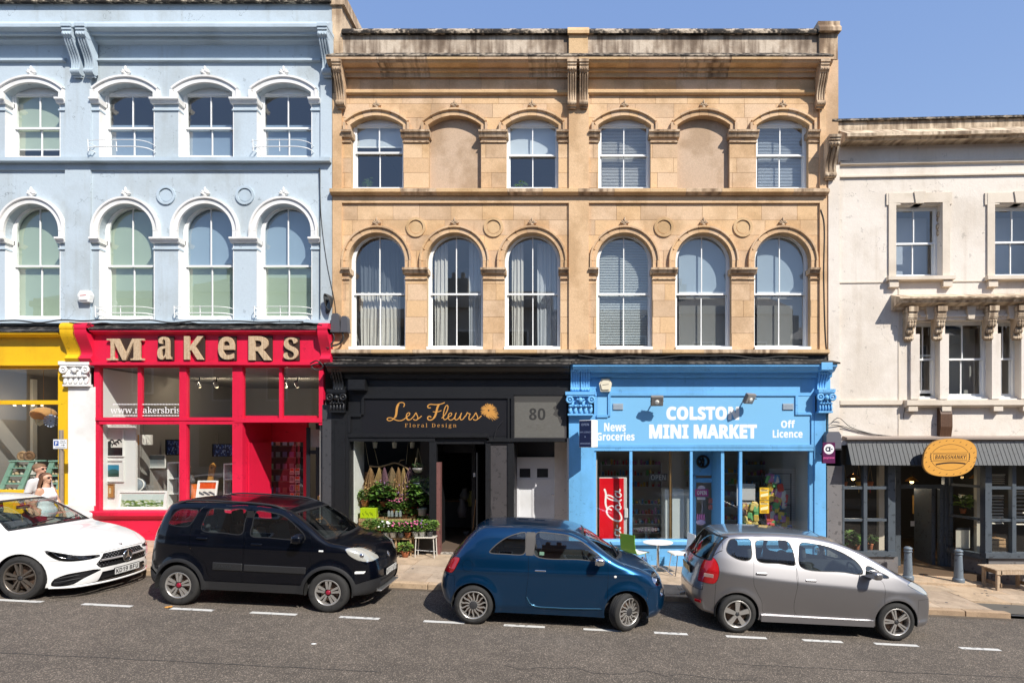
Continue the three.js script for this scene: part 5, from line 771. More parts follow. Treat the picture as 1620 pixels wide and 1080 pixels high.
{
  const zc = ZF - 0.36;
  curtain('gathered white curtains in the lower half of the first arched window above the flower shop', 571, 633, 463, 547, zc, { folds: 11, amp: 0.035 });
  curtain('long white curtain drawn aside in the middle arched window above the flower shop', 688, 708, 385, 548, zc, { folds: 4, amp: 0.03 });
  curtain('pale net curtain at the sun side of the middle arched window above the flower shop', 742, 762, 385, 548, zc, { folds: 4, mat: netting, amp: 0.02 });
  curtain('long white curtain hanging in the third arched window above the flower shop', 810, 828, 385, 548, zc, { folds: 4, amp: 0.03 });
  curtain('pale net curtain in the third arched window above the flower shop', 850, 882, 385, 548, zc - 0.03, { folds: 5, mat: netting, amp: 0.02 });
  curtain('dark sheer curtain in the upper half of the first arched window above the flower shop', 571, 633, 380, 464, zc - 0.1, { folds: 9, mat: phy(C(0.10, 0.12, 0.15), 0.9, { transmission: 0.4, thickness: 0 }), amp: 0.03 });
  const pale = std(C(0.50, 0.55, 0.60), 0.9), white = std(C(0.68, 0.69, 0.70), 0.85), misty = phy(C(0.34, 0.42, 0.50), 0.85, { transmission: 0.2, thickness: 0 }), dusk = std(C(0.17, 0.17, 0.165), 0.9);
  const zb = ZF - 0.285;
  blind('open venetian blind in the first arched window above the mini market', 949, 1028, 383, 545, zb - 0.02, 64, std(C(0.55, 0.60, 0.62), 0.6));
  blind('pale roller blind in the middle arched window above the mini market', 1074, 1150, 376, 462, zb, 0, misty); blind('pale roller blind in the third arched window above the mini market', 1198, 1273, 376, 462, zb, 0, misty);
  blind('dull grey cloth hung low in the middle arched window above the mini market', 1074, 1150, 466, 546, zb - 0.05, 0, dusk); blind('dull grey cloth hung low in the third arched window above the mini market', 1198, 1273, 466, 546, zb - 0.05, 0, dusk);
  blind('white roller blind half down in the small upper window with a cactus', 563, 640, 190, 232, zb + 0.02, 0, pale); blind('white roller blind half down in the small upper window by the double bracket', 805, 883, 190, 246, zb + 0.02, 0, pale);
  blind('white venetian blind in the upper window beside the double bracket', 952, 1027, 190, 296, zb - 0.02, 46, white); blind('bluish venetian blind in the last upper window of the tan houses', 1199, 1272, 190, 295, zb - 0.02, 46, std(C(0.60, 0.66, 0.74), 0.7));
  blind('pale blind in the first upper window of the cream house', 1417, 1466, 345, 438, ZF - 0.5, 0, std(C(0.36, 0.40, 0.47), 0.9)); blind('pale blind in the second upper window of the cream house', 1570, 1640, 345, 438, ZF - 0.55, 0, std(C(0.36, 0.40, 0.47), 0.9));
  blind('greyish blind in the wide middle window of the cream house', 1492, 1543, 520, 628, ZF - 0.55, 0, std(C(0.30, 0.30, 0.29), 0.9));
  const greenish = phy(C(0.42, 0.50, 0.40), 0.9, { transmission: 0.2, thickness: 0 });
  blind('green tinted blind in the small upper window over the yellow shop', 20, 94, 138, 236, zb, 0, greenish);
  const bluish = std(C(0.20, 0.27, 0.36), 0.85); [[172, 243], [300, 367], [418, 492]].forEach(([a, b], k) => blind(['blue grey blind in the upper window nearest the party pilaster of the blue house', 'blue grey blind in the middle upper window over the red shop', 'blue grey blind in the upper window nearest the tan house'][k], a, b, 198, 246, zb, 0, bluish));
  potPlant('small cactus on the inner sill of the first upper window of the tan house', [X(574), Y(293), ZF - 0.33], { r: 0.05, h: 0.09, n: 22, w: 0.05, t: 0.16, leaf: 0.09, seed: 4, mat: M.terracotta });
  potPlant('trailing plant on the inner sill of the upper window by the double bracket', [X(822), Y(294), ZF - 0.33], { r: 0.05, h: 0.07, n: 40, w: 0.13, t: 0.1, leaf: 0.08, seed: 5, mat: M.white });
}
// --- wire window guards on the blue houses
const guard = (label, a, b, y0, z = ZF) => { const x0 = X(a), x1 = X(b), g = thing('window_guard', label, 'railing', [(x0 + x1) / 2, Y(y0), z]), rl = (y, p, r) => tube([[x0, y, z - 0.15], [x0 - 0.03, y, z + p * 0.8], [x0 + 0.15, y, z + p], [(x0 + x1) / 2, y, z + p * 1.08], [x1 - 0.15, y, z + p], [x1 + 0.0, y, z + p * 0.6], [x1 + 0.02, y, z - 0.15]], r, 40, 6); part(g, 'rail', rl(Y(y0) + 0.24, 0.26, 0.008), M.whiteWood); part(g, 'rail', rl(Y(y0) + 0.1, 0.24, 0.012), M.whiteWood); for (const k of [0.02, 0.5]) part(g, 'post', bar([x0 + (x1 - x0) * k, Y(y0) + 0.0, z + 0.25], [x0 + (x1 - x0) * k, Y(y0) + 0.26, z + 0.265], 0.009), M.whiteWood); return g; };
guard('thin white wire guard before the upper window next to the party pilaster', 152, 244, 248); guard('thin white wire guard before the upper window next to the tan house', 408, 494, 248);
guard('thin white wire guard before the arched window above the letters M and a', 160, 242, 505, ZF - 0.06); guard('thin white wire guard before the arched window above the letters K and e', 283, 367, 505, ZF - 0.06); guard('thin white wire guard before the arched window above the letter S', 408, 492, 505, ZF - 0.06);
// --- cables
const wire = (label, pts, r = 0.011, name = 'cable') => { const P = pts.map(([x, y, p = 0.06]) => [X(x), Y(y), ZF + p]); return solo(name, label, 'cable', tube(P, r, pts.length * 8, 5), M.cable, P[0]); };
{
  const r = rng(15), run = (a, b, y, step, p) => { const o = []; for (let x = a; x <= b; x += step) o.push([x, y + (r() - 0.5) * 5, p + r() * 0.04]); return o; };
  wire('black cable sagging along the ledge above the yellow and red shopfronts', run(-20, 520, 513, 34, 0.30), 0.016); wire('second thinner cable looped over the ledge above the red shopfront', run(130, 530, 517, 26, 0.31), 0.011);
  wire('dark cables lying on the ledge above the black shopfront', run(530, 905, 566, 40, 0.12), 0.014); wire('dark cables lying on the ledge above the blue shopfront', run(915, 1310, 566, 40, 0.12), 0.014);
  wire('thin wire running down the edge of the blue house to the black boxes', [[507, 268], [510, 350], [519, 420], [531, 480], [533, 500]], 0.008); wire('straight wire down the end pilaster of the blue house', [[508, 270], [508, 500]], 0.007);
  wire('wire down the end pilaster of the tan house by the cream wall', [[1297, 333], [1302, 350], [1302, 440], [1305, 540], [1308, 570]], 0.011);
  wire('old wire looped across the frieze of the cream house', [[1328, 257], [1400, 260], [1470, 261], [1560, 264], [1640, 266]], 0.012);
  wire('tangled thin wires sagging under the cream house windows', [[1313, 668, 0.1], [1322, 661, 0.12], [1345, 676], [1400, 690], [1480, 693], [1560, 695]], 0.008); wire('lower thin wire sagging under the cream house windows', [[1312, 672, 0.1], [1330, 674], [1370, 685], [1440, 692], [1500, 694]], 0.008);
  wire('wire curling down from the cream house sill beside the oval sign', [[1572, 640, 0.18], [1563, 655], [1560, 668], [1570, 685], [1600, 693]], 0.008); wire('wire curling from the sill block down to the shop cornice of the cream house', [[1428, 640, 0.12], [1428, 665], [1437, 680], [1460, 692]], 0.006);
  wire('tangle of cables at the corner bracket of the red shopfront', [[500, 578, 0.3], [512, 574, 0.34], [520, 583, 0.3], [510, 588, 0.32], [503, 582, 0.34], [516, 578, 0.33]], 0.016);
  wire('bundle of black cables hanging below the two grey boxes', [[545, 526, 0.16], [547, 536, 0.15], [541, 545, 0.14], [530, 549, 0.15], [524, 553, 0.2]], 0.022); wire('thin cables drooping below the nearer grey box', [[530, 526, 0.17], [533, 538, 0.16], [528, 547, 0.18], [522, 552, 0.2]], 0.018);
  wire('loose cable along the foot of the number 80 sign frame', [[783, 694, 0.1], [786, 680, 0.1], [797, 665, 0.1]], 0.006);
}
// --- boxes, lamps and signs on the fronts
{
  const hexa = (w, h) => [[-w * 0.3, h * 0.5], [-w * 0.5, h * 0.12], [-w * 0.38, -h * 0.5], [w * 0.38, -h * 0.5], [w * 0.5, h * 0.12], [w * 0.3, h * 0.5]].reverse();
  for (const [label, px, py, w, h, c] of [['white alarm box with a red stripe on the blue pilaster', 132, 468, 0.3, 0.26, C(0.75, 0.74, 0.72)], ['cream hexagonal alarm box on the blue mini market front', 958, 609, 0.29, 0.29, C(0.66, 0.6, 0.46)]]) {
    const x = X(px, 12.65), y = Y(py, 12.65), g = thing('alarm_box', label, 'alarm', [x, y, ZF + 0.05]); part(g, 'case', place(slab(hexa(w, h), 0, 0.10), x, y, ZF + 0.05), std(c, 0.5)); part(g, 'front_cover', place(slab(hexa(w * 0.75, h * 0.72), 0.1, 0.125), x, y, ZF + 0.05), std(c.clone().multiplyScalar(1.05), 0.4));
    part(g, 'mark', [place(box(-0.07, 0.07, -0.006, 0.006, 0.125, 0.129), x, y + 0.01, ZF + 0.05, 0, 0, 0.12)], std(py < 500 ? C(0.6, 0.06, 0.05) : C(0.2, 0.18, 0.15), 0.5));
  }
  const gb = std(C(0.075, 0.075, 0.085), 0.5);
  for (const [label, px, w, h] of [['wider dark grey cable box with rounded top at the edge of the tan house', 531, 0.21, 0.40], ['narrower dark grey cable box beside the wider one on the tan house', 545, 0.17, 0.34]]) { const x = X(px, 12.65), y = Y(524, 12.65), g = thing('cable_box', label, 'cable box', [x, y, ZF + 0.06]); part(g, 'cover', [slab([[x - w / 2, y], [x + w / 2, y], [x + w * 0.42, y + h * 0.86], [x + w * 0.25, y + h], [x - w * 0.25, y + h], [x - w * 0.42, y + h * 0.86]], ZF + 0.04, ZF + 0.19)], gb); part(g, 'base_rim', box(x - w / 2 - 0.01, x + w / 2 + 0.01, y - 0.025, y - 0.002, ZF + 0.04, ZF + 0.2), gb); }
  solo('cable_coil', 'oval coil of black cable hanging above the grey boxes', 'cable', Array.from({ length: 6 }, (_, k) => place(new THREE.TorusGeometry(0.11, 0.014, 6, 20).scale(0.55, 1.7, 1), X(523), Y(484) + k * 0.008, ZF + 0.08 + k * 0.022, 0, 0, 0.12 * k - 0.3)), M.cable, [X(523), Y(484), ZF + 0.08]);
  solo('vent_box', 'plain black box standing out from the black shop fascia', 'box', [pb(550, 577, 600, 617, ZF + 0.03, ZF + 0.24), pb(551.5, 575.5, 601.5, 615.5, ZF + 0.24, ZF + 0.252)], M.shopBlack, [X(563), Y(609), ZF + 0.1]);
  for (const [label, px, py, yaw] of [['grey floodlight over the letter C of the mini market sign', 1039.5, 634.5, -0.1], ['grey floodlight over the letter N of the mini market sign', 1187, 631, 0.55]]) {
    const d = 12.45, x = X(px, d), y = Y(py, d), z = -d, g = thing('floodlight', label, 'floodlight', [x, y, z]), L = (q) => place(merge(q), x, y, z, yaw, 0.55);
    part(g, 'housing', L([rbox(-0.14, 0.14, -0.12, 0.12, -0.07, 0.02, 0.02), ...[-0.09, -0.03, 0.03, 0.09].map((k) => box(k - 0.006, k + 0.006, -0.1, 0.1, -0.1, -0.06))]), std(C(0.2, 0.19, 0.18), 0.5)); part(g, 'reflector', L([box(-0.115, 0.115, -0.09, 0.09, 0.021, 0.024)]), std(C(0.45, 0.44, 0.42), 0.3, { metalness: 0.5 })); part(g, 'bulb', L([ball(0, -0.01, 0.03, 0.05, 1, 1, 0.4)]), std(C(0.8, 0.78, 0.7), 0.2));
    part(g, 'arm', [bar([x, y + 0.02, z - 0.05], [x, y + 0.10, ZF + 0.05], 0.014), bar([x - 0.15, y, z], [x + 0.15, y, z], 0.01)], M.darkMetal);
  }
  { // angled light box at the mini market
    const tx = canvasTex(160, 320, (c, w, h) => { c.fillStyle = '#15295c'; c.fillRect(0, 0, w, h); c.fillStyle = '#b9c8e6'; c.textAlign = 'center'; c.font = 'bold 40px sans-serif'; c.fillText('OPEN', w / 2, 62); c.font = 'bold 26px sans-serif'; c.fillText('OFF LICENCE', w / 2, 150, 146); c.fillText('&', w / 2, 205); c.fillText('GROCERIES', w / 2, 288, 146); });
    const x = X(931, 12.3), y = Y(686, 12.3), z = -12.33, g = thing('hanging_sign', 'blue and white light box reading OPEN, OFF LICENCE and GROCERIES beside the shop window', 'sign', [x, y, z]), yaw = -0.72, w = 0.36, h = 0.60, P = (q) => place(merge(q), x, y, z, yaw);
    part(g, 'case', P([rbox(-w / 2, w / 2, -h / 2, h / 2, -0.11, 0.11, 0.012)]), std(C(0.72, 0.71, 0.68), 0.4)); part(g, 'sign_face', P([card(-w / 2 + 0.012, w / 2 - 0.012, -h / 2 + 0.012, h / 2 - 0.012, 0.113)]), std(C(0.85, 0.85, 0.85), 0.35, { map: tx }), true); part(g, 'bracket', [bar([x + 0.1, y + 0.2, z - 0.1], [x + 0.12, y + 0.2, ZF], 0.018)], M.darkMetal);
  }
  { // purple pay sign and grey box
    const tx = canvasTex(128, 220, (c, w, h) => { c.fillStyle = '#5b1a4c'; c.fillRect(0, 0, w, h); c.fillStyle = '#f2f2f2'; c.beginPath(); c.arc(w / 2, 70, 54, 0, 7); c.fill(); c.fillStyle = '#23243c'; c.beginPath(); c.arc(52, 72, 26, 0, 7); c.fill(); c.fillRect(66, 46, 14, 52); c.beginPath(); c.arc(94, 72, 8, 0, 7); c.fill(); c.fillStyle = '#fff'; c.beginPath(); c.arc(52, 72, 12, 0, 7); c.fill(); c.fillStyle = '#e0659f'; c.textAlign = 'center'; c.font = 'bold 30px sans-serif'; c.fillText('payzone', w / 2, 172, 118); });
    const x = X(1311.5, 12.35), y = Y(715, 12.35), z = -12.35, g = thing('pay_sign', 'purple sign with a white disc reading payzone on the edge of the mini market', 'sign', [x, y, z]);
    part(g, 'panel', [rbox(x - 0.14, x + 0.14, y - 0.25, y + 0.12, z - 0.05, z - 0.006, 0.01), place(facing2(0.105, 0.03), x, y + 0.10, z - 0.02)], std(C(0.10, 0.012, 0.07), 0.4)); part(g, 'sign_face', card(x - 0.135, x + 0.135, y - 0.245, y + 0.215, z + 0.012), std(C(0.85, 0.85, 0.85), 0.4, { map: tx }), true); part(g, 'bracket', [bar([x, y - 0.05, z - 0.03], [x, y - 0.05, ZF + 0.08], 0.02)], M.darkMetal);
    const bx = X(1320, 12.5), g2 = thing('wall_box', 'dark grey box with rounded top behind the purple sign', 'box', [bx, Y(710), ZF]); part(g2, 'case', slab([[bx - 0.16, Y(709)], [bx + 0.17, Y(709)], [bx + 0.17, Y(688)], [bx + 0.12, Y(683)], [bx - 0.11, Y(683)], [bx - 0.16, Y(688)]], ZF - 0.1, ZF + 0.28), std(C(0.11, 0.11, 0.13), 0.55)); part(g2, 'rim', box(bx - 0.17, bx + 0.18, Y(711.5), Y(709.1), ZF - 0.1, ZF + 0.29), M.darkMetal);
  }
  { // oval cafe board
    const x = X(1503.5, 12.15), y = Y(723.5, 12.15), z = -12.15, w = 1.24, h = 0.83, tx = canvasTex(768, 512, (c, W, H2) => {
      c.fillStyle = '#d3983f'; c.fillRect(0, 0, W, H2); const q = rng(9); for (let i = 0; i < 700; i++) { c.fillStyle = `rgba(${q() < 0.5 ? '120,70,20' : '235,180,90'},${0.10 * q()})`; c.fillRect(q() * W, q() * H2, 160 * q(), 2 + 3 * q()); }
      c.strokeStyle = c.fillStyle = '#2a1a10'; c.lineWidth = 5; c.beginPath(); c.ellipse(384, 252, 258, 172, -0.06, 0, 7); c.stroke(); c.fillStyle = '#d3983f'; c.fillRect(130, 192, 508, 118); c.fillStyle = '#2a1a10'; c.lineWidth = 4; c.beginPath(); c.moveTo(138, 200); c.lineTo(630, 190); c.moveTo(132, 306); c.lineTo(622, 300); c.stroke(); c.strokeRect(160, 210, 446, 78);
      c.save(); c.translate(384, 276); c.transform(1, 0, -0.16, 1, 0, 0); c.font = 'bold 74px sans-serif'; c.textAlign = 'center'; c.scale(0.84, 1); c.fillText('BANGSHANKY', 0, 0); c.restore();
      c.lineWidth = 20; c.beginPath(); c.moveTo(190, 352); c.quadraticCurveTo(384, 306, 590, 340); c.stroke(); c.lineWidth = 3; c.beginPath(); c.moveTo(250, 150); c.lineTo(480, 146); c.stroke();
      for (const s of [-1, 1]) for (let i = 0; i < 5; i++) { c.beginPath(); c.arc(384 + s * (258 + 6 * Math.sin(i)), 205 + i * 24, 9, 0, 7); c.fill(); }
      c.lineWidth = 6; for (let i = 0; i < 22; i++) { const a = i * Math.PI / 11, px = 384 + 336 * Math.cos(a), py = 256 + 226 * Math.sin(a); c.beginPath(); c.moveTo(px - 10, py + 8); c.lineTo(px + 12, py - 8); c.stroke(); }
    });
    const rim = Array.from({ length: 56 }, (_, i) => { const a = i * Math.PI / 28, n = 2.6, cx = Math.cos(a), sy = Math.sin(a), px = Math.sign(cx) * Math.abs(cx) ** (2 / n) * w / 2, py = Math.sign(sy) * Math.abs(sy) ** (2 / n) * h / 2; return [px * 0.93 + py * 0.16, py]; });
    const g = thing('oval_sign', 'oval wooden board reading BANGSHANKY over the cafe door', 'sign', [x, y, z]); part(g, 'board', place(slab(rim, -0.05, 0), x, y, z), std(C(0.58, 0.37, 0.12), 0.6, { map: T.wood }));
    const f = sheet(rim.map(([a, b]) => [a * 0.985, b * 0.985]), 0.003), u = f.attributes.uv, p = f.attributes.position; for (let i = 0; i < p.count; i++) u.setXY(i, p.getX(i) / w + 0.5, p.getY(i) / h + 0.5); part(g, 'sign_face', place(f, x, y, z), std(C(1, 1, 1), 0.5, { map: tx }), true);
    part(g, 'bracket', [bar([x - 0.3, y + 0.1, z - 0.05], [x - 0.3, y + 0.2, ZF + 0.05], 0.02), bar([x + 0.3, y + 0.1, z - 0.05], [x + 0.3, y + 0.2, ZF + 0.05], 0.02)], M.darkMetal);
  }
  { // parking plate on its post
    const d = 12.35, x = X(96, d), g = thing('parking_sign', 'white parking plate with a blue P on a grey post by the white pilaster', 'sign', [x, pave(x), -d]);
    part(g, 'post', cyl(x, pave(x) - 0.1, Y(680, d), -d, 0.042, 14), std(C(0.32, 0.29, 0.25), 0.55, { metalness: 0.3, map: T.flag }));
    const tx = canvasTex(264, 176, (c, w, h) => { c.fillStyle = '#e9ecef'; c.fillRect(0, 0, w, h); c.fillStyle = '#1d4fa3'; c.fillRect(12, 28, 90, 92); c.fillStyle = '#fff'; c.font = 'bold 88px sans-serif'; c.textAlign = 'center'; c.fillText('P', 57, 106); c.fillStyle = '#333'; c.font = 'bold 30px sans-serif'; c.fillText('Pay at', 184, 40); c.fillText('machine', 184, 72, 130); c.fillText('Display ticket', 140, 162, 230); c.lineWidth = 7; c.strokeStyle = '#222'; c.beginPath(); c.moveTo(150, 108); c.lineTo(214, 108); c.moveTo(194, 92); c.lineTo(216, 108); c.lineTo(194, 124); c.stroke(); });
    part(g, 'plate', prb(83, 105.5, 694.5, 710, -d + 0.035, -d + 0.045, 0.004), std(C(0.3, 0.3, 0.3), 0.5)); part(g, 'plate_face', pcard(83.5, 105, 695, 709.5, -d + 0.0475), std(C(0.85, 0.85, 0.85), 0.4, { map: tx }), true);
  }
}
function facing2(r, t) { const g = new THREE.CylinderGeometry(r, r, t, 28); g.rotateX(Math.PI / 2); return g; }
// --- prints in frames
const printTex = {}; const prints = {
  boots: (c, w, h) => { c.fillStyle = '#e4e1d8'; c.fillRect(0, 0, w, h); c.fillStyle = '#1b1b1b'; c.fillRect(0, h * 0.68, w, h * 0.32); c.strokeStyle = '#222'; c.lineWidth = 7; for (let i = 0; i < 6; i++) { c.beginPath(); c.arc(22 + i * 16, h * 0.62 - (i % 3) * 8, 14, 3, 6.2); c.stroke(); } c.fillRect(14, h * 0.48, 34, 26); },
  teal: (c, w, h) => { c.fillStyle = '#2a86a6'; c.fillRect(0, 0, w, h); c.fillStyle = '#2f5c5a'; c.beginPath(); c.ellipse(w * 0.5, h * 0.72, w * 0.6, h * 0.36, 0, 0, 7); c.fill(); c.fillStyle = '#274a3f'; c.fillRect(0, h * 0.72, w, h * 0.28); },
  brown: (c, w, h) => { c.fillStyle = '#b07a32'; c.fillRect(0, 0, w, h); c.fillStyle = '#ead9b0'; c.fillRect(w * 0.4, h * 0.3, w * 0.22, h * 0.4); c.fillStyle = '#7a5220'; c.fillRect(w * 0.46, h * 0.38, w * 0.1, h * 0.08); c.fillRect(w * 0.46, h * 0.54, w * 0.1, h * 0.08); },
  hill: (c, w, h) => { const r = rng(2); c.fillStyle = '#c9d8d2'; c.fillRect(0, 0, w, h); for (let i = 0; i < 260; i++) { c.fillStyle = ['#5e7f31', '#89a04a', '#3f5e25', '#dfe6d6'][r() * 4 | 0]; c.beginPath(); c.ellipse(r() * w, h * (0.5 + 0.5 * r()), 2 + 7 * r(), 2 + 5 * r(), 0, 0, 7); c.fill(); } },
  orange: (c, w, h) => { c.fillStyle = '#e8e4da'; c.fillRect(0, 0, w, h); c.fillStyle = '#e0541c'; c.fillRect(0, 0, w, h * 0.45); c.fillStyle = '#4a4f55'; for (let i = 0; i < 9; i++) { c.beginPath(); c.ellipse(i * 15, h * 0.72 + (i % 3) * 9, 16, 9, 0.3, 0, 7); c.fill(); } },
  dark: (c, w, h) => { c.fillStyle = '#15161a'; c.fillRect(0, 0, w, h); c.fillStyle = '#5b5a55'; c.beginPath(); c.arc(w * 0.6, h * 0.72, 9, 0, 7); c.fill(); },
  blue: (c, w, h) => { const r = rng(3); c.fillStyle = '#12204d'; c.fillRect(0, 0, w, h); for (let i = 0; i < 130; i++) { c.fillStyle = ['#3b62b8', '#a9bde8', '#1a2f73'][r() * 3 | 0]; c.fillRect(r() * w, r() * h, 3 + 5 * r(), 8 + 14 * r()); } },
  sea: (c, w, h) => { const g = c.createLinearGradient(0, 0, 0, h); g.addColorStop(0, '#90999c'); g.addColorStop(0.55, '#687075'); g.addColorStop(1, '#c9cbc8'); c.fillStyle = g; c.fillRect(0, 0, w, h); },
  green: (c, w, h) => { c.fillStyle = '#4fae3e'; c.fillRect(0, 0, w, h); c.fillStyle = '#2e7a35'; c.beginPath(); c.moveTo(0, h); c.lineTo(w, h * 0.6); c.lineTo(w, h); c.fill(); },
};
function picture(label, kind, a, b, t, u, z, fw = 0.03, mat = M.white, mount = 0, tilt = 0) {
  const d = -z, x0 = X(a, d), x1 = X(b, d), y0 = Y(u, d), y1 = Y(t, d), g = thing('framed_picture', label, 'picture', [(x0 + x1) / 2, y0, z]);
  printTex[kind] ??= canvasTex(128, 128, prints[kind]);
  const P = (q) => tilt ? place(place(merge(q), 0, -y0, -z), 0, y0, z, 0, -tilt) : merge(q);
  part(g, 'frame', P([box(x0, x0 + fw, y0, y1, z, z + 0.03), box(x1 - fw, x1, y0, y1, z, z + 0.03), box(x0 + fw, x1 - fw, y0, y0 + fw, z, z + 0.0295), box(x0 + fw, x1 - fw, y1 - fw, y1, z, z + 0.0295), box(x0 + 0.005, x1 - 0.005, y0 + 0.005, y1 - 0.005, z - 0.01, z + 0.004)]), mat);
  part(g, 'print', P([card(x0 + fw + mount, x1 - fw - mount, y0 + fw + mount, y1 - fw - mount, z + 0.007)]), std(C(0.8, 0.8, 0.8), 0.4, { map: printTex[kind] }), true);
  return g;
}
{ // art shop display
  const zb = ZF - 0.235, gy = pave(X(260)); void gy;
  picture('framed print of black boots on the white display board of the red shop', 'boots', 162, 196, 679, 722, zb, 0.02); picture('framed teal seascape with a broad white mount on the display board', 'teal', 162, 196, 727, 762, zb, 0.03, M.inWhite, 0.09);
  picture('small brown print low on the display board of the red shop', 'brown', 166, 181, 765, 787, zb, 0.012, M.wood); picture('wide landscape of a green hill in a white frame on the window bed', 'hill', 184, 263, 776, 807, ZF - 0.17, 0.05, M.white, 0.035, 0.12);
  picture('orange and grey print leaning in a white frame in the second window', 'orange', 310, 342, 760, 788, ZF - 0.42, 0.035, M.white, 0.012, 0.2);
  picture('large dark framed portrait on the back wall behind the lamp shade', 'dark', 222, 252, 675, 718, ZF - 3.6, 0.12, std(C(0.25, 0.22, 0.19), 0.6)); picture('dark framed picture deep inside beside the first mullion', 'dark', 258, 285, 670, 712, ZF - 4.4, 0.1, std(C(0.2, 0.18, 0.16), 0.6));
  picture('deep blue print hanging inside near the first mullion', 'blue', 262, 285, 695, 720, ZF - 2.0, 0.02, M.black); picture('grey sea print hanging in the middle of the art shop', 'sea', 229, 262, 719, 740, ZF - 1.6, 0.012); picture('green print leaning behind the display board', 'green', 202, 216, 704, 722, ZF - 1.2, 0.015);
  picture('dark picture deep in the second window of the red shop', 'dark', 298, 318, 685, 715, ZF - 4.2, 0.1, std(C(0.2, 0.18, 0.16), 0.6)); picture('second dark picture deep in the second window', 'dark', 322, 345, 685, 718, ZF - 4.3, 0.1, std(C(0.2, 0.18, 0.16), 0.6));
  picture('wide blue print high in the second window of the red shop', 'blue', 336, 371, 702, 722, ZF - 2.2, 0.01, M.black); picture('teal print behind the cushion in the first window', 'teal', 204, 226, 727, 756, ZF - 1.5, 0.02);
  [[214, 690], [236, 748], [250, 700], [300, 745], [318, 745], [338, 690], [352, 745], [272, 745], [300, 700], [455, 740], [440, 720]].forEach(([px, py], k) => { const D = 17.8, w = 6 + (k * 5) % 4, h = 10 + (k * 7) % 6, p = picture(['small pale framed picture high on the back wall behind the display board', 'small framed sea print low on the back wall behind the grey sea print', 'small brown framed print beside the drum lamp shade', 'small teal framed print low on the back wall in the second red window', 'small blue framed print beside the plywood ornament on the back wall', 'small dark framed picture high beside the second red mullion', 'small framed sea print low beside the second red mullion', 'small brown framed print low beside the first red mullion', 'small teal framed print high in the second red window', 'small blue framed print deep inside the red shop doorway', 'small dark framed picture high inside the red shop doorway'][k], ['dark', 'sea', 'brown', 'teal', 'blue'][k % 5], px - w, px + w, py - h, py + h, -D, 0.07, k % 3 ? std(C(0.1, 0.09, 0.08), 0.5) : M.inWhite, 0.05); void p; });
  { const d = 13.5, x = X(226, d), y = Y(704, d), g = thing('hanging_lamp', 'drum lamp shade with an orange stripe hanging in the first red window', 'lamp', [x, y, -d]); printTex.lamp = canvasTex(256, 64, (c, w, h) => { c.fillStyle = '#d9d6cd'; c.fillRect(0, 0, w, h); c.fillStyle = '#e89a1c'; c.fillRect(w * 0.20, 0, 20, h); c.fillRect(w * 0.7, 0, 20, h); c.fillStyle = '#c98a50'; c.fillRect(w * 0.18, 0, 5, h); }); const cg = new THREE.CylinderGeometry(0.19, 0.19, 0.24, 28, 1, true); cg.rotateY(1.57); cg.translate(x, y + 0.13, -d); part(g, 'lamp_shade', cg, std(C(0.85, 0.85, 0.85), 0.8, { map: printTex.lamp, side: THREE.DoubleSide }), true); part(g, 'flex', bar([x, y + 0.13, -d], [x, Y(580, d), -d], 0.005), M.cable); }
  { const z = ZF - 0.75, x = X(208, 13.5), y = Y(779, 13.5), g = thing('cushion', 'blue and white patterned cushion behind the landscape picture', 'cushion', [x, y, z]); part(g, 'cover', place(ball(0, 0.17, 0, 0.2, 1.3, 0.95, 0.45, 16), x, y, z, 0, -0.3), std(C(0.3, 0.38, 0.5), 0.9, { map: T.streak })); part(g, 'piping', place(new THREE.TorusGeometry(0.2, 0.012, 6, 26).scale(1.25, 0.9, 1), x, y + 0.17, z, 0, -0.3), M.white); }
  for (const [label, a, b, t, u] of [['white box shelf unit beside the first mullion of the red shop', 264, 284, 731, 806], ['white box shelf unit at the far side of the second red window', 353, 373, 733, 806]]) { const z = ZF - 0.8, d = -z, x0 = X(a, d), x1 = X(b, d), y0 = Y(u, d), y1 = Y(t, d), g = thing('shelf_unit', label, 'shelf', [x0, y0, z]); part(g, 'side_panel', box(x0, x0 + 0.03, y0, y1, z - 0.3, z), M.inWhite); part(g, 'side_panel', box(x1 - 0.03, x1, y0, y1, z - 0.3, z), M.inWhite); for (const k of [0, 0.33, 0.66, 1]) part(g, 'shelf', box(x0 + 0.03, x1 - 0.03, y0 + (y1 - y0 - 0.03) * k, y0 + (y1 - y0 - 0.03) * k + 0.03, z - 0.3, z - 0.002), M.inWhite); part(g, 'back_panel', box(x0 + 0.03, x1 - 0.03, y0, y1, z - 0.31, z - 0.302), std(C(0.2, 0.18, 0.16), 0.8)); }
  { const z = ZF - 0.5, d = -z, x = X(307, d), y = Y(788, d); solo('orange_tin', 'orange cylinder tin on the bed of the second red window', 'tin', [cyl(x, y, y + 0.32, z, 0.07, 18), cyl(x, y + 0.32, y + 0.335, z, 0.074, 18)], std(C(0.6, 0.14, 0.02), 0.4), [x, y, z]); }
  { const z = ZF - 1.0, d = -z, x = X(333, d), y = Y(762, d), g = thing('wooden_ornament', 'tall bent plywood ornament standing in the second red window', 'ornament', [x, y, z]); part(g, 'body', place(slab([[-0.06, 0], [0.06, 0], [0.07, 0.4], [0.0, 0.48], [-0.07, 0.4]], 0, 0.05, [[-0.02, 0.32], [-0.02, 0.38], [0.02, 0.38], [0.02, 0.32]]), x, y, z, 0, 0, -0.16), std(C(0.62, 0.36, 0.1), 0.5, { map: T.wood })); part(g, 'foot', box(x - 0.1, x + 0.1, y - 0.02, y, z - 0.05, z + 0.1), M.wood); }
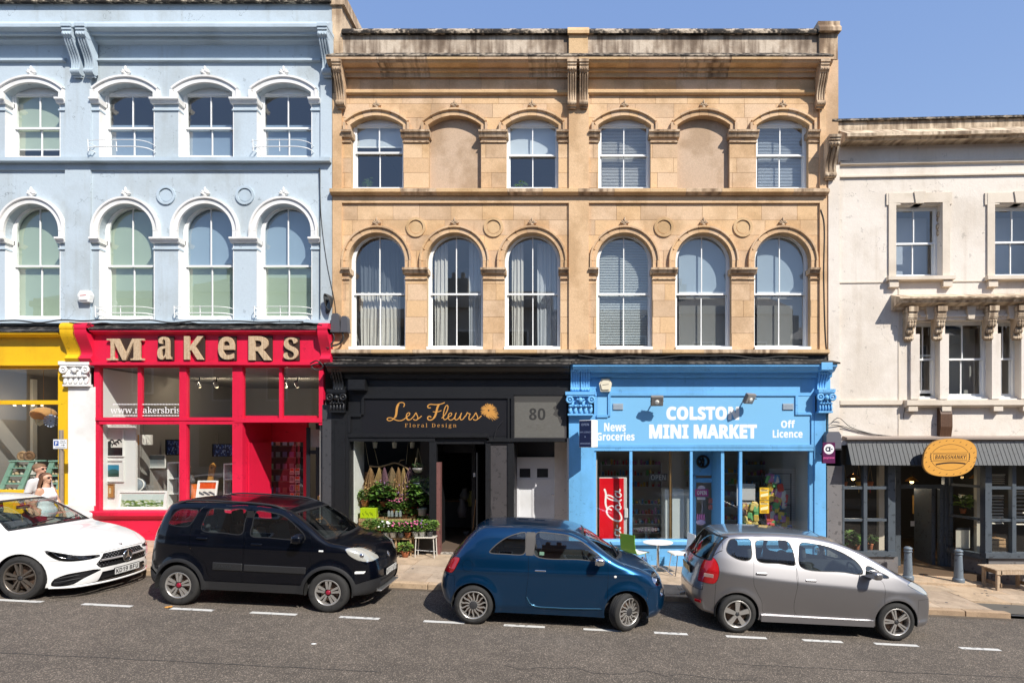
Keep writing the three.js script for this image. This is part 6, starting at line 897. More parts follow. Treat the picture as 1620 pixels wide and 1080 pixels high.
  { const z = -15.6, x0 = X(424, 15.6), x1 = X(482, 15.6), y = pave(X(450)), g = thing('display_cabinet', 'dark display cabinet of cards inside the red shop doorway', 'cabinet', [(x0 + x1) / 2, y, z]); part(g, 'back_panel', box(x0 - 0.2, x1, y, y + 2.7, z - 0.05, z), std(C(0.025, 0.022, 0.022), 0.7)); const q = rng(41); for (let k = 0; k < 7; k++) { part(g, 'shelf', box(x0 - 0.2, x1, y + 0.3 + k * 0.33, y + 0.315 + k * 0.33, z, z + 0.14), M.roomDark); for (let i = 0; i < 6; i++) part(g, 'card', box(x0 - 0.15 + i * 0.19, x0 - 0.03 + i * 0.19, y + 0.32 + k * 0.33, y + 0.47 + k * 0.33, z + 0.03, z + 0.04), std(C(0.08 + 0.25 * q(), 0.07 + 0.2 * q(), 0.07 + 0.25 * q()), 0.6)); } }
  { const z = ZF - 1.5, d = -z, x = X(468, d), gyy = pave(X(468)), g = thing('postcard_rack', 'narrow revolving rack of postcards inside the red shop door', 'rack', [x, gyy, z]); part(g, 'pole', cyl(x, gyy, Y(735, d), z, 0.015, 8), M.steel); part(g, 'base', cyl(x, gyy, gyy + 0.03, z, 0.2, 18), M.darkMetal); const r = rng(5); for (let k = 0; k < 7; k++) for (const s of [-0.07, 0.07]) { const y = Y(740 + k * 13, d) - 0.16; const c = part(g, 'postcard', place(box(-0.06, 0.06, 0, 0.16, 0, 0.004), x + s, y, z + 0.08, s * 3, -0.1), std(C(0.55, 0.55, 0.55), 0.5)); part(c, 'print', place(card(-0.05, 0.05, 0.012, 0.148, 0.0055), x + s, y, z + 0.08, s * 3, -0.1), std(C(0.8, 0.8, 0.8), 0.5, { map: printTex[['blue', 'sea', 'brown', 'orange', 'teal'][r() * 5 | 0]] }), true); } }
  for (const [k, px] of [[0, 342], [1, 452], [2, 470], [3, 315], [4, 238]]) { const d = 15.0, x = X(px, d), y = Y(611, d), g = thing('spot_lamp', ['gallery spot lamp seen through the third upper pane of the red shop', 'gallery spot lamp behind the last upper pane of the red shop', 'second gallery spot lamp behind the last upper pane of the red shop', 'gallery spot lamp near the middle mullion of the red shop', 'gallery spot lamp behind the window lettering'][k], 'lamp', [x, y, -d]); part(g, 'can', place(cyl(0, 0, 0.16, 0, 0.05, 12), x, y, -d, 0, 0.7), M.steel); part(g, 'bulb', place(ball(0, -0.01, 0, 0.04), x, y, -d, 0, 0.7), std(C(0.9, 0.8, 0.6), 0.3, { emissive: C(1, 0.8, 0.5), emissiveIntensity: k < 2 ? 2 : 0.8 })); glowAt(g, 0, -0.01, 0, 1.3); part(g, 'stem', bar([x, y + 0.1, -d], [x, Y(578, d), -d], 0.012), M.black); }
}
{ // gift shop display behind the yellow window
  const green = std(C(0.20, 0.36, 0.29), 0.6);
  for (const [label, xa, xb, t, wide] of [['sage green step ladder shelf with pottery in the yellow shop window', 22, 52, 730, 1], ['second sage green ladder shelf behind the parking plate', 84, 108, 730, 0.8]]) {
    const z = ZF - 0.55, d = -z, y0 = Y(784, d), y1 = Y(t, d), g = thing('ladder_shelf', label, 'shelf', [X(xa, d), y0, z]), lean = 0.36 * wide, x0 = X(xa, d), x1 = X(xb, d);
    for (const x of [x0, x1]) part(g, 'rail', [slab([[x - lean - 0.06, y0], [x - lean + 0.06, y0], [x + 0.06, y1], [x - 0.06, y1]], z, z + 0.04)], green);
    part(g, 'top_step', box(x0 - 0.08, x1 + 0.08, y1, y1 + 0.03, z - 0.25, z + 0.06), green);
    const r = rng(xa); for (let k = 0; k < 4; k++) { const q = 0.8 - k * 0.23, y = y0 + (y1 - y0) * q, dx = -lean * (1 - q); part(g, 'step', box(x0 + dx, x1 + dx, y, y + 0.025, z - 0.25, z + 0.05), green); for (let i = 0; i < 4; i++) { const px = x0 + dx + (x1 - x0) * (i + 0.5) / 4, s = 0.035 + 0.025 * r(); solo('pottery', `small ${['cream', 'sandy', 'speckled', 'ochre'][i]} pot on the ${['top', 'second', 'third', 'lowest'][k]} step of the ${wide === 1 ? 'first' : 'second'} green ladder shelf`, 'pottery', [lathe([[0, 0], [s * 0.7, 0], [s, s * 0.9], [s * 0.6, s * 1.6], [s * 0.7, s * 1.8], [s * 0.5, s * 1.7], [0, s * 0.2]], px, y + 0.025, z - 0.06, 12)], std([C(0.6, 0.5, 0.36), C(0.5, 0.36, 0.22), C(0.55, 0.5, 0.42), C(0.5, 0.34, 0.12)][i], 0.5), [px, y + 0.025, z - 0.06]); } }
  }
  for (const [k, px] of [[0, 36], [1, 47]]) { const d = 13.35, x = X(px, d), y = Y(730, d) + 0.03; solo('woven_basket', k ? 'dark woven basket on top of the first green ladder' : 'pale woven basket on top of the first green ladder', 'basket', [place(new THREE.TorusGeometry(0.09, 0.035, 8, 20), x, y + 0.10, -d + 0.02, 0.2 * k), ball(x, y + 0.1, -d, 0.085, 1, 1, 0.7, 12)], std(k ? C(0.22, 0.14, 0.08) : C(0.4, 0.3, 0.18), 0.8, { map: T.wood }), [x, y, -d]); }
  { const d = 13.3, x = X(68, d), y = Y(655, d); solo('paper_lantern', 'round orange paper lantern shade hanging in the yellow shop window', 'lantern', [ball(x, y, -d, 0.22, 1.15, 0.75, 1.1, 20), bar([x, y, -d], [x, Y(582, d), -d], 0.004)], phy(C(0.55, 0.30, 0.10), 0.9, { transmission: 0.3, thickness: 0 }), [x, y, -d]); }
  { const d = 13.2, x = X(62, d), y = Y(665, d); solo('paper_flower', 'cream paper flower hanging below the orange lantern', 'decoration', Array.from({ length: 8 }, (_, i) => ball(x + 0.07 * Math.cos(i * 0.785), y + 0.08 * Math.sin(i * 0.785), -d, 0.05, 1, 1, 0.5, 8)).concat([ball(x, y, -d + 0.02, 0.05)]), std(C(0.6, 0.53, 0.36), 0.8), [x, y, -d]); }
  { const d = 13.15, x = X(80, d), y = Y(665.5, d), g = thing('paper_fan', 'pale blue pleated paper fan hanging in the yellow shop window', 'decoration', [x, y, -d]); part(g, 'pleat', Array.from({ length: 30 }, (_, i) => place(slab([[-0.006, 0.02], [0.006, 0.02], [0.018, 0.15], [-0.018, 0.15]], 0, 0.006), x, y, -d, i % 2 ? 0.3 : -0.3, 0, i * Math.PI / 15)), std(C(0.42, 0.5, 0.66), 0.8)).userData = { kind: 'stuff' }; part(g, 'string', bar([x, y + 0.15, -d], [x, Y(640, d), -d], 0.003), M.cable); }
  for (const [k, px] of [[0, 8], [1, 51]]) { const d = 14.4, x = X(px, d); solo('room_post', k ? 'white painted post behind the ladder shelves of the yellow shop' : 'white painted post at the near end of the yellow shop window', 'post', [box(x - 0.06, x + 0.06, Y(790, d), Y(600, d), -d - 0.06, -d + 0.06)], M.inWhite, [x, Y(790, d), -d]); }
  for (const [k, px] of [[0, 22], [1, 37], [2, 51], [3, 66]]) { const d = 13.4, x = X(px, d), y = Y(640, d), g = thing('spot_lamp', ['first', 'second', 'third', 'fourth'][k] + ' lit spot lamp in the row under the yellow transom', 'lamp', [x, y, -d]); part(g, 'can', cyl(x, y, y + 0.1, -d, 0.03, 10), M.white); part(g, 'bulb', ball(x, y - 0.01, -d, 0.03), std(C(0.9, 0.85, 0.7), 0.3, { emissive: C(1, 0.85, 0.6), emissiveIntensity: 1.5 })); glowAt(g, 0, -0.01, 0, 0.7); }
}

// --- flower shop window
{
  const zi = ZF - 0.45, d = -zi;
  { const g = thing('hanging_branch', 'bare driftwood branch hung with bunches of dried flowers in the black shop window', 'branch', [X(620, d), Y(738, d), zi]), P = (px, py, dz = 0) => [X(px, d), Y(py, d), zi + dz]; part(g, 'branch', [tube([P(584, 737), P(600, 738), P(613, 735), P(625, 732), P(640, 738), P(648, 746), P(653, 754)], 0.022, 40, 6), tube([P(584, 737), P(588, 745), P(586, 750)], 0.012, 10), tube([P(630, 733), P(634, 728), P(640, 727)], 0.009, 8)], std(C(0.42, 0.33, 0.22), 0.85, { map: T.wood }));
    for (const [a, b] of [[598, 590], [642, 646], [583, 578]]) part(g, 'string', bar(P(a, 735), P(b, 700, 0.02), 0.004), std(C(0.4, 0.33, 0.22), 0.9));
    const r = rng(31), cols = [std(C(0.30, 0.17, 0.07), 0.9), std(C(0.38, 0.25, 0.10), 0.9), std(C(0.20, 0.10, 0.13), 0.9), std(C(0.34, 0.23, 0.12), 0.9)];
    for (const [k, px] of [[0, 586], [1, 600], [2, 608], [3, 620], [4, 630], [5, 638], [6, 648]]) { const L = 0.42 + 0.30 * r() + (k === 5 ? 0.2 : 0), q = []; for (let i = 0; i < 46; i++) { const a = (r() - 0.5) * 0.34 * (0.5 + r()), e = (r() - 0.5) * 0.25; q.push(bar(P(px + a * 2, 738, e * 0.1), [X(px, d) + a * (0.6 + 0.5 * r()), Y(740, d) - L * (0.7 + 0.4 * r()), zi + e], 0.003, 3, 0.0055)); } part(g, 'dried_bunch', q, cols[k % 4]).userData = { kind: 'stuff' }; part(g, 'flower_heads', Array.from({ length: 26 }, () => ball(X(px, d) + (r() - 0.5) * 0.27, Y(742, d) - L * (0.45 + 0.6 * r()), zi + (r() - 0.5) * 0.2, 0.015 + 0.012 * r(), 1, 1.3, 1, 5)), k % 3 === 2 ? std(C(0.28, 0.14, 0.3), 0.9) : cols[(k + 1) % 4]).userData = { kind: 'stuff' }; }
  }
  for (const [k, px] of [[0, 593], [1, 624], [2, 652]]) { const D = 13.4, x = X(px, D), y = Y(704, D), g = thing('spot_lamp', ['white spot lamp over the left end of the dried branch', 'white spot lamp over the middle of the dried branch', 'white spot lamp beside the hanging basket'][k].replace('left end', 'thick end'), 'lamp', [x, y, -D]); part(g, 'can', place(cyl(0, -0.07, 0.07, 0, 0.045, 14, 0.06), x, y, -D), std(C(0.6, 0.58, 0.54), 0.5)); part(g, 'stem', bar([x, y + 0.07, -D], [x, Y(690, D), -D], 0.01), M.steel); }
  { const D = 13.1, x = X(661, D), y = Y(742, D), g = thing('hanging_basket', 'small blue and white bowl planter hung on three strings in the black shop window', 'planter', [x, y, -D]); part(g, 'bowl', lathe([[0, -0.09], [0.07, -0.08], [0.13, 0], [0.13, 0.03], [0.11, 0.02], [0, 0]], x, y, -D, 18), std(C(0.55, 0.55, 0.62), 0.4, { map: T.streak })); for (let i = 0; i < 3; i++) part(g, 'string', bar([x + 0.12 * Math.cos(i * 2.1), y + 0.02, -D + 0.12 * Math.sin(i * 2.1)], [x, y + 0.5, -D], 0.004), std(C(0.4, 0.33, 0.22), 0.9)); part(g, 'foliage', place(leaves(50, 0.1, 0.08, 0.1, 0.07, 7), x, y + 0.06, -D), M.leaf[3]).userData = { kind: 'stuff' }; }
  potPlant('leafy trailing plant hanging under the bowl planter in the black shop window', [X(660, 13.2), Y(772, 13.2), -13.2], { r: 0.11, h: 0.13, n: 80, w: 0.13, t: 0.12, mat: std(C(0.04, 0.05, 0.08), 0.4), tone: 3, seed: 21 });
  const crate = (label, a, b, t, u, z, dep) => { const D = -z, x0 = X(a, D), x1 = X(b, D), y0 = Y(u, D), y1 = Y(t, D), g = thing('wooden_crate', label, 'crate', [(x0 + x1) / 2, y0, z]), n = 3, h = (y1 - y0) / n; for (let k = 0; k < n; k++) { part(g, 'board', box(x0, x1, y0 + k * h + 0.006, y0 + (k + 1) * h - 0.006, z - 0.015, z), k % 2 ? M.wood : M.paleWood); part(g, 'board', box(x0 + 0.02, x1 - 0.02, y0 + k * h + 0.006, y0 + (k + 1) * h - 0.006, z - dep, z - dep + 0.015), M.wood); } for (const x of [x0, x1 - 0.03]) for (const zz of [z - 0.05, z - dep + 0.016]) part(g, 'corner_post', box(x, x + 0.03, y0, y1, zz, zz + 0.034), M.paleWood); part(g, 'bottom', box(x0 + 0.031, x1 - 0.031, y0, y0 + 0.015, z - dep + 0.02, z - 0.02), M.wood); return g; };
  crate('weathered wooden crate under the yellow green sign in the shop window', 567, 600, 820, 838, ZF - 0.16, 0.35); crate('long weathered wooden crate in the middle of the shop window', 602, 650, 820, 838, ZF - 0.16, 0.35);
  { const tx = canvasTex(160, 110, (c, w, h) => { c.fillStyle = '#b4cc14'; c.fillRect(0, 0, w, h); c.strokeStyle = '#2c3a12'; c.lineWidth = 4; for (const [x, y] of [[30, 60], [60, 40], [82, 62], [110, 50], [130, 62]]) { c.beginPath(); c.arc(x, y, 9, 0.5, 5); c.stroke(); c.beginPath(); c.moveTo(x, y + 8); c.lineTo(x + 8, y + 28); c.stroke(); } }); const z = ZF - 0.2, g = thing('box_sign', 'yellow green tin box with scribbled writing in the flower shop window', 'box', [X(581, 13), Y(820, 13), z]); part(g, 'tin', prb(569, 594, 803.5, 820, z - 0.2, z, 0.01), std(C(0.42, 0.55, 0.02), 0.4)); part(g, 'scribble', pcard(570, 593, 804.5, 819, z + 0.003), std(C(0.95, 0.95, 0.95), 0.4, { map: tx }), true); }
  { const z = ZF - 0.75, D = -z; solo('wood_panel', 'orange brown timber panel standing in the corner of the flower shop window', 'panel', [box(X(568, D), X(583, D), Y(838, D), Y(747, D), z - 0.03, z)], std(C(0.42, 0.2, 0.07), 0.6, { map: T.wood }), [X(575, D), Y(838, D), z]); }
  const zs = ZF - 0.4, D = -zs, plants = [[577, 800, 0.09, 'light green bushy plant above the yellow green box', 2, 0.16, 0.14, 0.08, -1], [606, 801, 0.08, 'large round leaved plant in the middle of the shop window', 1, 0.2, 0.26, 0.16, -1], [622, 812, 0.07, 'pink flowering plant beside the round leaved plant', 1, 0.15, 0.15, 0.07, 0], [594, 815, 0.07, 'small green plant behind the crate near the box', 0, 0.16, 0.12, 0.07, -1], [642, 812, 0.07, 'pink and purple flowering plant before the big white pot', 1, 0.15, 0.16, 0.07, 0], [666, 816, 0.12, 'tall dark leaved plant in a big white pot', 1, 0.2, 0.42, 0.2, -1], [638, 822, 0.08, 'bright green plant spilling over the long crate', 2, 0.2, 0.14, 0.08, -1], [652, 822, 0.07, 'reddish orange flowering plant on the long crate', 1, 0.15, 0.12, 0.07, 3]];
  plants.forEach(([px, py, r, label, tone, w, t, leaf, fl], k) => potPlant(label, [X(px, D), Y(py, D), zs - 0.02 * k], { r, h: r * 1.5, mat: k === 5 || k === 3 ? M.white : M.terracotta, n: 190, w: w * 1.1, t: t * 1.1, leaf, tone, seed: 40 + k, flower: fl }));
  for (const [k, px] of [[0, 615], [1, 620], [2, 627], [3, 633]]) { const z = ZF - 0.3, q = 13.1; solo('glass_jar', ['first', 'second', 'third', 'fourth'][k] + ' small glass jar in the row on the flower shop crates', 'jar', [lathe([[0, 0], [0.035, 0], [0.035, 0.1], [0.025, 0.12], [0.025, 0.14]], X(px, q), Y(817, q), z, 12)], phy(C(0.8, 0.85, 0.85), 0.05, { transmission: 0.8, thickness: 0 }), [X(px, q), Y(817, q), z]); }
  // outside: shelf, table and the row of pots
  const zo = -12.45, q = 12.45;
  { const x0 = X(600, q), x1 = X(651, q), y = Y(851, q), g = thing('plant_bench', 'low wooden crate bench carrying potted plants outside the flower shop', 'bench', [(x0 + x1) / 2, pave((x0 + x1) / 2), zo]); part(g, 'top', box(x0, x1, y - 0.03, y, zo - 0.26, zo + 0.02), M.paleWood); for (const x of [x0 + 0.01, x0 + 0.35, x1 - 0.04]) for (const zz of [zo - 0.02, zo - 0.25]) part(g, 'leg', box(x, x + 0.035, pave(x), y - 0.031, zz, zz + 0.035), M.paleWood); part(g, 'shelf', box(x0, x1, y - 0.2, y - 0.18, zo - 0.25, zo - 0.03), M.wood); part(g, 'shelf', box(x0, x1, y - 0.33, y - 0.31, zo - 0.25, zo - 0.03), M.wood); }
  { const x0 = X(655, 12.3), x1 = X(687, 12.3), y = Y(850, 12.3), z = -12.3, g = thing('small_table', 'small pale folding table with thin legs outside the flower shop', 'table', [(x0 + x1) / 2, pave((x0 + x1) / 2), z]); part(g, 'top', rbox(x0, x1, y - 0.025, y, z - 0.3, z, 0.01), std(C(0.5, 0.46, 0.40), 0.6)); for (const x of [x0 + 0.03, x1 - 0.03]) for (const zz of [z - 0.03, z - 0.27]) part(g, 'leg', bar([x + (x > x0 + 0.1 ? 0.02 : -0.02), pave(x), zz], [x, y - 0.02, zz], 0.012), std(C(0.55, 0.52, 0.46), 0.5)); part(g, 'rung', bar([x0 + 0.02, pave(x0) + 0.16, z - 0.03], [x1 - 0.02, pave(x1) + 0.10, z - 0.27], 0.008), M.steel); }
  const row = [[586, 1, -1, 'bushy green pot plant at the car end of the row outside the flower shop', 846], [597, 2, -1, 'light green pot plant second in the row outside the flower shop', 848], [611, 1, 1, 'white flowering pot plant third in the row outside the flower shop', 850], [622, 2, -1, 'green pot plant fourth in the row, in a grey pot', 850], [634, 1, 0, 'pink flowering pot plant fifth in the row outside the flower shop', 850], [645, 0, -1, 'dark green pot plant sixth in the row outside the flower shop', 850], [657, 1, 0, 'pink flowering plant on the near corner of the small folding table', 849], [668, 2, 2, 'purple flowering plant on the middle of the small folding table', 849], [680, 2, -1, 'yellow green bushy plant on the small folding table by the door post', 849]];
  row.forEach(([px, tone, fl, label, py], k) => { const h = 0.12, z = -12.42 - 0.04 * (k % 2); potPlant(label, [X(px, -z), Y(py, -z), z], { r: 0.075, h, mat: [std(C(0.07, 0.07, 0.08), 0.5), M.terracotta, std(C(0.3, 0.29, 0.27), 0.7), M.white][k % 4], n: 210, w: 0.17, t: 0.17, leaf: 0.065, tone, seed: 70 + k, flower: fl }); });
  { const x = X(641, 12.3); potPlant('small leafy plant in a terracotta pot on the pavement', [x, pave(x), -12.3], { r: 0.085, h: 0.12, n: 110, w: 0.15, t: 0.14, leaf: 0.07, tone: 2, seed: 99 }); const x2 = X(586, 12.45); solo('pot_stand', 'dark upturned planter under the first pot plants of the row', 'planter', [lathe([[0, 0], [0.16, 0], [0.13, Y(847, 12.45) - pave(x2) - 0.01], [0, Y(847, 12.45) - pave(x2) - 0.01]], x2 + 0.08, pave(x2), -12.46, 16)], M.darkMetal, [x2, pave(x2), -12.46]); }
  { const z = ZF - 2.2, D2 = -z; for (const [k, px, py, h, c] of [[0, 731, 818, 0.5, C(0.16, 0.15, 0.16)], [1, 738, 862, 0.36, C(0.2, 0.2, 0.22)], [2, 747, 800, 0.4, C(0.2, 0.19, 0.05)], [3, 735, 790, 0.3, C(0.12, 0.12, 0.12)]]) solo('vase', ['pale vase on a shelf inside the dark flower shop doorway', 'grey vase on the floor inside the dark flower shop doorway', 'olive vase inside the dark flower shop doorway', 'dim grey vase high inside the flower shop doorway'][k], 'vase', [lathe([[0, 0], [0.1, 0], [0.14, h * 0.4], [0.07, h * 0.8], [0.09, h]], X(px, D2), Y(py, D2), z, 16)], std(c, 0.5), [X(px, D2), Y(py, D2), z]);
    solo('broom', 'broom handle leaning inside the flower shop door', 'broom', [bar([X(745, 13.6), Y(870, 13.6), -13.6], [X(752, 13.6), Y(790, 13.6), -13.65], 0.014), box(X(741, 13.6), X(749, 13.6), Y(874, 13.6), Y(869, 13.6), -13.65, -13.55)], M.wood, [X(745, 13.6), Y(870, 13.6), -13.6]);
    const g = thing('counter', 'timber counter inside the dark flower shop', 'counter', [X(720, 16), pave(-2.5), -16.2]); part(g, 'front_panel', box(X(690, 16), X(748, 16), pave(-3), Y(795, 16), -16.4, -16.3), M.roomDark); part(g, 'top', box(X(688, 16), X(750, 16), Y(795, 16), Y(795, 16) + 0.04, -16.7, -16.25), M.wood); }
}
// --- mini market display
{
  { const z = ZF - 0.35, d = -z, x0 = X(948, d), x1 = X(992, d), yb = pave(0.9), y1 = Y(755, d), tx = canvasTex(256, 780, (c, w, h) => {
      c.fillStyle = '#d9101f'; c.fillRect(0, 0, w, h); c.save(); c.translate(w, h - 70); c.rotate(-Math.PI / 2); c.scale(0.88, 0.88); c.strokeStyle = '#f5eee8'; c.lineCap = c.lineJoin = 'round';   // lettering runs up the door
      const pen = (d2, lw) => { c.lineWidth = lw; c.stroke(new Path2D(d2)); };
      pen('M70 -70 C40 -110 20 -60 52 -42 C80 -28 100 -60 106 -84', 17); pen('M176 -100 C140 -120 112 -60 146 -36 C172 -24 200 -60 204 -100 C198 -60 204 -34 226 -40', 17); pen('M232 -76 L254 -78', 14);
      pen('M438 -150 C474 -196 424 -232 372 -188 C322 -146 282 -60 318 -28 C352 -8 420 -50 452 -98', 20); pen('M372 -188 C440 -260 520 -140 470 -120', 15); pen('M452 -200 C540 -250 600 -190 680 -232', 24);
      pen('M470 -96 C436 -96 432 -36 466 -30 C500 -34 506 -92 474 -96', 17); pen('M504 -44 C560 -60 640 -190 604 -212 C560 -210 524 -40 558 -28', 18); pen('M634 -96 C594 -110 574 -40 608 -28 C632 -24 656 -70 660 -98 C652 -60 656 -28 682 -44', 17); c.restore(); }), g = thing('drinks_cooler', 'red drinks cooler with flowing white script standing in the mini market window', 'cooler', [(x0 + x1) / 2, yb, z]);
    part(g, 'cabinet', rbox(x0, x1, yb, y1, z - 0.55, z - 0.01, 0.015), std(C(0.5, 0.48, 0.46), 0.5)); part(g, 'door_panel', rbox(x0, x1 - 0.075, yb + 0.1, y1 - 0.02, z - 0.012, z + 0.012, 0.008), std(C(0.6, 0.01, 0.02), 0.35)); part(g, 'script', card(x0 + 0.015, x1 - 0.085, y1 - 1.78, y1 - 0.035, z + 0.0145), std(C(0.95, 0.95, 0.95), 0.3, { map: tx }), true); part(g, 'handle', rbox(x1 - 0.07, x1 + 0.02, y1 - 0.95, y1 - 0.72, z + 0.0, z + 0.05, 0.02), std(C(0.6, 0.58, 0.55), 0.4)); }
  { const z = ZF - 0.9, d = -z, x0 = X(1052, d), x1 = X(1082, d), g = thing('fridge', 'white upright fridge beside the brown pole in the mini market window', 'fridge', [x0, pave(2.2), z]); part(g, 'cabinet', rbox(x0, x1, pave(2.2), Y(773, d), z - 0.55, z, 0.03), std(C(0.6, 0.62, 0.62), 0.4)); part(g, 'door_panel', rbox(x0 + 0.08, x1, pave(2.2) + 0.1, Y(776, d), z, z + 0.03, 0.02), std(C(0.55, 0.58, 0.58), 0.35)); part(g, 'label', box(X(1066, d), X(1071, d), Y(785, d), Y(781.5, d), z + 0.03, z + 0.034), M.white); }
  solo('bamboo_pole', 'brown vertical pole standing behind the glass of the mini market', 'pole', [cyl(X(1061, 13.2), pave(2.2), Y(708, 13.2), -13.2, 0.04, 12)], std(C(0.36, 0.24, 0.09), 0.5, { map: T.wood }), [X(1061, 13.2), pave(2.2), -13.2]);
  const r = rng(55), goods = [C(0.5, 0.06, 0.04), C(0.55, 0.35, 0.05), C(0.08, 0.2, 0.4), C(0.5, 0.48, 0.44), C(0.1, 0.3, 0.1), C(0.4, 0.15, 0.3), C(0.25, 0.12, 0.06)].map((c) => std(c, 0.45));
  for (const [label, xa, xb, ps, z] of [['grey shelving with small goods inside the mini market beside the white fridge', 1000, 1046, [797, 813, 828, 842, 858], ZF - 2.2], ['tall shelving of packets on the back wall behind the snack displays', 1180, 1276, [735, 752, 769, 786, 803, 820, 838], ZF - 3.0], ['high shelf of bottles and boxes at the back of the first mini market window', 952, 1046, [735, 752, 770], ZF - 3.05], ['shelving of drinks seen through the narrow pane by the mini market door', 1143, 1172, [748, 766, 784, 802, 822, 842], ZF - 2.4]]) { const d = -z, x0 = X(xa, d), x1 = X(xb, d), g = thing('goods_shelf', label, 'shelf', [x0, pave(1.6), z]); for (const py of ps) { const y = Y(py, d); part(g, 'shelf', box(x0, x1, y - 0.025, y, z - 0.4, z), std(C(0.42, 0.42, 0.42), 0.5)); const n = Math.round((x1 - x0) / 0.085); for (let i = 0; i < n; i++) { const a = x0 + (x1 - x0) * (i + 0.1) / n, w = 0.04 + 0.025 * r(); part(g, 'pack', box(a, a + w, y + 0.002, y + 0.07 + 0.09 * r(), z - 0.12, z - 0.03), goods[r() * 7 | 0]); } } part(g, 'upright', box(x0 - 0.03, x0 - 0.002, pave(1.6), Y(ps[0] - 3, d), z - 0.4, z), M.steel); part(g, 'upright', box(x1 + 0.002, x1 + 0.03, pave(1.6), Y(ps[0] - 3, d), z - 0.4, z), M.steel); }
  { const z = ZF - 0.7, d = -z, g = thing('open_sign', 'grey unlit tube sign reading OPEN hung in the mini market window', 'sign', [X(1041, d), Y(755, d), z]); part(g, 'backing', prb(1027, 1056, 749, 761, z - 0.02, z - 0.004, 0.004), std(C(0.06, 0.06, 0.06), 0.4)); part(g, 'lettering', letters('OPEN', 'sans_regular', 1030, 1053, 751, 759, z, 0.012), std(C(0.42, 0.42, 0.42), 0.4)); part(g, 'cord', [bar([X(1030, d), Y(749, d), z], [X(1030, d), Y(722, d), z], 0.005)], std(C(0.45, 0.3, 0.1), 0.6)); }
  { const z = ZF - 0.72, d = -z, pk = std(C(0.42, 0.08, 0.25), 0.4), g = thing('door_sign', 'pink OPEN sign hanging on the mini market door', 'sign', [X(1110, d), Y(779, d), z]); part(g, 'board', prb(1100, 1121, 773.5, 785, z - 0.01, z, 0.004), pk); part(g, 'lettering', letters('OPEN', 'sans_bold', 1103, 1118, 776, 782.5, z + 0.001, 0.006), M.white); part(g, 'disc', [place(facing2(0.1, 0.012), X(1110, d), Y(774, d), z - 0.02)], std(C(0.55, 0.5, 0.55), 0.4)); part(g, 'tag', prb(1103, 1116, 786, 790.5, z - 0.01, z - 0.002, 0.003), std(C(0.6, 0.55, 0.55), 0.4)); part(g, 'chain', bar([X(1111, d), Y(791, d), z], [X(1111, d), Y(812, d), z], 0.006), std(C(0.6, 0.55, 0.65), 0.4));
    const g2 = thing('door_ornament', 'pink and lilac hand shaped ornament low on the mini market door', 'ornament', [X(1109, d), Y(823, d), z]); part(g2, 'palm', ball(X(1109, d), Y(826, d), z, 0.1, 1.2, 0.7, 0.3, 12), std(C(0.5, 0.42, 0.62), 0.5)); for (const k of [-1.5, -0.5, 0.5, 1.5]) part(g2, 'finger', ball(X(1109, d) + k * 0.05, Y(818, d), z, 0.03, 0.9, 3, 0.8, 8), std(C(0.55, 0.2, 0.42), 0.5));
    solo('red_stickers', 'reddish notices stuck on the mini market door glass', 'sticker', [pb(1121, 1131, 788, 796, z - 0.03, z - 0.022), pb(1121, 1131, 798, 806, z - 0.03, z - 0.022)], std(C(0.4, 0.14, 0.12), 0.5), [X(1126, d), Y(797, d), z]); }
  const yp = canvasTex(96, 128, (c, w, h) => { c.fillStyle = '#f2b90f'; c.fillRect(0, 0, w, h); c.fillStyle = '#f5e6a8'; c.fillRect(6, 20, w - 12, 18); c.fillStyle = '#7a4a10'; c.fillRect(10, 8, 40, 8); c.fillRect(14, 24, 66, 8); c.fillStyle = '#fff3c0'; c.beginPath(); c.moveTo(8, 70); c.lineTo(88, 52); c.lineTo(88, 84); c.lineTo(8, 96); c.fill(); c.fillStyle = '#8a5a12'; for (let i = 0; i < 4; i++) c.fillRect(14, 100 + i * 6, 60, 3); });
  [['upper yellow poster on the mini market window', 771, 791], ['lower yellow poster on the mini market window', 792, 812]].forEach(([label, t, u]) => { const z = ZF - 0.02, g = thing('poster', label, 'poster', [X(1209), Y(u), z]); part(g, 'sheet', pb(1202, 1217, t, u, z - 0.004, z - 0.001), std(C(0.7, 0.5, 0.04), 0.6)); part(g, 'print', pcard(1202.3, 1216.7, t + 0.3, u - 0.3, z + 0.001), std(C(0.9, 0.9, 0.9), 0.6, { map: yp }), true); });
  { const z = ZF - 0.9, d = -z, g = thing('grid_panel', 'large pale perforated panel behind the snacks in the mini market window', 'panel', [X(1245, d), Y(850, d), z]); part(g, 'panel', box(X(1217, d), X(1268, d), Y(830, d), Y(741, d), z - 0.02, z), std(C(0.40, 0.39, 0.37), 0.6)); part(g, 'rib', Array.from({ length: 24 }, (_, k) => box(X(1217, d), X(1268, d), Y(741 + k * 3.7, d) - 0.012, Y(741 + k * 3.7, d), z, z + 0.006)), std(C(0.3, 0.29, 0.28), 0.6)).userData = { kind: 'stuff' }; }
  solo('white_board', 'pale blank board standing between the mini market door and the snack rack', 'board', [pb(1166, 1195, 765, 800, ZF - 0.7, ZF - 0.66), pb(1172, 1176, 800, 856, ZF - 0.7, ZF - 0.67)], std(C(0.42, 0.41, 0.40), 0.6), [X(1180, 13.4), Y(800, 13.4), ZF - 0.68]);
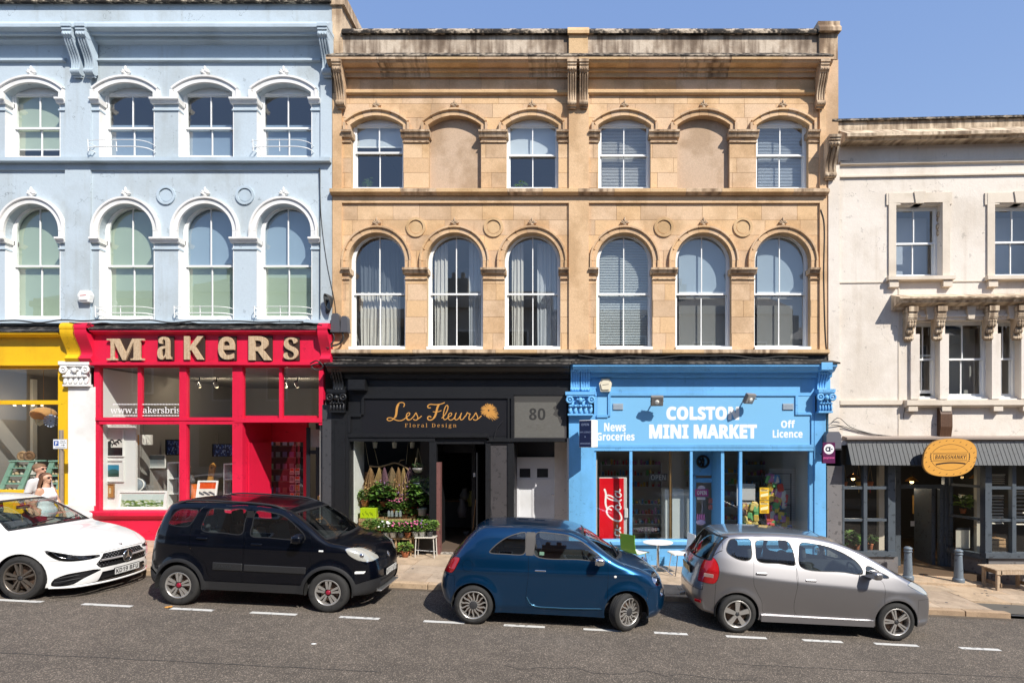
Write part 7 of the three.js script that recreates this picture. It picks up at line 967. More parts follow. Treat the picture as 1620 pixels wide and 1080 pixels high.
  for (const [label, a, b, t, u, n, z] of [['low rack of yellow and brown snack bags beside the mini market door', 1176, 1197, 793, 850, 34, ZF - 0.5], ['tall hanging display of bright crisp bags in the mini market window', 1208, 1256, 750, 850, 74, ZF - 0.6]]) { const d = -z, x0 = X(a, d), x1 = X(b, d), y0 = Y(u, d), y1 = Y(t, d), g = thing('snack_rack', label, 'rack', [x0, y0, z]); part(g, 'frame', [box(x0, x0 + 0.02, y0, y1, z - 0.16, z - 0.13), box(x1 - 0.02, x1, y0, y1, z - 0.16, z - 0.13), ...[0, 0.25, 0.5, 0.75, 1].map((k) => box(x0, x1, y0 + (y1 - y0) * k, y0 + (y1 - y0) * k + 0.015, z - 0.17, z - 0.131))], M.darkMetal);
    const bag = new RoundedBoxGeometry(1, 1, 1, 2, 0.22); for (let k = 0; k < n; k++) { const s = 0.09 + 0.05 * r(), v = Math.pow(r(), 1.2), px = n > 50 ? x0 + 0.1 + (x1 - x0 - 0.1) * r() * (0.5 + 0.5 * (1 - v)) : x0 + (x1 - x0) * r(); part(g, 'snack_bag', place(bag.clone().scale(s * 1.1, s * 1.5, 0.05), px, y0 + 0.08 + (y1 - y0 - 0.15) * v, z - 0.1 + 0.1 * r(), (r() - 0.5) * 0.8, (r() - 0.5) * 0.5, (r() - 0.5) * 0.7), n > 50 ? [goods[0], goods[1], goods[2], goods[3], goods[4], goods[5], std(C(0.6, 0.42, 0.08), 0.4), std(C(0.55, 0.1, 0.25), 0.4)][r() * 8 | 0] : [goods[1], goods[6], goods[4], std(C(0.5, 0.38, 0.12), 0.4)][r() * 4 | 0]); } }
}
// --- cafe windows
{
  const zc = ZF - 0.4, d = 13.3;
  for (const [k, px, c] of [[0, 1336, 0], [1, 1359, 1], [2, 1377, 3]]) { const x = X(px, d), y = Y(769, d), g = thing('hanging_pot', ['terracotta pot hanging at the pier end of the cafe window', 'yellowish hanging pot in the middle of the cafe window', 'reddish hanging pot behind the second cafe pane'][k], 'planter', [x, y, -d]); part(g, 'pot', place(potGeo(0.075, 0.11), x, y, -d), k === 1 ? std(C(0.5, 0.28, 0.06), 0.6) : M.terracotta); for (const s of [-0.06, 0.06]) part(g, 'string', bar([x + s, y + 0.1, -d], [x, y + 0.5, -d], 0.004), std(C(0.35, 0.25, 0.12), 0.8)); part(g, 'tassel', bar([x, y, -d], [x, y - 0.16, -d], 0.012, 6, 0.006), k === 2 ? std(C(0.45, 0.02, 0.06), 0.7) : std(C(0.55, 0.36, 0.12), 0.7)); }
  for (const [k, px, py, D] of [[0, 1350, 757, 14.5], [1, 1443, 762, 14.6], [2, 1545, 758, 14]]) { const x = X(px, D), y = Y(py, D), g = thing('pendant_lamp', ['small lit bulb in the cafe window beside the pier', 'small lit bulb over the cafe doorway', 'dim orange lamp shade behind the angled cafe window'][k], 'lamp', [x, y, -D]); part(g, 'bulb', ball(x, y, -D, 0.045), std(C(0.9, 0.7, 0.4), 0.3, { emissive: C(1, 0.7, 0.3), emissiveIntensity: k < 2 ? 5 : 0.3 })); glowAt(g, 0, 0, 0, k < 2 ? 1.2 : 0.3); part(g, 'lamp_shade', [lathe([[0.16, 0.02], [0.05, 0.12], [0.02, 0.13]], x, y, -D, 16)], std(C(0.35, 0.15, 0.03), 0.6)); part(g, 'flex', bar([x, y + 0.13, -D], [x, Y(700, D), -D], 0.004), M.cable); }
  const spots = [[1340, 852, 'spiky plant in a terracotta pot at the pier end of the cafe sill', 0, 0.2], [1357, 862, 'leafy dark plant on the cafe sill before the mullion', 3, 0.16], [1362, 866, 'small plant in a grey pot on the cafe sill', 1, 0.12], [1382, 866, 'trailing plant behind the second lower cafe pane', 3, 0.14]];
  spots.forEach(([px, py, label, tone, t], k) => potPlant(label, [X(px, 13.15), Y(872, 13.15), -13.15 - 0.05 * k], { r: 0.075, h: 0.16, mat: k === 2 ? std(C(0.4, 0.38, 0.36), 0.7) : M.terracotta, n: 60, w: 0.13, t, leaf: k === 0 ? 0.2 : 0.09, tone, seed: 130 + k }));
  solo('inner_post', 'pale wooden post behind the second cafe pane', 'post', [box(X(1391, 13.4), X(1400, 13.4), pave(7), Y(700, 13.4), -13.5, -13.4)], std(C(0.5, 0.44, 0.35), 0.7), [X(1395, 13.4), pave(7), -13.4]); solo('inner_post', 'pale wooden post behind the angled cafe window', 'post', [box(X(1546, 13.3), X(1552, 13.3), pave(9), Y(700, 13.3), -13.4, -13.3)], std(C(0.5, 0.44, 0.35), 0.7), [X(1549, 13.3), pave(9), -13.3]);
  { const z = -13.35, g = thing('menu_board', 'pale upright notice board behind the angled cafe window', 'board', [X(1524, 13.35), Y(866, 13.35), z]); part(g, 'board', box(X(1513, 13.35), X(1535, 13.35), Y(868, 13.35), Y(838, 13.35), z - 0.02, z), std(C(0.5, 0.46, 0.38), 0.7)); part(g, 'clip', Array.from({ length: 1 }, () => box(X(1513, 13.35), X(1535, 13.35), Y(838, 13.35), Y(835, 13.35), z - 0.01, z + 0.01)), M.darkMetal); }
  potPlant('spiky plant standing behind the angled cafe window', [X(1524, 13.6), Y(812, 13.6), -13.6], { r: 0.07, h: 0.12, n: 26, w: 0.06, t: 0.2, leaf: 0.22, tone: 2, seed: 150 });
  { const d2 = 13.3, x0 = X(1566, d2), x1 = X(1592, d2), y = Y(872, d2), g = thing('wooden_box', 'slatted wooden box behind the lower front pane of the cafe', 'crate', [x0, y, -d2]); for (let k = 0; k < 3; k++) part(g, 'slat', box(x0, x1, y + k * 0.09, y + k * 0.09 + 0.075, -d2 - 0.02, -d2), M.paleWood); for (const x of [x0, x1 - 0.04]) part(g, 'post', box(x, x + 0.04, y, y + 0.28, -d2 - 0.06, -d2 - 0.021), M.paleWood); part(g, 'top', box(x0, x1, y + 0.28, y + 0.3, -d2 - 0.35, -d2), M.paleWood); }
  { const d2 = 14.2; for (const [k, a, b, t, u] of [[0, 1567, 1588, 785, 830], [1, 1598, 1622, 778, 832], [2, 1568, 1590, 752, 766]]) blind(['slatted sunlit blind behind the first front pane of the cafe', 'slatted sunlit blind behind the second front pane of the cafe', 'short sunlit slats high behind the first front pane of the cafe'][k], a, b, t, u, -13.25, k < 2 ? 9 : 4, std(C(0.55, 0.5, 0.42), 0.8)); }
  { const d2 = 15.2, z = -d2; for (const [k, a, b, t, u] of [[0, 1444, 1464, 783, 812], [1, 1447, 1465, 818, 848]]) { picture(k ? 'gilt framed picture lower down inside the cafe doorway' : 'gilt framed picture inside the cafe doorway', 'dark', a, b, t, u, z, 0.05, std(C(0.3, 0.17, 0.05), 0.4)); } solo('cafe_sign', 'small white card pinned inside the cafe doorway', 'notice', [box(X(1441, 14.4), X(1447, 14.4), Y(832, 14.4), Y(824, 14.4), -14.4, -14.39)], M.white, [X(1444, 14.4), Y(832, 14.4), -14.4]); }
}
// --- street furniture
{
  const iron = std(C(0.15, 0.185, 0.22), 0.45, { map: T.scuff });
  const mk = (label, px) => { const d = 12.3, x = X(px, d), y = pave(x), g = thing('bollard', label, 'bollard', [x, y + 0.02, -d], 0, 'iron bollards before the cafe'); part(g, 'shaft', lathe([[0.098, 0.13], [0.092, 0.145], [0.072, 0.62], [0.07, 0.64], [0, 0.65]], x, y + 0.02, -d, 22), iron); part(g, 'base_ring', lathe([[0, -0.05], [0.118, -0.05], [0.118, 0.10], [0.108, 0.13], [0.09, 0.131]], x, y + 0.02, -d, 22), iron); part(g, 'cap', lathe([[0.069, 0.645], [0.085, 0.65], [0.085, 0.675], [0.072, 0.685], [0.072, 0.71], [0.088, 0.715], [0.086, 0.74], [0.05, 0.765], [0, 0.77]], x, y + 0.02, -d, 22), iron); };
  mk('blue grey iron bollard between the silver car and the cafe doorway', 1437); mk('blue grey iron bollard in front of the angled cafe window', 1517);
  { const d = 11.9, x0 = X(1575, d), x1 = X(1680, d), y = pave(9.4), top = Y(900.5, d), z = -d, g = thing('pallet_bench', 'bleached slatted timber bench against the grey cafe wall', 'bench', [x0, y, z]), m = std(C(0.66, 0.61, 0.54), 0.85, { map: T.wood }), dk = std(C(0.38, 0.32, 0.25), 0.9, { map: T.wood });
    for (let k = 0; k < 5; k++) part(g, 'slat', rbox(x0, x1, top - 0.025, top, z - 0.52 + k * 0.108, z - 0.52 + k * 0.108 + 0.098, 0.005), m); for (const x of [x0 + 0.05, x0 + 0.8]) { for (const zz of [z - 0.46, z - 0.06]) part(g, 'leg', box(x, x + 0.06, pave(x), top - 0.026, zz, zz + 0.06), m); part(g, 'cross_rail', box(x + 0.061, x + 0.085, top - 0.13, top - 0.03, z - 0.48, z + 0.02), dk); part(g, 'cross_rail', box(x + 0.061, x + 0.085, pave(x) + 0.08, pave(x) + 0.16, z - 0.48, z + 0.02), dk); } part(g, 'apron', box(x0 + 0.02, x1, top - 0.11, top - 0.03, z + 0.0, z + 0.02), m); }
  { const d = 11.9, x = X(1041, d), z = -d, y = pave(x), top = Y(857, d), g = thing('cafe_table', 'round white cafe table on a chrome column outside the mini market', 'table', [x, y, z]); part(g, 'tabletop', lathe([[0, top - 0.022], [0.31, top - 0.022], [0.32, top - 0.012], [0.315, top], [0, top]], x, 0, z, 40), std(C(0.78, 0.78, 0.77), 0.35)); part(g, 'column', cyl(x, y + 0.16, top - 0.02, z, 0.03, 16), M.chrome); for (let k = 0; k < 4; k++) { const a = 0.5 + k * Math.PI / 2; part(g, 'foot', tube([[x, y + 0.17, z], [x + 0.12 * Math.cos(a), y + 0.13, z + 0.12 * Math.sin(a)], [x + 0.32 * Math.cos(a), y + 0.025 - 0.016 * Math.cos(a), z + 0.32 * Math.sin(a)]], 0.016, 12, 6), M.chrome); } }
  const chair = (label, x, z, yaw, cs, cb) => { const y = pave(x), g = localThing('cafe_chair', label, 'chair', [x, y, z], yaw), pr = [[-0.24, 0.86], [-0.235, 0.7], [-0.215, 0.55], [-0.17, 0.475], [-0.08, 0.452], [0.08, 0.455], [0.2, 0.462], [0.235, 0.45]], th = 0.012, strip = (list, w0, w1) => { const o = list.map(([a, b]) => [a, b]), i2 = list.map(([a, b], k) => { const n = list[Math.min(k + 1, list.length - 1)], m = list[Math.max(0, k - 1)], dx = n[0] - m[0], dy = n[1] - m[1], l = Math.hypot(dx, dy); return [a - th * dy / l, b + th * dx / l]; }).reverse(); return slab([...o, ...i2], w0, w1); };
    part(g, 'backrest', strip(pr.slice(0, 4), -0.2, 0.2), cb); part(g, 'seat', [strip(pr.slice(3), -0.21, 0.21)], cs); part(g, 'seat_underside', [place(strip(pr.slice(3), -0.205, 0.205), 0, -0.013, 0)], cb); for (const s of [-1, 1]) for (const q of [-1, 1]) part(g, 'leg', bar([q * 0.15, 0.45, s * 0.16], [q * 0.22, q < 0 ? 0.01 : -0.01, s * 0.21], 0.011, 8), M.chrome); part(g, 'under_frame', [bar([-0.15, 0.44, -0.17], [0.15, 0.44, -0.17], 0.01), bar([-0.15, 0.44, 0.17], [0.15, 0.44, 0.17], 0.01)], M.chrome); return g; };
  const lime = std(C(0.13, 0.36, 0.025), 0.4), wh = std(C(0.75, 0.74, 0.70), 0.4);
  chair('cafe chair with green backrest and white seat outside the mini market', X(1004, 11.8), -11.8, 0.75, wh, lime); chair('white cafe chair half hidden behind the silver car', X(1078, 12.0), -12.0, Math.PI + 0.2, wh, wh);
}

// ---------- parked cars: a smooth shell from a side outline and a width law, cut into panels, glass and lamps
class Cutter {
  constructor(T2, car, gap) { this.rest = T2; this.car = car; this.gapMat = gap; this.gaps = []; }
  take(f) { const [a, b] = split(this.rest, f); this.rest = b; return a; }
  drop(f) { this.take(f); }
  panel(name, f, mat, gap = 0.004, sh = 0, gapMat) {         // cuts a panel with a dark seam round it; one part for each side of the car
    const a = this.take(f), [inn, ring2] = split(a, (v) => f(v) + gap), sides = (t) => (t.some((q) => Math.abs(q[0][2]) < 0.1) ? [t] : [t.filter((q) => q[0][2] > 0), t.filter((q) => q[0][2] < 0)]).filter((q) => q.length);
    if (gapMat) for (const t of sides(ring2)) part(this.car, 'rubber_seal', geo(t, -0.002), gapMat); else this.gaps.push(geo(ring2, -0.007));
    for (const t of sides(inn)) part(this.car, name, geo(t, sh), mat);
  }
  done(name, mat) { if (this.gaps.length) part(this.car, 'panel_gap', this.gaps, this.gapMat); return part(this.car, name, geo(this.rest), mat); }
}
const side = (sdf, zmin = 0.45) => (v) => Math.max(sdf(v[0], v[1]), (zmin - Math.abs(v[2])));
const near = (sdf, zmin = 0.45) => (v) => Math.max(sdf(v[0], v[1]), zmin - v[2]), far = (sdf, zmin = 0.45) => (v) => Math.max(sdf(v[0], v[1]), zmin + v[2]);
M.rubber = std(C(0.012, 0.012, 0.013), 0.55); M.tyre = std(C(0.022, 0.021, 0.02), 0.85, { map: T.scuff }); M.plastic = std(C(0.028, 0.028, 0.030), 0.62); M.cabin = std(C(0.03, 0.03, 0.033), 0.8); M.seat = std(C(0.05, 0.05, 0.055), 0.9);
M.carGlass = phy(C(0.72, 0.80, 0.78), 0.0, { transmission: 1, thickness: 0, ior: 2.0 }); M.darkGlass = phy(C(0.22, 0.25, 0.27), 0.0, { transmission: 1, thickness: 0, ior: 1.9 });
M.lampGlass = phy(C(0.95, 0.96, 0.97), 0.02, { transmission: 1, thickness: 0, ior: 1.5 }); M.paleLens = phy(C(0.46, 0.45, 0.40), 0.15, { clearcoat: 1, metalness: 0.3 }); M.redLamp = phy(C(0.55, 0.01, 0.015), 0.08, { clearcoat: 1, transmission: 0.25, thickness: 0 });
M.alloy = std(C(0.55, 0.53, 0.50), 0.32, { metalness: 0.75 }); M.darkAlloy = std(C(0.24, 0.21, 0.18), 0.35, { metalness: 0.8 }); M.brake = std(C(0.12, 0.08, 0.06), 0.6, { metalness: 0.6 }); M.liner = std(C(0.008, 0.008, 0.008), 0.95);
const facing = (g) => place(g, 0, 0, 0, 0, Math.PI / 2);   // lathes turn round y: lay the axle along z
function spoke(r0, r1, w0, w1, depth, z, ang, off = 0, bend = 0) { const n = 6, L = [], Rr = []; for (let i = 0; i <= n; i++) { const t = i / n, r = r0 + (r1 - r0) * t, w = w0 + (w1 - w0) * t, o = off * (0.4 + 0.6 * t) + bend * Math.sin(t * Math.PI * 2); L.push([o - w, r]); Rr.unshift([o + w, r]); } return place(slab([...Rr, ...L].reverse(), z - depth, z), 0, 0, 0, 0, 0, ang); }
function wheel(car, x, r, rim, zc, flip, steer, style) {
  const wt = style.width ?? 0.185, h = wt / 2, c = (list) => list.map((p) => [p[0], p[1]]);
  const tyre = facing(lathe(c([[rim + 0.004, -h + 0.01], [rim + 0.03, -h], [r - 0.045, -h - 0.004], [r - 0.012, -h + 0.014], [r, -h + 0.035], [r, h - 0.035], [r - 0.012, h - 0.014], [r - 0.045, h + 0.004], [rim + 0.03, h], [rim + 0.004, h - 0.01]]), 0, 0, 0, 56));
  const grooves = [-0.45, 0, 0.45].map((q) => { const t = new THREE.TorusGeometry(r - 0.001, 0.004, 5, 48); t.translate(0, 0, q * h); return t; });
  const M4 = new THREE.Matrix4().makeRotationY(steer + (flip ? Math.PI : 0)).setPosition(x, r, zc), P = (g) => merge(g).clone().applyMatrix4(M4);
  const w = part(car, 'wheel', [P(tyre)], M.tyre);
  part(w, 'tread_groove', [P(grooves)], M.rubber);
  const zf = h - 0.012;
  part(w, 'rim', [P([facing(lathe(c([[rim + 0.006, zf + 0.004], [rim - 0.004, zf + 0.010], [rim - 0.016, zf], [rim - 0.02, zf - 0.06], [rim - 0.02, -h + 0.02]]), 0, 0, 0, 48)), ...style.spokes(rim, zf)])], style.mat);
  part(w, 'brake_disc', [P([facing(lathe(c([[0.03, zf - 0.07], [rim * 0.72, zf - 0.07], [rim * 0.72, zf - 0.085], [0.03, zf - 0.085]]), 0, 0, 0, 30)), facing(lathe(c([[0, -h + 0.03], [rim - 0.02, -h + 0.03]]), 0, 0, 0, 24))])], M.brake);
  part(w, 'hub_cap', [P([facing(lathe(c([[0, zf + (style.hubOut ?? 0.0)], [style.hub * 0.8, zf + (style.hubOut ?? 0)], [style.hub, zf - 0.012], [style.hub, zf - 0.03]]), 0, 0, 0, 24))])], style.hubMat);
  return w;
}
function fittings(car, sp) {                                // wells, floor, seats, dashboard, steering wheel
  const w = sp.w, g = [];
  for (const x of sp.wheels) for (const s of [-1, 1]) { const n = 20, pr = []; for (let i = 0; i <= n; i++) { const a = -0.18 + (Math.PI + 0.36) * i / n; pr.push([x + sp.archR * 1.02 * Math.cos(a), sp.tyreR + sp.archR * 1.02 * Math.sin(a)]); } const inner = pr.map(([a, b]) => [x + (a - x) * 0.985, sp.tyreR + (b - sp.tyreR) * 0.985]).reverse(); const z0 = s * (w - 0.33), z1 = s * (w - 0.045); g.push(slab([...pr, ...inner], Math.min(z0, z1), Math.max(z0, z1)), slab(pr, z0 - 0.01, z0 + 0.01)); }
  part(car, 'wheel_arch_liner', g, M.liner);
  const [a, b] = [sp.wheels[0] + sp.archR, sp.wheels[1] - sp.archR];
  part(car, 'underbody', [box(a, b, sp.floor, sp.floor + 0.05, -w + 0.1, w - 0.1), box(sp.xr[0] + 0.25, a, sp.floor + 0.1, sp.floor + 0.15, -w + 0.36, w - 0.36), box(b, sp.xr[1] - 0.3, sp.floor + 0.02, sp.floor + 0.07, -w + 0.36, w - 0.36)], M.liner);
  const yb = sp.belt - 0.08;
  for (const s of [-1, 1]) part(car, 'door_card', box(a - 0.25, b + 0.1, sp.floor + 0.06, yb, s * (w - 0.17) - 0.02, s * (w - 0.17) + 0.02), M.cabin);
  part(car, 'dashboard', [rbox(sp.dash, sp.dash + 0.42, yb - 0.22, yb + 0.03, -w + 0.2, w - 0.2, 0.05), rbox(sp.dash - 0.06, sp.dash + 0.2, yb - 0.02, yb + 0.07, 0.15, 0.58, 0.04), box(sp.dash + 0.4, sp.dash + 0.43, sp.floor, yb - 0.05, -w + 0.2, w - 0.2)], M.cabin);
  const seat = (x, z, hgt = 0) => { const q = [rbox(x - 0.24, x + 0.26, yb - 0.52, yb - 0.36, z - 0.25, z + 0.25, 0.06, 3), place(rbox(-0.07, 0.07, 0, 0.62 + hgt, -0.24, 0.24, 0.06, 3), x - 0.2, yb - 0.45, z, 0, 0, 0.2), place(rbox(-0.045, 0.045, 0, 0.2, -0.13, 0.13, 0.04, 3), x - 0.34, yb + 0.2 + hgt, z, 0, 0, 0.16), bar([x - 0.32, yb + 0.14 + hgt, z - 0.05], [x - 0.34, yb + 0.24 + hgt, z - 0.05], 0.007), bar([x - 0.32, yb + 0.14 + hgt, z + 0.05], [x - 0.34, yb + 0.24 + hgt, z + 0.05], 0.007)]; part(car, 'seat', q, M.seat); };
  for (const z of [-0.37, 0.37]) { seat(sp.dash - 0.62, z); if (sp.rear) seat(sp.rear, z, -0.06); }
  const st = new THREE.TorusGeometry(0.18, 0.016, 8, 28); part(car, 'steering_wheel', [place(merge(st, box(-0.17, 0.17, -0.025, 0.025, -0.012, 0.012), ball(0, 0, 0, 0.06, 1, 1, 0.5)), sp.dash - 0.1, yb + 0.0, 0.37, -Math.PI / 2, 0.35)], M.rubber);
  part(car, 'mirror_inside', [rbox(sp.mirX - 0.02, sp.mirX + 0.01, sp.mirY - 0.03, sp.mirY + 0.03, -0.11, 0.11, 0.012)], M.rubber);
}
function doorMirror(car, x, y, z, mat, capMat, s = 1) { for (const q of [1, -1]) { const g = part(car, 'door_mirror', [place(rbox(-0.075, 0.07, -0.062, 0.062, -0.115, 0.115, 0.05, 4), x, y, q * (z + 0.13), q * 0.18, 0, 0, s)], capMat); part(g, 'mirror_stalk', [bar([x + 0.03, y - 0.07, q * (z - 0.03)], [x, y - 0.03, q * (z + 0.08)], 0.028, 8)], M.plastic); part(g, 'mirror_glass', [place(rbox(-0.004, 0.004, -0.048, 0.048, -0.095, 0.095, 0.003), x - 0.076, y, q * (z + 0.13), q * 0.18)], M.chrome); } }
const handle = (car, x, y, z, mat) => part(car, 'door_handle', [rbox(x - 0.085, x + 0.085, y - 0.014, y + 0.016, z - 0.02, z + 0.028, 0.012, 3)], mat);
const plateTex = (text, bg) => canvasTex(416, 88, (c, w, h) => { c.fillStyle = bg; c.fillRect(0, 0, w, h); c.strokeStyle = '#222'; c.lineWidth = 3; c.strokeRect(2, 2, w - 4, h - 4); c.fillStyle = '#0c0c0c'; c.font = 'bold 80px sans-serif'; c.textAlign = 'center'; const tw = c.measureText(text).width; c.save(); c.translate(w / 2, 73); c.scale(385 / tw, 1); c.fillText(text, 0, 0); c.restore(); });
function numberPlate(car, x, y, text, bg, yaw, tilt = 0) { const g = new THREE.PlaneGeometry(0.52, 0.111), m = place(g, x, y, 0, yaw, tilt); const p = part(car, 'number_plate', [place(rbox(-0.265, 0.265, -0.06, 0.06, -0.012, -0.002, 0.004), x, y, 0, yaw, tilt)], M.rubber); part(p, 'plate_face', m, std(C(0.85, 0.85, 0.85), 0.35, { map: plateTex(text, bg) }), true); }
function makeCar(name, label, sp, at, build) {
  const car = localThing('parked_car', label, 'car', [at[0], road(at[0]), at[1]], 0, undefined);
  car.rotation.order = 'YXZ'; car.rotation.z = -Math.atan(0.05); car.rotation.y = at[2] ?? 0; car.userData.group = 'cars parked along the kerb';
  const cut = new Cutter(shell(sp), car, M.liner);
  for (const x of sp.wheels) cut.drop((v) => Math.max(Math.hypot(v[0] - x, v[1] - sp.tyreR) - sp.archR, 0.42 - Math.abs(v[2])));
  cut.drop((v) => v[1] - sp.floor - 0.0);
  build(car, cut, sp);
  fittings(car, sp);
  return car;
}
const screen = (zw, y0, y1, s) => (v) => Math.max(Math.abs(v[2]) - zw(v[1]), y0(v[2]) - v[1], v[1] - y1(v[2]), s * -v[0] + 0.02, 0.25 - Math.hypot(v[3], v[4]));
const paint = (c, rough, metal) => phy(c, rough, { metalness: metal, clearcoat: 1, clearcoatRoughness: 0.03 });
const flare = (sp, x, y, a, k = 0.06) => { let f = 0; for (const q of sp.wheels) { const d = Math.hypot(x - q, y - sp.tyreR); if (d > sp.archR - 0.06) f = Math.max(f, a * Math.exp(-(((d - sp.archR) / k) ** 2))); } return f; };
const ends = (x, mid, half, n) => { const t = Math.min(0.9999, Math.abs((x - mid) / half)); return Math.pow(1 - Math.pow(t, n), 1 / n); };

{ // deep blue three-door hatchback
  const sp = { outline: [[-1.55, 0.2], [-1.69, 0.3], [-1.75, 0.45], [-1.755, 0.6], [-1.70, 0.76], [-1.62, 0.93], [-1.50, 1.10], [-1.36, 1.28], [-1.24, 1.40], [-1.14, 1.452], [-0.9, 1.476], [-0.5, 1.49], [-0.1, 1.488], [0.2, 1.468], [0.40, 1.425], [0.62, 1.31], [0.85, 1.17], [1.04, 1.065], [1.2, 1.01], [1.42, 0.94], [1.6, 0.85], [1.73, 0.72], [1.795, 0.58], [1.81, 0.44], [1.79, 0.3], [1.70, 0.21], [1.5, 0.17], [0, 0.16], [-1.4, 0.17]], xr: [-1.82, 1.88], mid: 0, bow: 0.10, crown: 0.06, w: 0.815, wheels: [-1.15, 1.15], tyreR: 0.292, archR: 0.335, floor: 0.195, belt: 1.0, dash: 0.62, rear: -0.66, mirX: 0.5, mirY: 1.32 };
  sp.width = (x, y) => { const e = ends(x, 0.02, 1.81, 4.4), yc = 0.83 + 0.02 * x, yb = 1.02; return (0.812 - 0.10 * (Math.max(0, 0.66 - y) ** 2) - 0.05 * ss(0.33, 0.2, y) * 0.5) * e - 0.10 * soft(y - yc, 0.05) - 0.30 * soft(y - yb, 0.06) + flare(sp, x, y, 0.022, 0.075) + 0.008 * Math.exp(-(((y - yc) / 0.03) ** 2)); };
  sp.round = (x, y) => 0.10 + 0.06 * ss(1.1, 1.4, y) + 0.05 * ss(0.9, 1.6, Math.abs(x));
  const P = paint(C(0.0012, 0.046, 0.125), 0.32, 0.75);
  makeCar('parked_car', 'deep blue three-door hatchback with front wheel turned, parked before the black shopfront', sp, [-0.30, -9.17], (car, k) => {
    const gf = 0.012;
    const front = region([[-0.27, 1.075], [-0.28, 1.25], [-0.27, 1.395], [0.0, 1.405], [0.22, 1.385], [0.42, 1.315], [0.60, 1.20], [0.745, 1.09], [0.735, 1.045], [0.4, 1.045]]), quarter = region([[-0.96, 1.085], [-0.88, 1.19], [-0.74, 1.30], [-0.6, 1.365], [-0.43, 1.395], [-0.415, 1.3], [-0.415, 1.1], [-0.45, 1.075], [-0.7, 1.07]]);
    const alu = std(C(0.055, 0.05, 0.047), 0.6);
    const pillar = sharp([[-0.408, 1.07], [-0.285, 1.07], [-0.275, 1.405], [-0.42, 1.40]]);
    const door = region([[-0.345, 0.33], [-0.35, 0.8], [-0.345, 1.40], [-0.2, 1.43], [0.05, 1.432], [0.25, 1.41], [0.46, 1.33], [0.66, 1.2], [0.82, 1.07], [0.845, 0.95], [0.85, 0.6], [0.84, 0.34], [0.6, 0.30], [-0.2, 0.29]], 90);
    k.panel('pillar_trim', side(pillar), alu, 0.002);
    k.panel('side_window', side(quarter), M.darkGlass, gf, -0.006, alu);
    k.panel('side_window', side(front), M.carGlass, gf, -0.006, alu);
    k.panel('windscreen', screen((y) => 0.66 - 0.42 * (y - 1.05), (z) => 1.035 + 0.03 * z * z, (z) => 1.41 - 0.03 * z * z, 1), M.carGlass, 0.02, -0.004, M.rubber);
    k.panel('rear_window', screen((y) => 0.62 - 0.35 * (y - 1.0), () => 0.98, () => 1.395, -1), M.darkGlass, 0.02, -0.004, M.rubber);
    k.panel('tail_lamp', side(region([[-1.60, 0.73], [-1.68, 0.72], [-1.63, 0.83], [-1.50, 0.965], [-1.40, 0.97], [-1.43, 0.87], [-1.51, 0.74]]), 0.36), M.redLamp, 0.006, 0.004);
    const lampSphere = (x, y, z, r) => (v) => Math.hypot(v[0] - x, v[1] - y, Math.abs(v[2]) - z) - r;
    k.panel('headlamp', lampSphere(1.62, 0.785, 0.585, 0.115), M.lampGlass, 0.008, 0.004, M.chrome);
    k.panel('front_lamp', lampSphere(1.735, 0.565, 0.565, 0.075), M.lampGlass, 0.008, 0.004, M.chrome);
    for (const s of [-1, 1]) { part(car, 'lamp_reflector', [place(facing(lathe([[0, -0.05], [0.05, -0.04], [0.095, 0]], 0, 0, 0, 20)), 1.575, 0.785, s * 0.56, s > 0 ? 0.95 : Math.PI - 0.95, -0.2), place(facing(lathe([[0, -0.03], [0.04, -0.025], [0.065, 0]], 0, 0, 0, 18)), 1.70, 0.565, s * 0.55, s > 0 ? 0.95 : Math.PI - 0.95)], M.chrome); }
    k.panel('grille', (v) => Math.max(Math.abs(v[2]) - 0.42, Math.abs(v[1] - 0.33) - 0.07, 1.4 - v[0]), M.plastic, 0.004, -0.01);
    k.panel('door', near(door, 0.4), P); k.panel('door', far(door, 0.4), P);
    k.panel('bonnet', (v) => Math.max(Math.abs(v[2]) - (0.70 - 0.20 * ss(1.15, 1.7, v[0])), 1.03 - v[0], v[0] - 1.70 + 0.35 * v[2] * v[2], 0.15 - v[4]), P);
    k.panel('front_bumper', (v) => Math.max(1.46 - v[0] + 0.2 * (v[1] - 0.5), v[1] - 0.66), P);
    k.panel('rear_bumper', (v) => Math.max(v[0] + 1.46, v[1] - 0.70 - 0.0), P);
    k.panel('tailgate', (v) => Math.max(v[0] + 1.2, Math.abs(v[2]) - 0.60), P);
    k.panel('fuel_flap', side((x, y) => Math.hypot(x + 1.27, y - 0.87) - 0.085), P);
    k.done('body', P);
    const st = { mat: M.alloy, hub: 0.07, hubMat: M.plastic, hubOut: 0.004, spokes: (r, z) => Array.from({ length: 14 }, (_, i) => spoke(0.055, r - 0.008, 0.0095, 0.0085, 0.025, z - 0.002, i * Math.PI / 7, 0, 0.010)) };
    for (const s of [1, -1]) { wheel(car, -1.15, 0.292, 0.205, s * 0.715, s < 0, 0, st); wheel(car, 1.15, 0.292, 0.205, s * 0.685, s < 0, 0.68, st); }
    handle(car, -0.17, 0.855, 0.785, M.chrome); handle(car, -0.17, 0.855, -0.80, M.chrome);
    doorMirror(car, 0.70, 1.06, 0.74, P, M.chrome, 1.0);
    for (const s of [1, -1]) part(car, 'sill_trim', [s].map((s) => tube([[-0.36, 0.46, s * 0.803], [-0.28, 0.345, s * 0.80], [0.1, 0.315, s * 0.80], [0.82, 0.335, s * 0.802]], 0.012, 24)), std(C(0.05, 0.14, 0.22), 0.25, { metalness: 0.7 }));
    part(car, 'side_repeater', [ball(0.955, 0.825, 0.80, 0.022, 1.1, 1, 0.4)], M.white);
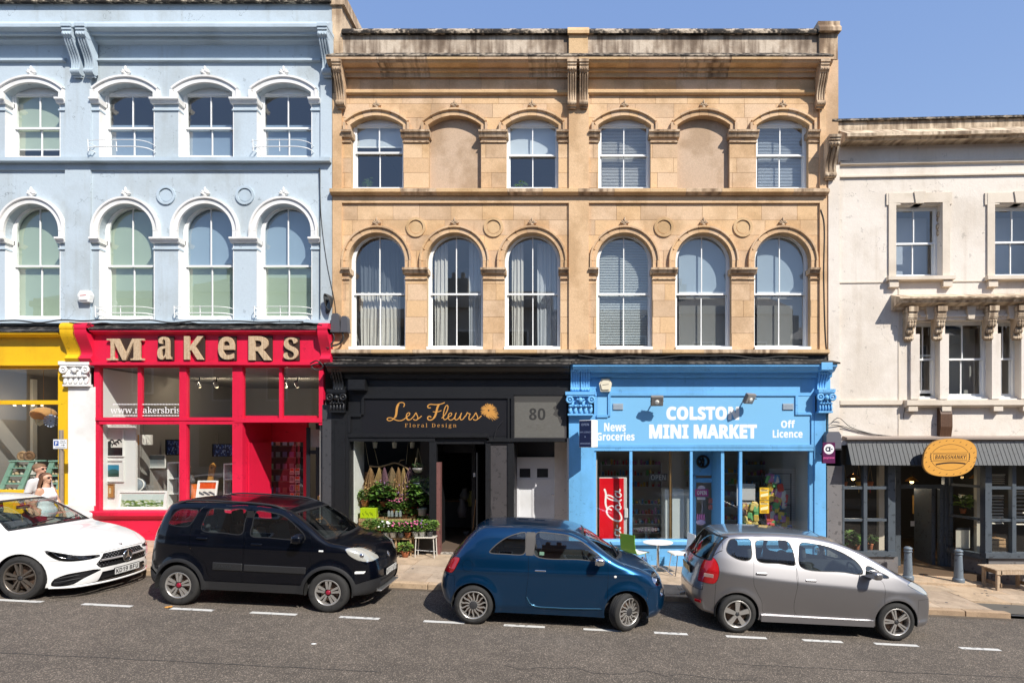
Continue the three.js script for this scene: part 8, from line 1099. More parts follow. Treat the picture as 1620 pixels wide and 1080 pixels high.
    part(car, 'aerial', [bar([-1.02, 1.46, 0.05], [-1.07, 1.70, 0.05], 0.006), ball(-1.02, 1.465, 0.05, 0.03, 1.3, 0.6, 1)], M.rubber);
    
    part(car, 'wiper', [bar([1.0, 1.085, 0.45], [0.96, 1.115, -0.1], 0.009), bar([1.02, 1.075, 0.05], [0.96, 1.115, -0.5], 0.009)], M.rubber);
    part(car, 'bumper_trim', [tube([[1.70, 0.47, 0.52], [1.79, 0.47, 0.3], [1.82, 0.47, 0], [1.79, 0.47, -0.3], [1.70, 0.47, -0.52]], 0.009, 20)], M.chrome);
    part(car, 'window_sticker', box(-0.2, -0.13, 1.075, 1.125, 0.706, 0.712), std(C(0.4, 0.6, 0.45), 0.6));
    numberPlate(car, 1.815, 0.40, 'WR66 KTN', '#e8e8e4', Math.PI / 2);
  });
}
{ // black tall hatchback with grey cladding
  const sp = { outline: [[-1.6, 0.28], [-1.76, 0.33], [-1.82, 0.45], [-1.825, 0.62], [-1.79, 0.82], [-1.75, 1.02], [-1.68, 1.22], [-1.60, 1.44], [-1.54, 1.53], [-1.42, 1.572], [-1.0, 1.595], [-0.5, 1.607], [-0.1, 1.60], [0.2, 1.575], [0.42, 1.53], [0.60, 1.44], [0.85, 1.28], [1.06, 1.14], [1.18, 1.085], [1.35, 1.06], [1.55, 1.01], [1.70, 0.93], [1.79, 0.82], [1.835, 0.68], [1.855, 0.52], [1.85, 0.38], [1.79, 0.29], [1.6, 0.25], [0, 0.25]], xr: [-1.9, 1.92], mid: 0, bow: 0.09, crown: 0.045, w: 0.835, wheels: [-1.15, 1.15], tyreR: 0.31, archR: 0.365, floor: 0.27, belt: 1.08, dash: 0.68, rear: -0.62, mirX: 0.55, mirY: 1.42 };
  sp.width = (x, y) => { const e = ends(x, 0.02, 1.86, 4.8), yb = 1.08, yc = 0.86; return (0.815 - 0.12 * (Math.max(0, 0.75 - y) ** 2)) * e - 0.08 * soft(y - yc, 0.05) - 0.20 * soft(y - yb, 0.05) + flare(sp, x, y, 0.03, 0.07) + 0.006 * Math.exp(-(((y - 0.93) / 0.035) ** 2)); };
  sp.round = (x, y) => 0.065 + 0.03 * ss(1.2, 1.5, y) + 0.05 * ss(1.2, 1.8, Math.abs(x));
  const P = phy(C(0.0012, 0.0018, 0.0042), 0.3, { specularIntensity: 0.25, clearcoat: 0.75, clearcoatRoughness: 0.03 }), G = std(C(0.015, 0.015, 0.016), 0.55);
  makeCar('parked_car', 'black five-door hatchback with grey wheel arch cladding, before the red shop', sp, [-4.87, -9.38], (car, k) => {
    const W1 = region([[-0.09, 1.12], [-0.10, 1.3], [-0.08, 1.49], [0.15, 1.49], [0.35, 1.45], [0.55, 1.33], [0.74, 1.17], [0.76, 1.10], [0.6, 1.085], [0.2, 1.10]]), W2 = region([[-0.86, 1.17], [-0.85, 1.35], [-0.80, 1.48], [-0.5, 1.505], [-0.22, 1.50], [-0.21, 1.3], [-0.22, 1.14], [-0.5, 1.135]]), W3 = region([[-1.42, 1.23], [-1.36, 1.40], [-1.27, 1.46], [-1.05, 1.475], [-0.97, 1.46], [-0.98, 1.38], [-1.06, 1.22], [-1.12, 1.20], [-1.3, 1.20]]);
    k.panel('side_window', side(W3), M.carGlass, 0.014, -0.005, M.rubber); k.panel('side_window', side(W2), M.carGlass, 0.014, -0.005, M.rubber); k.panel('side_window', side(W1), M.carGlass, 0.014, -0.005, M.rubber);
    k.panel('windscreen', screen((y) => 0.70 - 0.30 * (y - 1.1), (z) => 1.10, (z) => 1.50 - 0.03 * z * z, 1), M.carGlass, 0.02, -0.004, M.rubber);
    k.panel('rear_window', screen((y) => 0.60 - 0.2 * (y - 1.1), () => 1.1, () => 1.47, -1), M.darkGlass, 0.02, -0.004, M.rubber);
    k.panel('tail_lamp', side(region([[-1.72, 1.02], [-1.69, 1.2], [-1.60, 1.42], [-1.52, 1.50], [-1.47, 1.46], [-1.55, 1.30], [-1.60, 1.08], [-1.62, 1.02]]), 0.40), M.redLamp, 0.006, 0.003);
    k.panel('headlamp', side(region([[1.37, 0.985], [1.42, 0.90], [1.55, 0.815], [1.72, 0.775], [1.78, 0.80], [1.72, 0.88], [1.6, 0.965], [1.48, 1.0]]), 0.38), M.paleLens, 0.008, 0.003, M.chrome);
    for (const s of [-1, 1]) part(car, 'lamp_bulb', [ball(1.60, 0.878, s * 0.70, 0.035, 1.2, 1, 0.6, 12)], M.chrome);
    k.panel('running_lamp', side(sharp([[1.52, 0.60], [1.66, 0.60], [1.68, 0.645], [1.52, 0.65]]), 0.4), M.white, 0.004, 0.003);
    k.panel('grille', (v) => Math.max(Math.abs(v[2]) - 0.44, 0.30 - v[1], v[1] - 0.46, 1.4 - v[0]), M.plastic, 0.005, -0.012);
    const arch = (v) => { let q = 1; for (const x of [-1.15, 1.15]) q = Math.min(q, Math.hypot(v[0] - x, v[1] - 0.31) - 0.415); return q; };
    const clad = (v) => Math.min(arch(v), v[1] - 0.40 - 0.10 * ss(1.35, 1.8, v[0]) - 0.12 * ss(-1.4, -1.75, v[0]));
    const cl = k.take((v) => clad(v)); part(car, 'cladding', geo(cl, 0.012), G);
    const D1 = region([[-0.155, 0.43], [-0.16, 0.9], [-0.15, 1.53], [0.1, 1.55], [0.35, 1.515], [0.58, 1.38], [0.80, 1.20], [0.86, 1.06], [0.865, 0.7], [0.85, 0.45], [0.5, 0.415]], 90), D2 = region([[-0.75, 0.66], [-0.70, 0.50], [-0.60, 0.43], [-0.17, 0.425], [-0.172, 0.9], [-0.162, 1.53], [-0.5, 1.55], [-0.88, 1.53], [-0.98, 1.40], [-1.03, 1.15], [-1.0, 0.9], [-0.88, 0.74]], 90);
    for (const f of [near, far]) { k.panel('door', f(D1, 0.4), P); k.panel('door', f(D2, 0.4), P); }
    k.panel('bonnet', (v) => Math.max(Math.abs(v[2]) - (0.70 - 0.22 * ss(1.3, 1.78, v[0])), 1.14 - v[0], v[0] - 1.81 + 0.3 * v[2] * v[2], 0.12 - v[4]), P);
    k.panel('front_bumper', (v) => Math.max(1.50 - v[0], v[1] - 0.76), P); k.panel('rear_bumper', (v) => Math.max(v[0] + 1.55, v[1] - 0.62), P);
    k.done('body', P);
    const spk = (r, z) => Array.from({ length: 5 }, (_, i) => [-1, 1].map((s) => spoke(0.05, r - 0.008, 0.013, 0.020, 0.03, z - 0.002, i * 2 * Math.PI / 5, s * 0.036))).flat().concat(Array.from({ length: 5 }, (_, i) => place(slab([[-0.055, 0.168], [0.055, 0.168], [0.05, 0.19], [-0.05, 0.19]], z - 0.03, z - 0.003), 0, 0, 0, 0, 0, i * 2 * Math.PI / 5)));
    const st = { mat: M.alloy, hub: 0.036, hubMat: std(C(0.25, 0.01, 0.03), 0.3), spokes: spk, width: 0.18 };
    for (const s of [1, -1]) for (const x of sp.wheels) wheel(car, x, 0.31, 0.195, s * 0.725, s < 0, 0, st);
    for (const [x, y] of [[0.02, 0.995], [-0.82, 1.045]]) { handle(car, x, y, 0.79, P); handle(car, x, y, -0.80, P); }
    doorMirror(car, 0.70, 1.13, 0.77, P, P, 1.05);
    for (const s of [1, -1]) { part(car, 'door_moulding', rbox(-0.15, 0.80, 0.58, 0.685, s * 0.812 - 0.012, s * 0.812 + 0.014, 0.012), G); part(car, 'door_moulding', rbox(-0.63, -0.175, 0.58, 0.695, s * 0.812 - 0.012, s * 0.812 + 0.014, 0.012), G); }
    for (const s of [1, -1]) part(car, 'roof_rail', [s].map((s) => tube([[-1.35, 1.53, s * 0.60], [-1.2, 1.585, s * 0.60], [-0.4, 1.602, s * 0.605], [0.15, 1.575, s * 0.60], [0.34, 1.515, s * 0.60]], 0.016, 24, 6)), M.darkMetal);
    part(car, 'side_repeater', [rbox(0.98, 1.05, 0.93, 0.955, 0.79, 0.815, 0.008)], M.white);
    for (const s of [1, -1]) part(car, 'fog_lamp', [s].map((s) => place(facing(lathe([[0, 0.02], [0.045, 0.015], [0.055, 0], [0.065, -0.02]], 0, 0, 0, 18)), 1.70, 0.41, s * 0.62, s > 0 ? 0.8 : Math.PI - 0.8)), M.chrome);
    part(car, 'bumper_skid', [rbox(1.74, 1.86, 0.27, 0.30, -0.45, 0.45, 0.012)], M.steel);
    part(car, 'badge', [place(ball(0, 0, 0, 0.05, 1, 1, 0.25, 14), 1.80, 0.79, 0, Math.PI / 2, -0.4)], std(C(0.4, 0.38, 0.4), 0.2, { metalness: 0.8 }));
    part(car, 'wiper', [bar([1.14, 1.13, 0.5], [1.07, 1.17, -0.05], 0.009)], M.rubber);
    for (const s of [1, -1]) { part(car, 'pillar_trim', box(-0.205, -0.10, 1.12, 1.49, s * 0.715 - 0.02, s * 0.715 - 0.004), M.rubber); part(car, 'door_seal', tube([[-0.86, 1.125, s * 0.772], [-0.2, 1.105, s * 0.777], [0.4, 1.085, s * 0.776], [0.78, 1.08, s * 0.768]], 0.007, 24), M.plastic); }
    part(car, 'moulding_lettering', [letters('PANDA', 'sans_bold', 0, 10, 0, 10, -1, 0.004)].map((q) => { q.computeBoundingBox(); const b = q.boundingBox; q.translate(-b.min.x, -b.min.y, -b.min.z); q.scale(0.26 / (b.max.x - b.min.x), 0.05 / (b.max.y - b.min.y), 1); q.translate(-0.59, 0.612, 0.827); return q; }), M.darkMetal);
    numberPlate(car, 1.865, 0.545, 'WX13 NZG', '#e8e8e4', Math.PI / 2);
  });
}
{ // silver hatchback, seen a little from behind
  const sp = { outline: [[-1.6, 0.25], [-1.80, 0.29], [-1.875, 0.42], [-1.885, 0.6], [-1.85, 0.78], [-1.82, 0.93], [-1.77, 1.05], [-1.65, 1.25], [-1.52, 1.42], [-1.44, 1.475], [-1.3, 1.50], [-0.9, 1.525], [-0.4, 1.53], [0.0, 1.51], [0.35, 1.455], [0.62, 1.37], [0.95, 1.22], [1.25, 1.07], [1.45, 0.97], [1.62, 0.90], [1.78, 0.82], [1.89, 0.71], [1.945, 0.56], [1.955, 0.42], [1.93, 0.28], [1.85, 0.22], [1.6, 0.20], [0, 0.19]], xr: [-1.95, 2.02], mid: 0, bow: 0.09, crown: 0.05, w: 0.84, wheels: [-1.225, 1.225], tyreR: 0.293, archR: 0.335, floor: 0.215, belt: 1.0, dash: 0.86, rear: -0.62, mirX: 0.62, mirY: 1.33 };
  sp.width = (x, y) => { const e = ends(x, 0.03, 1.925, 5), yc = 0.80 - 0.045 * x + 0.02 * x * x * (x < 0 ? 1 : 0), yb = 1.02 - 0.07 * x; return (0.834 - 0.16 * (Math.max(0, yc - y) ** 2)) * e - 0.36 * soft(y - yc, 0.018) - 0.07 * soft(y - yb, 0.05) + flare(sp, x, y, 0.018, 0.06) + 0.016 * ss(0.34, 0.28, y); };
  sp.round = (x, y) => 0.06 + 0.04 * ss(1.2, 1.45, y) + 0.04 * ss(1.2, 1.8, Math.abs(x));
  const P = paint(C(0.315, 0.305, 0.31), 0.36, 0.88);
  makeCar('parked_car', 'silver five-door hatchback with red tail lamp, parked before the blue mini market', sp, [3.80, -9.40], (car, k) => {
    const W1 = region([[-0.265, 1.05], [-0.27, 1.25], [-0.22, 1.40], [0.0, 1.405], [0.25, 1.36], [0.5, 1.26], [0.66, 1.15], [0.72, 1.03], [0.70, 0.985], [0.4, 1.0]]), W2 = region([[-0.93, 1.11], [-0.95, 1.28], [-0.93, 1.40], [-0.7, 1.425], [-0.42, 1.42], [-0.36, 1.32], [-0.33, 1.12], [-0.34, 1.07], [-0.6, 1.08]]), W3 = region([[-1.40, 1.22], [-1.38, 1.33], [-1.33, 1.405], [-1.15, 1.425], [-1.02, 1.425], [-1.0, 1.3], [-1.02, 1.14], [-1.10, 1.10], [-1.28, 1.13]]), W4 = region([[0.76, 1.03], [0.77, 1.10], [0.82, 1.115], [1.0, 1.03], [1.12, 0.965], [1.1, 0.94], [0.85, 0.965], [0.77, 0.98]], 40);
    for (const w of [W3, W2, W1, W4]) k.panel('side_window', side(w, 0.42), M.carGlass, 0.012, -0.005, M.rubber);
    k.panel('windscreen', screen((y) => 0.72 - 0.42 * (y - 0.97), (z) => 0.985, (z) => 1.42 - 0.02 * z * z, 1), M.carGlass, 0.02, -0.004, M.rubber);
    k.panel('rear_window', screen((y) => 0.70 - 0.30 * (y - 1.0), (z) => 1.035 + 0.06 * z * z, () => 1.44, -1), M.carGlass, 0.022, -0.004, M.rubber);
    const tl = region([[-1.83, 0.74], [-1.86, 0.86], [-1.80, 1.02], [-1.70, 1.12], [-1.60, 1.12], [-1.53, 1.02], [-1.53, 0.82], [-1.58, 0.73], [-1.7, 0.72]]);
    k.panel('tail_lamp', side(tl, 0.555), M.redLamp, 0.006, 0.006);
    k.panel('headlamp', side(region([[1.40, 0.86], [1.50, 0.80], [1.72, 0.70], [1.88, 0.66], [1.90, 0.70], [1.8, 0.79], [1.62, 0.87], [1.48, 0.90]]), 0.42), M.paleLens, 0.008, 0.003, M.chrome);
    const D1 = region([[-0.318, 0.33], [-0.318, 0.9], [-0.315, 1.42], [0.0, 1.44], [0.28, 1.39], [0.55, 1.28], [0.76, 1.15], [0.79, 0.95], [1.0, 0.9], [1.02, 0.6], [1.0, 0.33], [0.5, 0.32]], 110), D2 = region([[-0.95, 0.66], [-0.86, 0.50], [-0.82, 0.34], [-0.335, 0.33], [-0.335, 0.9], [-0.332, 1.42], [-0.7, 1.455], [-0.985, 1.44], [-0.99, 1.1], [-1.0, 0.78]], 100);
    for (const f of [near, far]) { k.panel('door', f(D1, 0.4), P); k.panel('door', f(D2, 0.4), P); }
    k.panel('bonnet', (v) => Math.max(Math.abs(v[2]) - (0.68 - 0.15 * ss(1.5, 1.85, v[0])), 1.40 - v[0], v[0] - 1.88 + 0.3 * v[2] * v[2], 0.15 - v[4]), P);
    k.panel('tailgate', (v) => Math.max(v[0] + 1.45, Math.abs(v[2]) - 0.66, 0.60 - v[1]), P, 0.005);
    k.panel('front_bumper', (v) => Math.max(1.58 - v[0], v[1] - 0.64), P); k.panel('rear_bumper', (v) => Math.max(v[0] + 1.56, v[1] - 0.745), P);
    k.done('body', P);
    for (const s of [1, -1]) part(car, 'reversing_lamp', [place(rbox(-0.075, 0.075, -0.028, 0.028, -0.006, 0.006, 0.005), -1.69, 0.86, s * 0.785, s > 0 ? -0.55 : Math.PI + 0.55)], std(C(0.55, 0.36, 0.32), 0.15, { metalness: 0.4 }));
    const five = (d) => (r, z) => Array.from({ length: 5 }, (_, i) => d ? [-1, 1].map((s) => spoke(0.035, r - 0.008, 0.011, 0.014, 0.03, z - 0.002, i * 2 * Math.PI / 5 + 0.3, s * 0.026)) : [spoke(0.03, r - 0.008, 0.026, 0.040, 0.03, z - 0.002, i * 2 * Math.PI / 5)]).flat();
    const nuts = { hub: 0.028, hubMat: M.plastic }, s1 = { mat: M.alloy, spokes: five(false), ...nuts }, s2 = { mat: M.alloy, spokes: five(true), ...nuts };
    for (const s of [1, -1]) { wheel(car, -1.225, 0.293, 0.203, s * 0.735, s < 0, 0, s1); wheel(car, 1.225, 0.293, 0.203, s * 0.735, s < 0, 0.03, s2); }
    for (const [x, y] of [[-0.12, 0.86], [-0.88, 0.93]]) { handle(car, x, y, 0.80, P); handle(car, x, y, -0.81, P); }
    doorMirror(car, 0.80, 1.02, 0.79, P, P, 1.0);
    for (const s of [1, -1]) part(car, 'side_skirt', prof([[-0.03, 0.20], [0.035 * s, 0.205], [0.03 * s, 0.30], [-0.03, 0.335]], -0.86, 0.87, s * 0.80), P);
    part(car, 'rear_wiper', [bar([-1.79, 1.06, 0.0], [-1.76, 1.11, 0.02], 0.016), bar([-1.78, 1.08, 0.02], [-1.60, 1.32, -0.18], 0.010)], M.rubber);
    
    part(car, 'aerial', [bar([0.2, 1.49, 0.3], [0.02, 1.58, 0.3], 0.004)], M.rubber);
    part(car, 'badge', [place(rbox(-0.05, 0.05, -0.035, 0.035, -0.006, 0.006, 0.004), -1.86, 0.965, 0, -Math.PI / 2, 0.2)], M.chrome); part(car, 'exhaust', [bar([-1.86, 0.25, -0.45], [-1.6, 0.26, -0.45], 0.025, 12)], M.steel); part(car, 'bumper_reflector', [1, -1].map((s) => place(rbox(-0.06, 0.06, -0.02, 0.02, -0.005, 0.005, 0.004), -1.80, 0.42, s * 0.62, s > 0 ? -0.9 : Math.PI + 0.9))[0], M.redLamp);
    numberPlate(car, -1.868, 0.83, 'LC05 MZX', '#d9a800', -Math.PI / 2, 0.16);
  });
}
{ // white saloon, its front towards the other cars
  const sp = { outline: [[-2.2, 0.25], [-2.36, 0.4], [-2.40, 0.65], [-2.37, 0.9], [-2.30, 1.0], [-1.9, 1.05], [-1.5, 1.18], [-1.0, 1.35], [-0.5, 1.43], [-0.1, 1.445], [0.2, 1.42], [0.45, 1.35], [0.8, 1.17], [1.05, 1.03], [1.2, 0.985], [1.5, 0.945], [1.8, 0.875], [2.02, 0.795], [2.17, 0.71], [2.24, 0.60], [2.275, 0.46], [2.28, 0.34], [2.25, 0.24], [2.1, 0.17], [1.6, 0.16], [0, 0.16]], xr: [-2.48, 2.36], mid: 0, bow: 0.10, crown: 0.05, w: 0.915, wheels: [-1.365, 1.365], tyreR: 0.33, archR: 0.368, floor: 0.185, belt: 0.95, dash: 0.62, rear: -0.75, mirX: 0.5, mirY: 1.27, cell: 0.034 };
  sp.width = (x, y) => { const e = ends(x, -0.05, 2.33, 4.6), yc = 0.72, yb = 0.96; return (0.905 - 0.14 * (Math.max(0, 0.62 - y) ** 2)) * e - 0.18 * soft(y - yc, 0.03) - 0.32 * soft(y - yb, 0.06) + flare(sp, x, y, 0.02, 0.07); };
  sp.round = (x, y) => 0.09 + 0.05 * ss(1.1, 1.4, y) + 0.03 * ss(1.6, 2.2, Math.abs(x));
  const P = paint(C(0.78, 0.775, 0.76), 0.3, 0), mesh2 = std(C(0.02, 0.02, 0.022), 0.4, { metalness: 0.4 });
  makeCar('parked_car', 'white saloon with a large round grille emblem, bonnet facing the black car', sp, [-9.70, -9.35], (car, k) => {
    const W1 = region([[-0.2, 1.02], [-0.2, 1.25], [-0.1, 1.34], [0.15, 1.33], [0.45, 1.22], [0.75, 1.05], [0.78, 0.98], [0.4, 0.97]]), W2 = region([[-1.2, 1.06], [-1.1, 1.2], [-0.8, 1.32], [-0.35, 1.35], [-0.28, 1.2], [-0.28, 1.02], [-0.7, 1.01]]);
    k.panel('side_window', side(W1), M.carGlass, 0.014, -0.005, M.rubber); k.panel('side_window', side(W2), M.carGlass, 0.014, -0.005, M.rubber);
    k.panel('windscreen', screen((y) => 0.75 - 0.45 * (y - 0.98), (z) => 1.015 - 0.03 * z * z, (z) => 1.39 - 0.03 * z * z, 1), M.carGlass, 0.022, -0.004, M.rubber);
    k.panel('rear_window', screen((y) => 0.66 - 0.4 * (y - 1.0), () => 1.1, () => 1.37, -1), M.darkGlass, 0.02, -0.004, M.rubber);
    k.panel('headlamp', side(region([[1.66, 0.755], [1.80, 0.735], [2.05, 0.675], [2.19, 0.63], [2.18, 0.60], [2.02, 0.585], [1.88, 0.60], [1.76, 0.66]]), 0.42), M.lampGlass, 0.010, 0.003, M.plastic);
    for (const s of [-1, 1]) part(car, 'lamp_reflector', [ball(1.90, 0.645, s * 0.66, 0.045, 1, 1, 1, 12), ball(2.03, 0.63, s * 0.57, 0.04, 1, 1, 1, 12), tube([[1.72, 0.72, s * 0.77], [1.82, 0.64, s * 0.74], [1.95, 0.605, s * 0.66], [2.1, 0.60, s * 0.50]], 0.012, 16)], M.chrome), part(car, 'lamp_bowl', [rbox(1.7, 2.02, 0.60, 0.70, s * 0.60 - 0.06, s * 0.60 + 0.06, 0.03)], M.steel);
    const gr = (y) => 0.38 + 0.15 * ss(0.66, 0.47, y) - 0.07 * ss(0.50, 0.44, y);
    const frame = (v) => Math.max(Math.abs(v[2]) - gr(v[1]), 0.435 - v[1], v[1] - 0.655 + 0.05 * v[2] * v[2], 1.9 - v[0]);
    k.panel('grille', frame, mesh2, 0.006, -0.02);
    const fx = (z) => 2.262 - 0.16 * z * z;
    for (const s of [-1, 1]) part(car, 'grille_bar', [s].map((s) => tube([[fx(0.08) + 0.005, 0.548, s * 0.08], [fx(0.25), 0.55, s * 0.26], [fx(0.45), 0.555, s * 0.47]], 0.018, 12, 8)), std(C(0.6, 0.6, 0.6), 0.35, { metalness: 0.6 }));
    part(car, 'grille_stud', [0.47, 0.50, 0.53, 0.58, 0.61, 0.635].flatMap((y, j) => Array.from({ length: 17 }, (_, i) => { const z = (i - 8) * 0.056 + (j % 2) * 0.028; return Math.abs(z) < gr(y) - 0.03 && Math.hypot(z, y - 0.545) > 0.11 ? ball(fx(z) - 0.022 - 0.2 * Math.max(0, y - 0.55), y, z, 0.008, 1, 0.7, 1.6, 5) : null; }).filter(Boolean)), M.steel);
    part(car, 'emblem', [place(merge(new THREE.TorusGeometry(0.088, 0.011, 8, 30), ...[0, 1, 2].map((i) => spoke(0, 0.086, 0.017, 0.003, 0.014, 0.008, i * 2 * Math.PI / 3))), 2.285, 0.545, 0, Math.PI / 2)], M.chrome);
    part(car, 'emblem_disc', [place(facing(lathe([[0, 0], [0.09, 0]], 0, 0, 0, 28)), 2.274, 0.545, 0, Math.PI / 2)], M.plastic);
    part(car, 'bonnet_badge', [ball(2.15, 0.735, 0, 0.03, 1, 0.35, 1)], M.steel);
    const li = region([[1.78, 0.215], [1.80, 0.30], [1.92, 0.375], [2.10, 0.42], [2.24, 0.425], [2.22, 0.39], [2.12, 0.30], [2.02, 0.225]], 60);
    k.panel('air_intake', side(li, 0.46), mesh2, 0.006, -0.025);
    for (const s of [-1, 1]) for (const y of [0.27, 0.325]) part(car, 'intake_fin', tube([[1.84, y, s * 0.84], [1.98, y + 0.025, s * 0.76], [2.12, y + 0.05, s * 0.62]], 0.009, 12), M.rubber);
    k.panel('air_intake', (v) => Math.max(Math.abs(v[2]) - 0.46 - 0.35 * (0.30 - v[1]), 0.225 - v[1], v[1] - 0.37, 2 - v[0]), mesh2, 0.006, -0.02);
    const D1 = region([[-0.24, 0.3], [-0.24, 1.37], [0.15, 1.37], [0.5, 1.25], [0.84, 1.04], [0.9, 0.9], [0.9, 0.32]], 80); for (const f of [near, far]) k.panel('door', f(D1, 0.4), P);
    k.panel('bonnet', (v) => Math.max(Math.abs(v[2]) - (0.78 - 0.30 * ss(1.6, 2.2, v[0])), 1.0 - v[0], v[0] - 2.20 + 0.2 * v[2] * v[2], 0.15 - v[4]), P);
    k.panel('front_bumper', (v) => Math.max(1.62 - v[0], v[1] - 0.60 - 0.25 * ss(1.9, 1.65, v[0]) * 0), P, 0.003);
    k.done('body', P);
    part(car, 'splitter', [tube([[1.80, 0.20, 0.88], [2.05, 0.195, 0.74], [2.23, 0.20, 0.45], [2.29, 0.20, 0], [2.23, 0.20, -0.45], [2.05, 0.195, -0.74]], 0.017, 30, 6)], P);
    const st = { mat: M.darkAlloy, hub: 0.035, hubMat: M.plastic, width: 0.22, spokes: (r, z) => Array.from({ length: 5 }, (_, i) => [-1, 1].map((s) => spoke(0.04, r - 0.01, 0.012, 0.015, 0.03, z - 0.002, i * 2 * Math.PI / 5 + 0.2, s * 0.04))).flat() };
    for (const s of [1, -1]) for (const x of sp.wheels) wheel(car, x, 0.33, 0.235, s * 0.80, s < 0, x > 0 ? 0.05 : 0, st);
    doorMirror(car, 0.70, 1.0, 0.84, P, P); handle(car, -0.1, 0.85, 0.86, P);
    part(car, 'wiper', [bar([1.06, 1.05, 0.5], [0.98, 1.09, -0.05], 0.009), bar([1.08, 1.045, 0.0], [0.98, 1.09, -0.5], 0.009)], M.rubber);
    numberPlate(car, 2.292, 0.335, 'KD19 BFU', '#ececea', Math.PI / 2);
  });
}

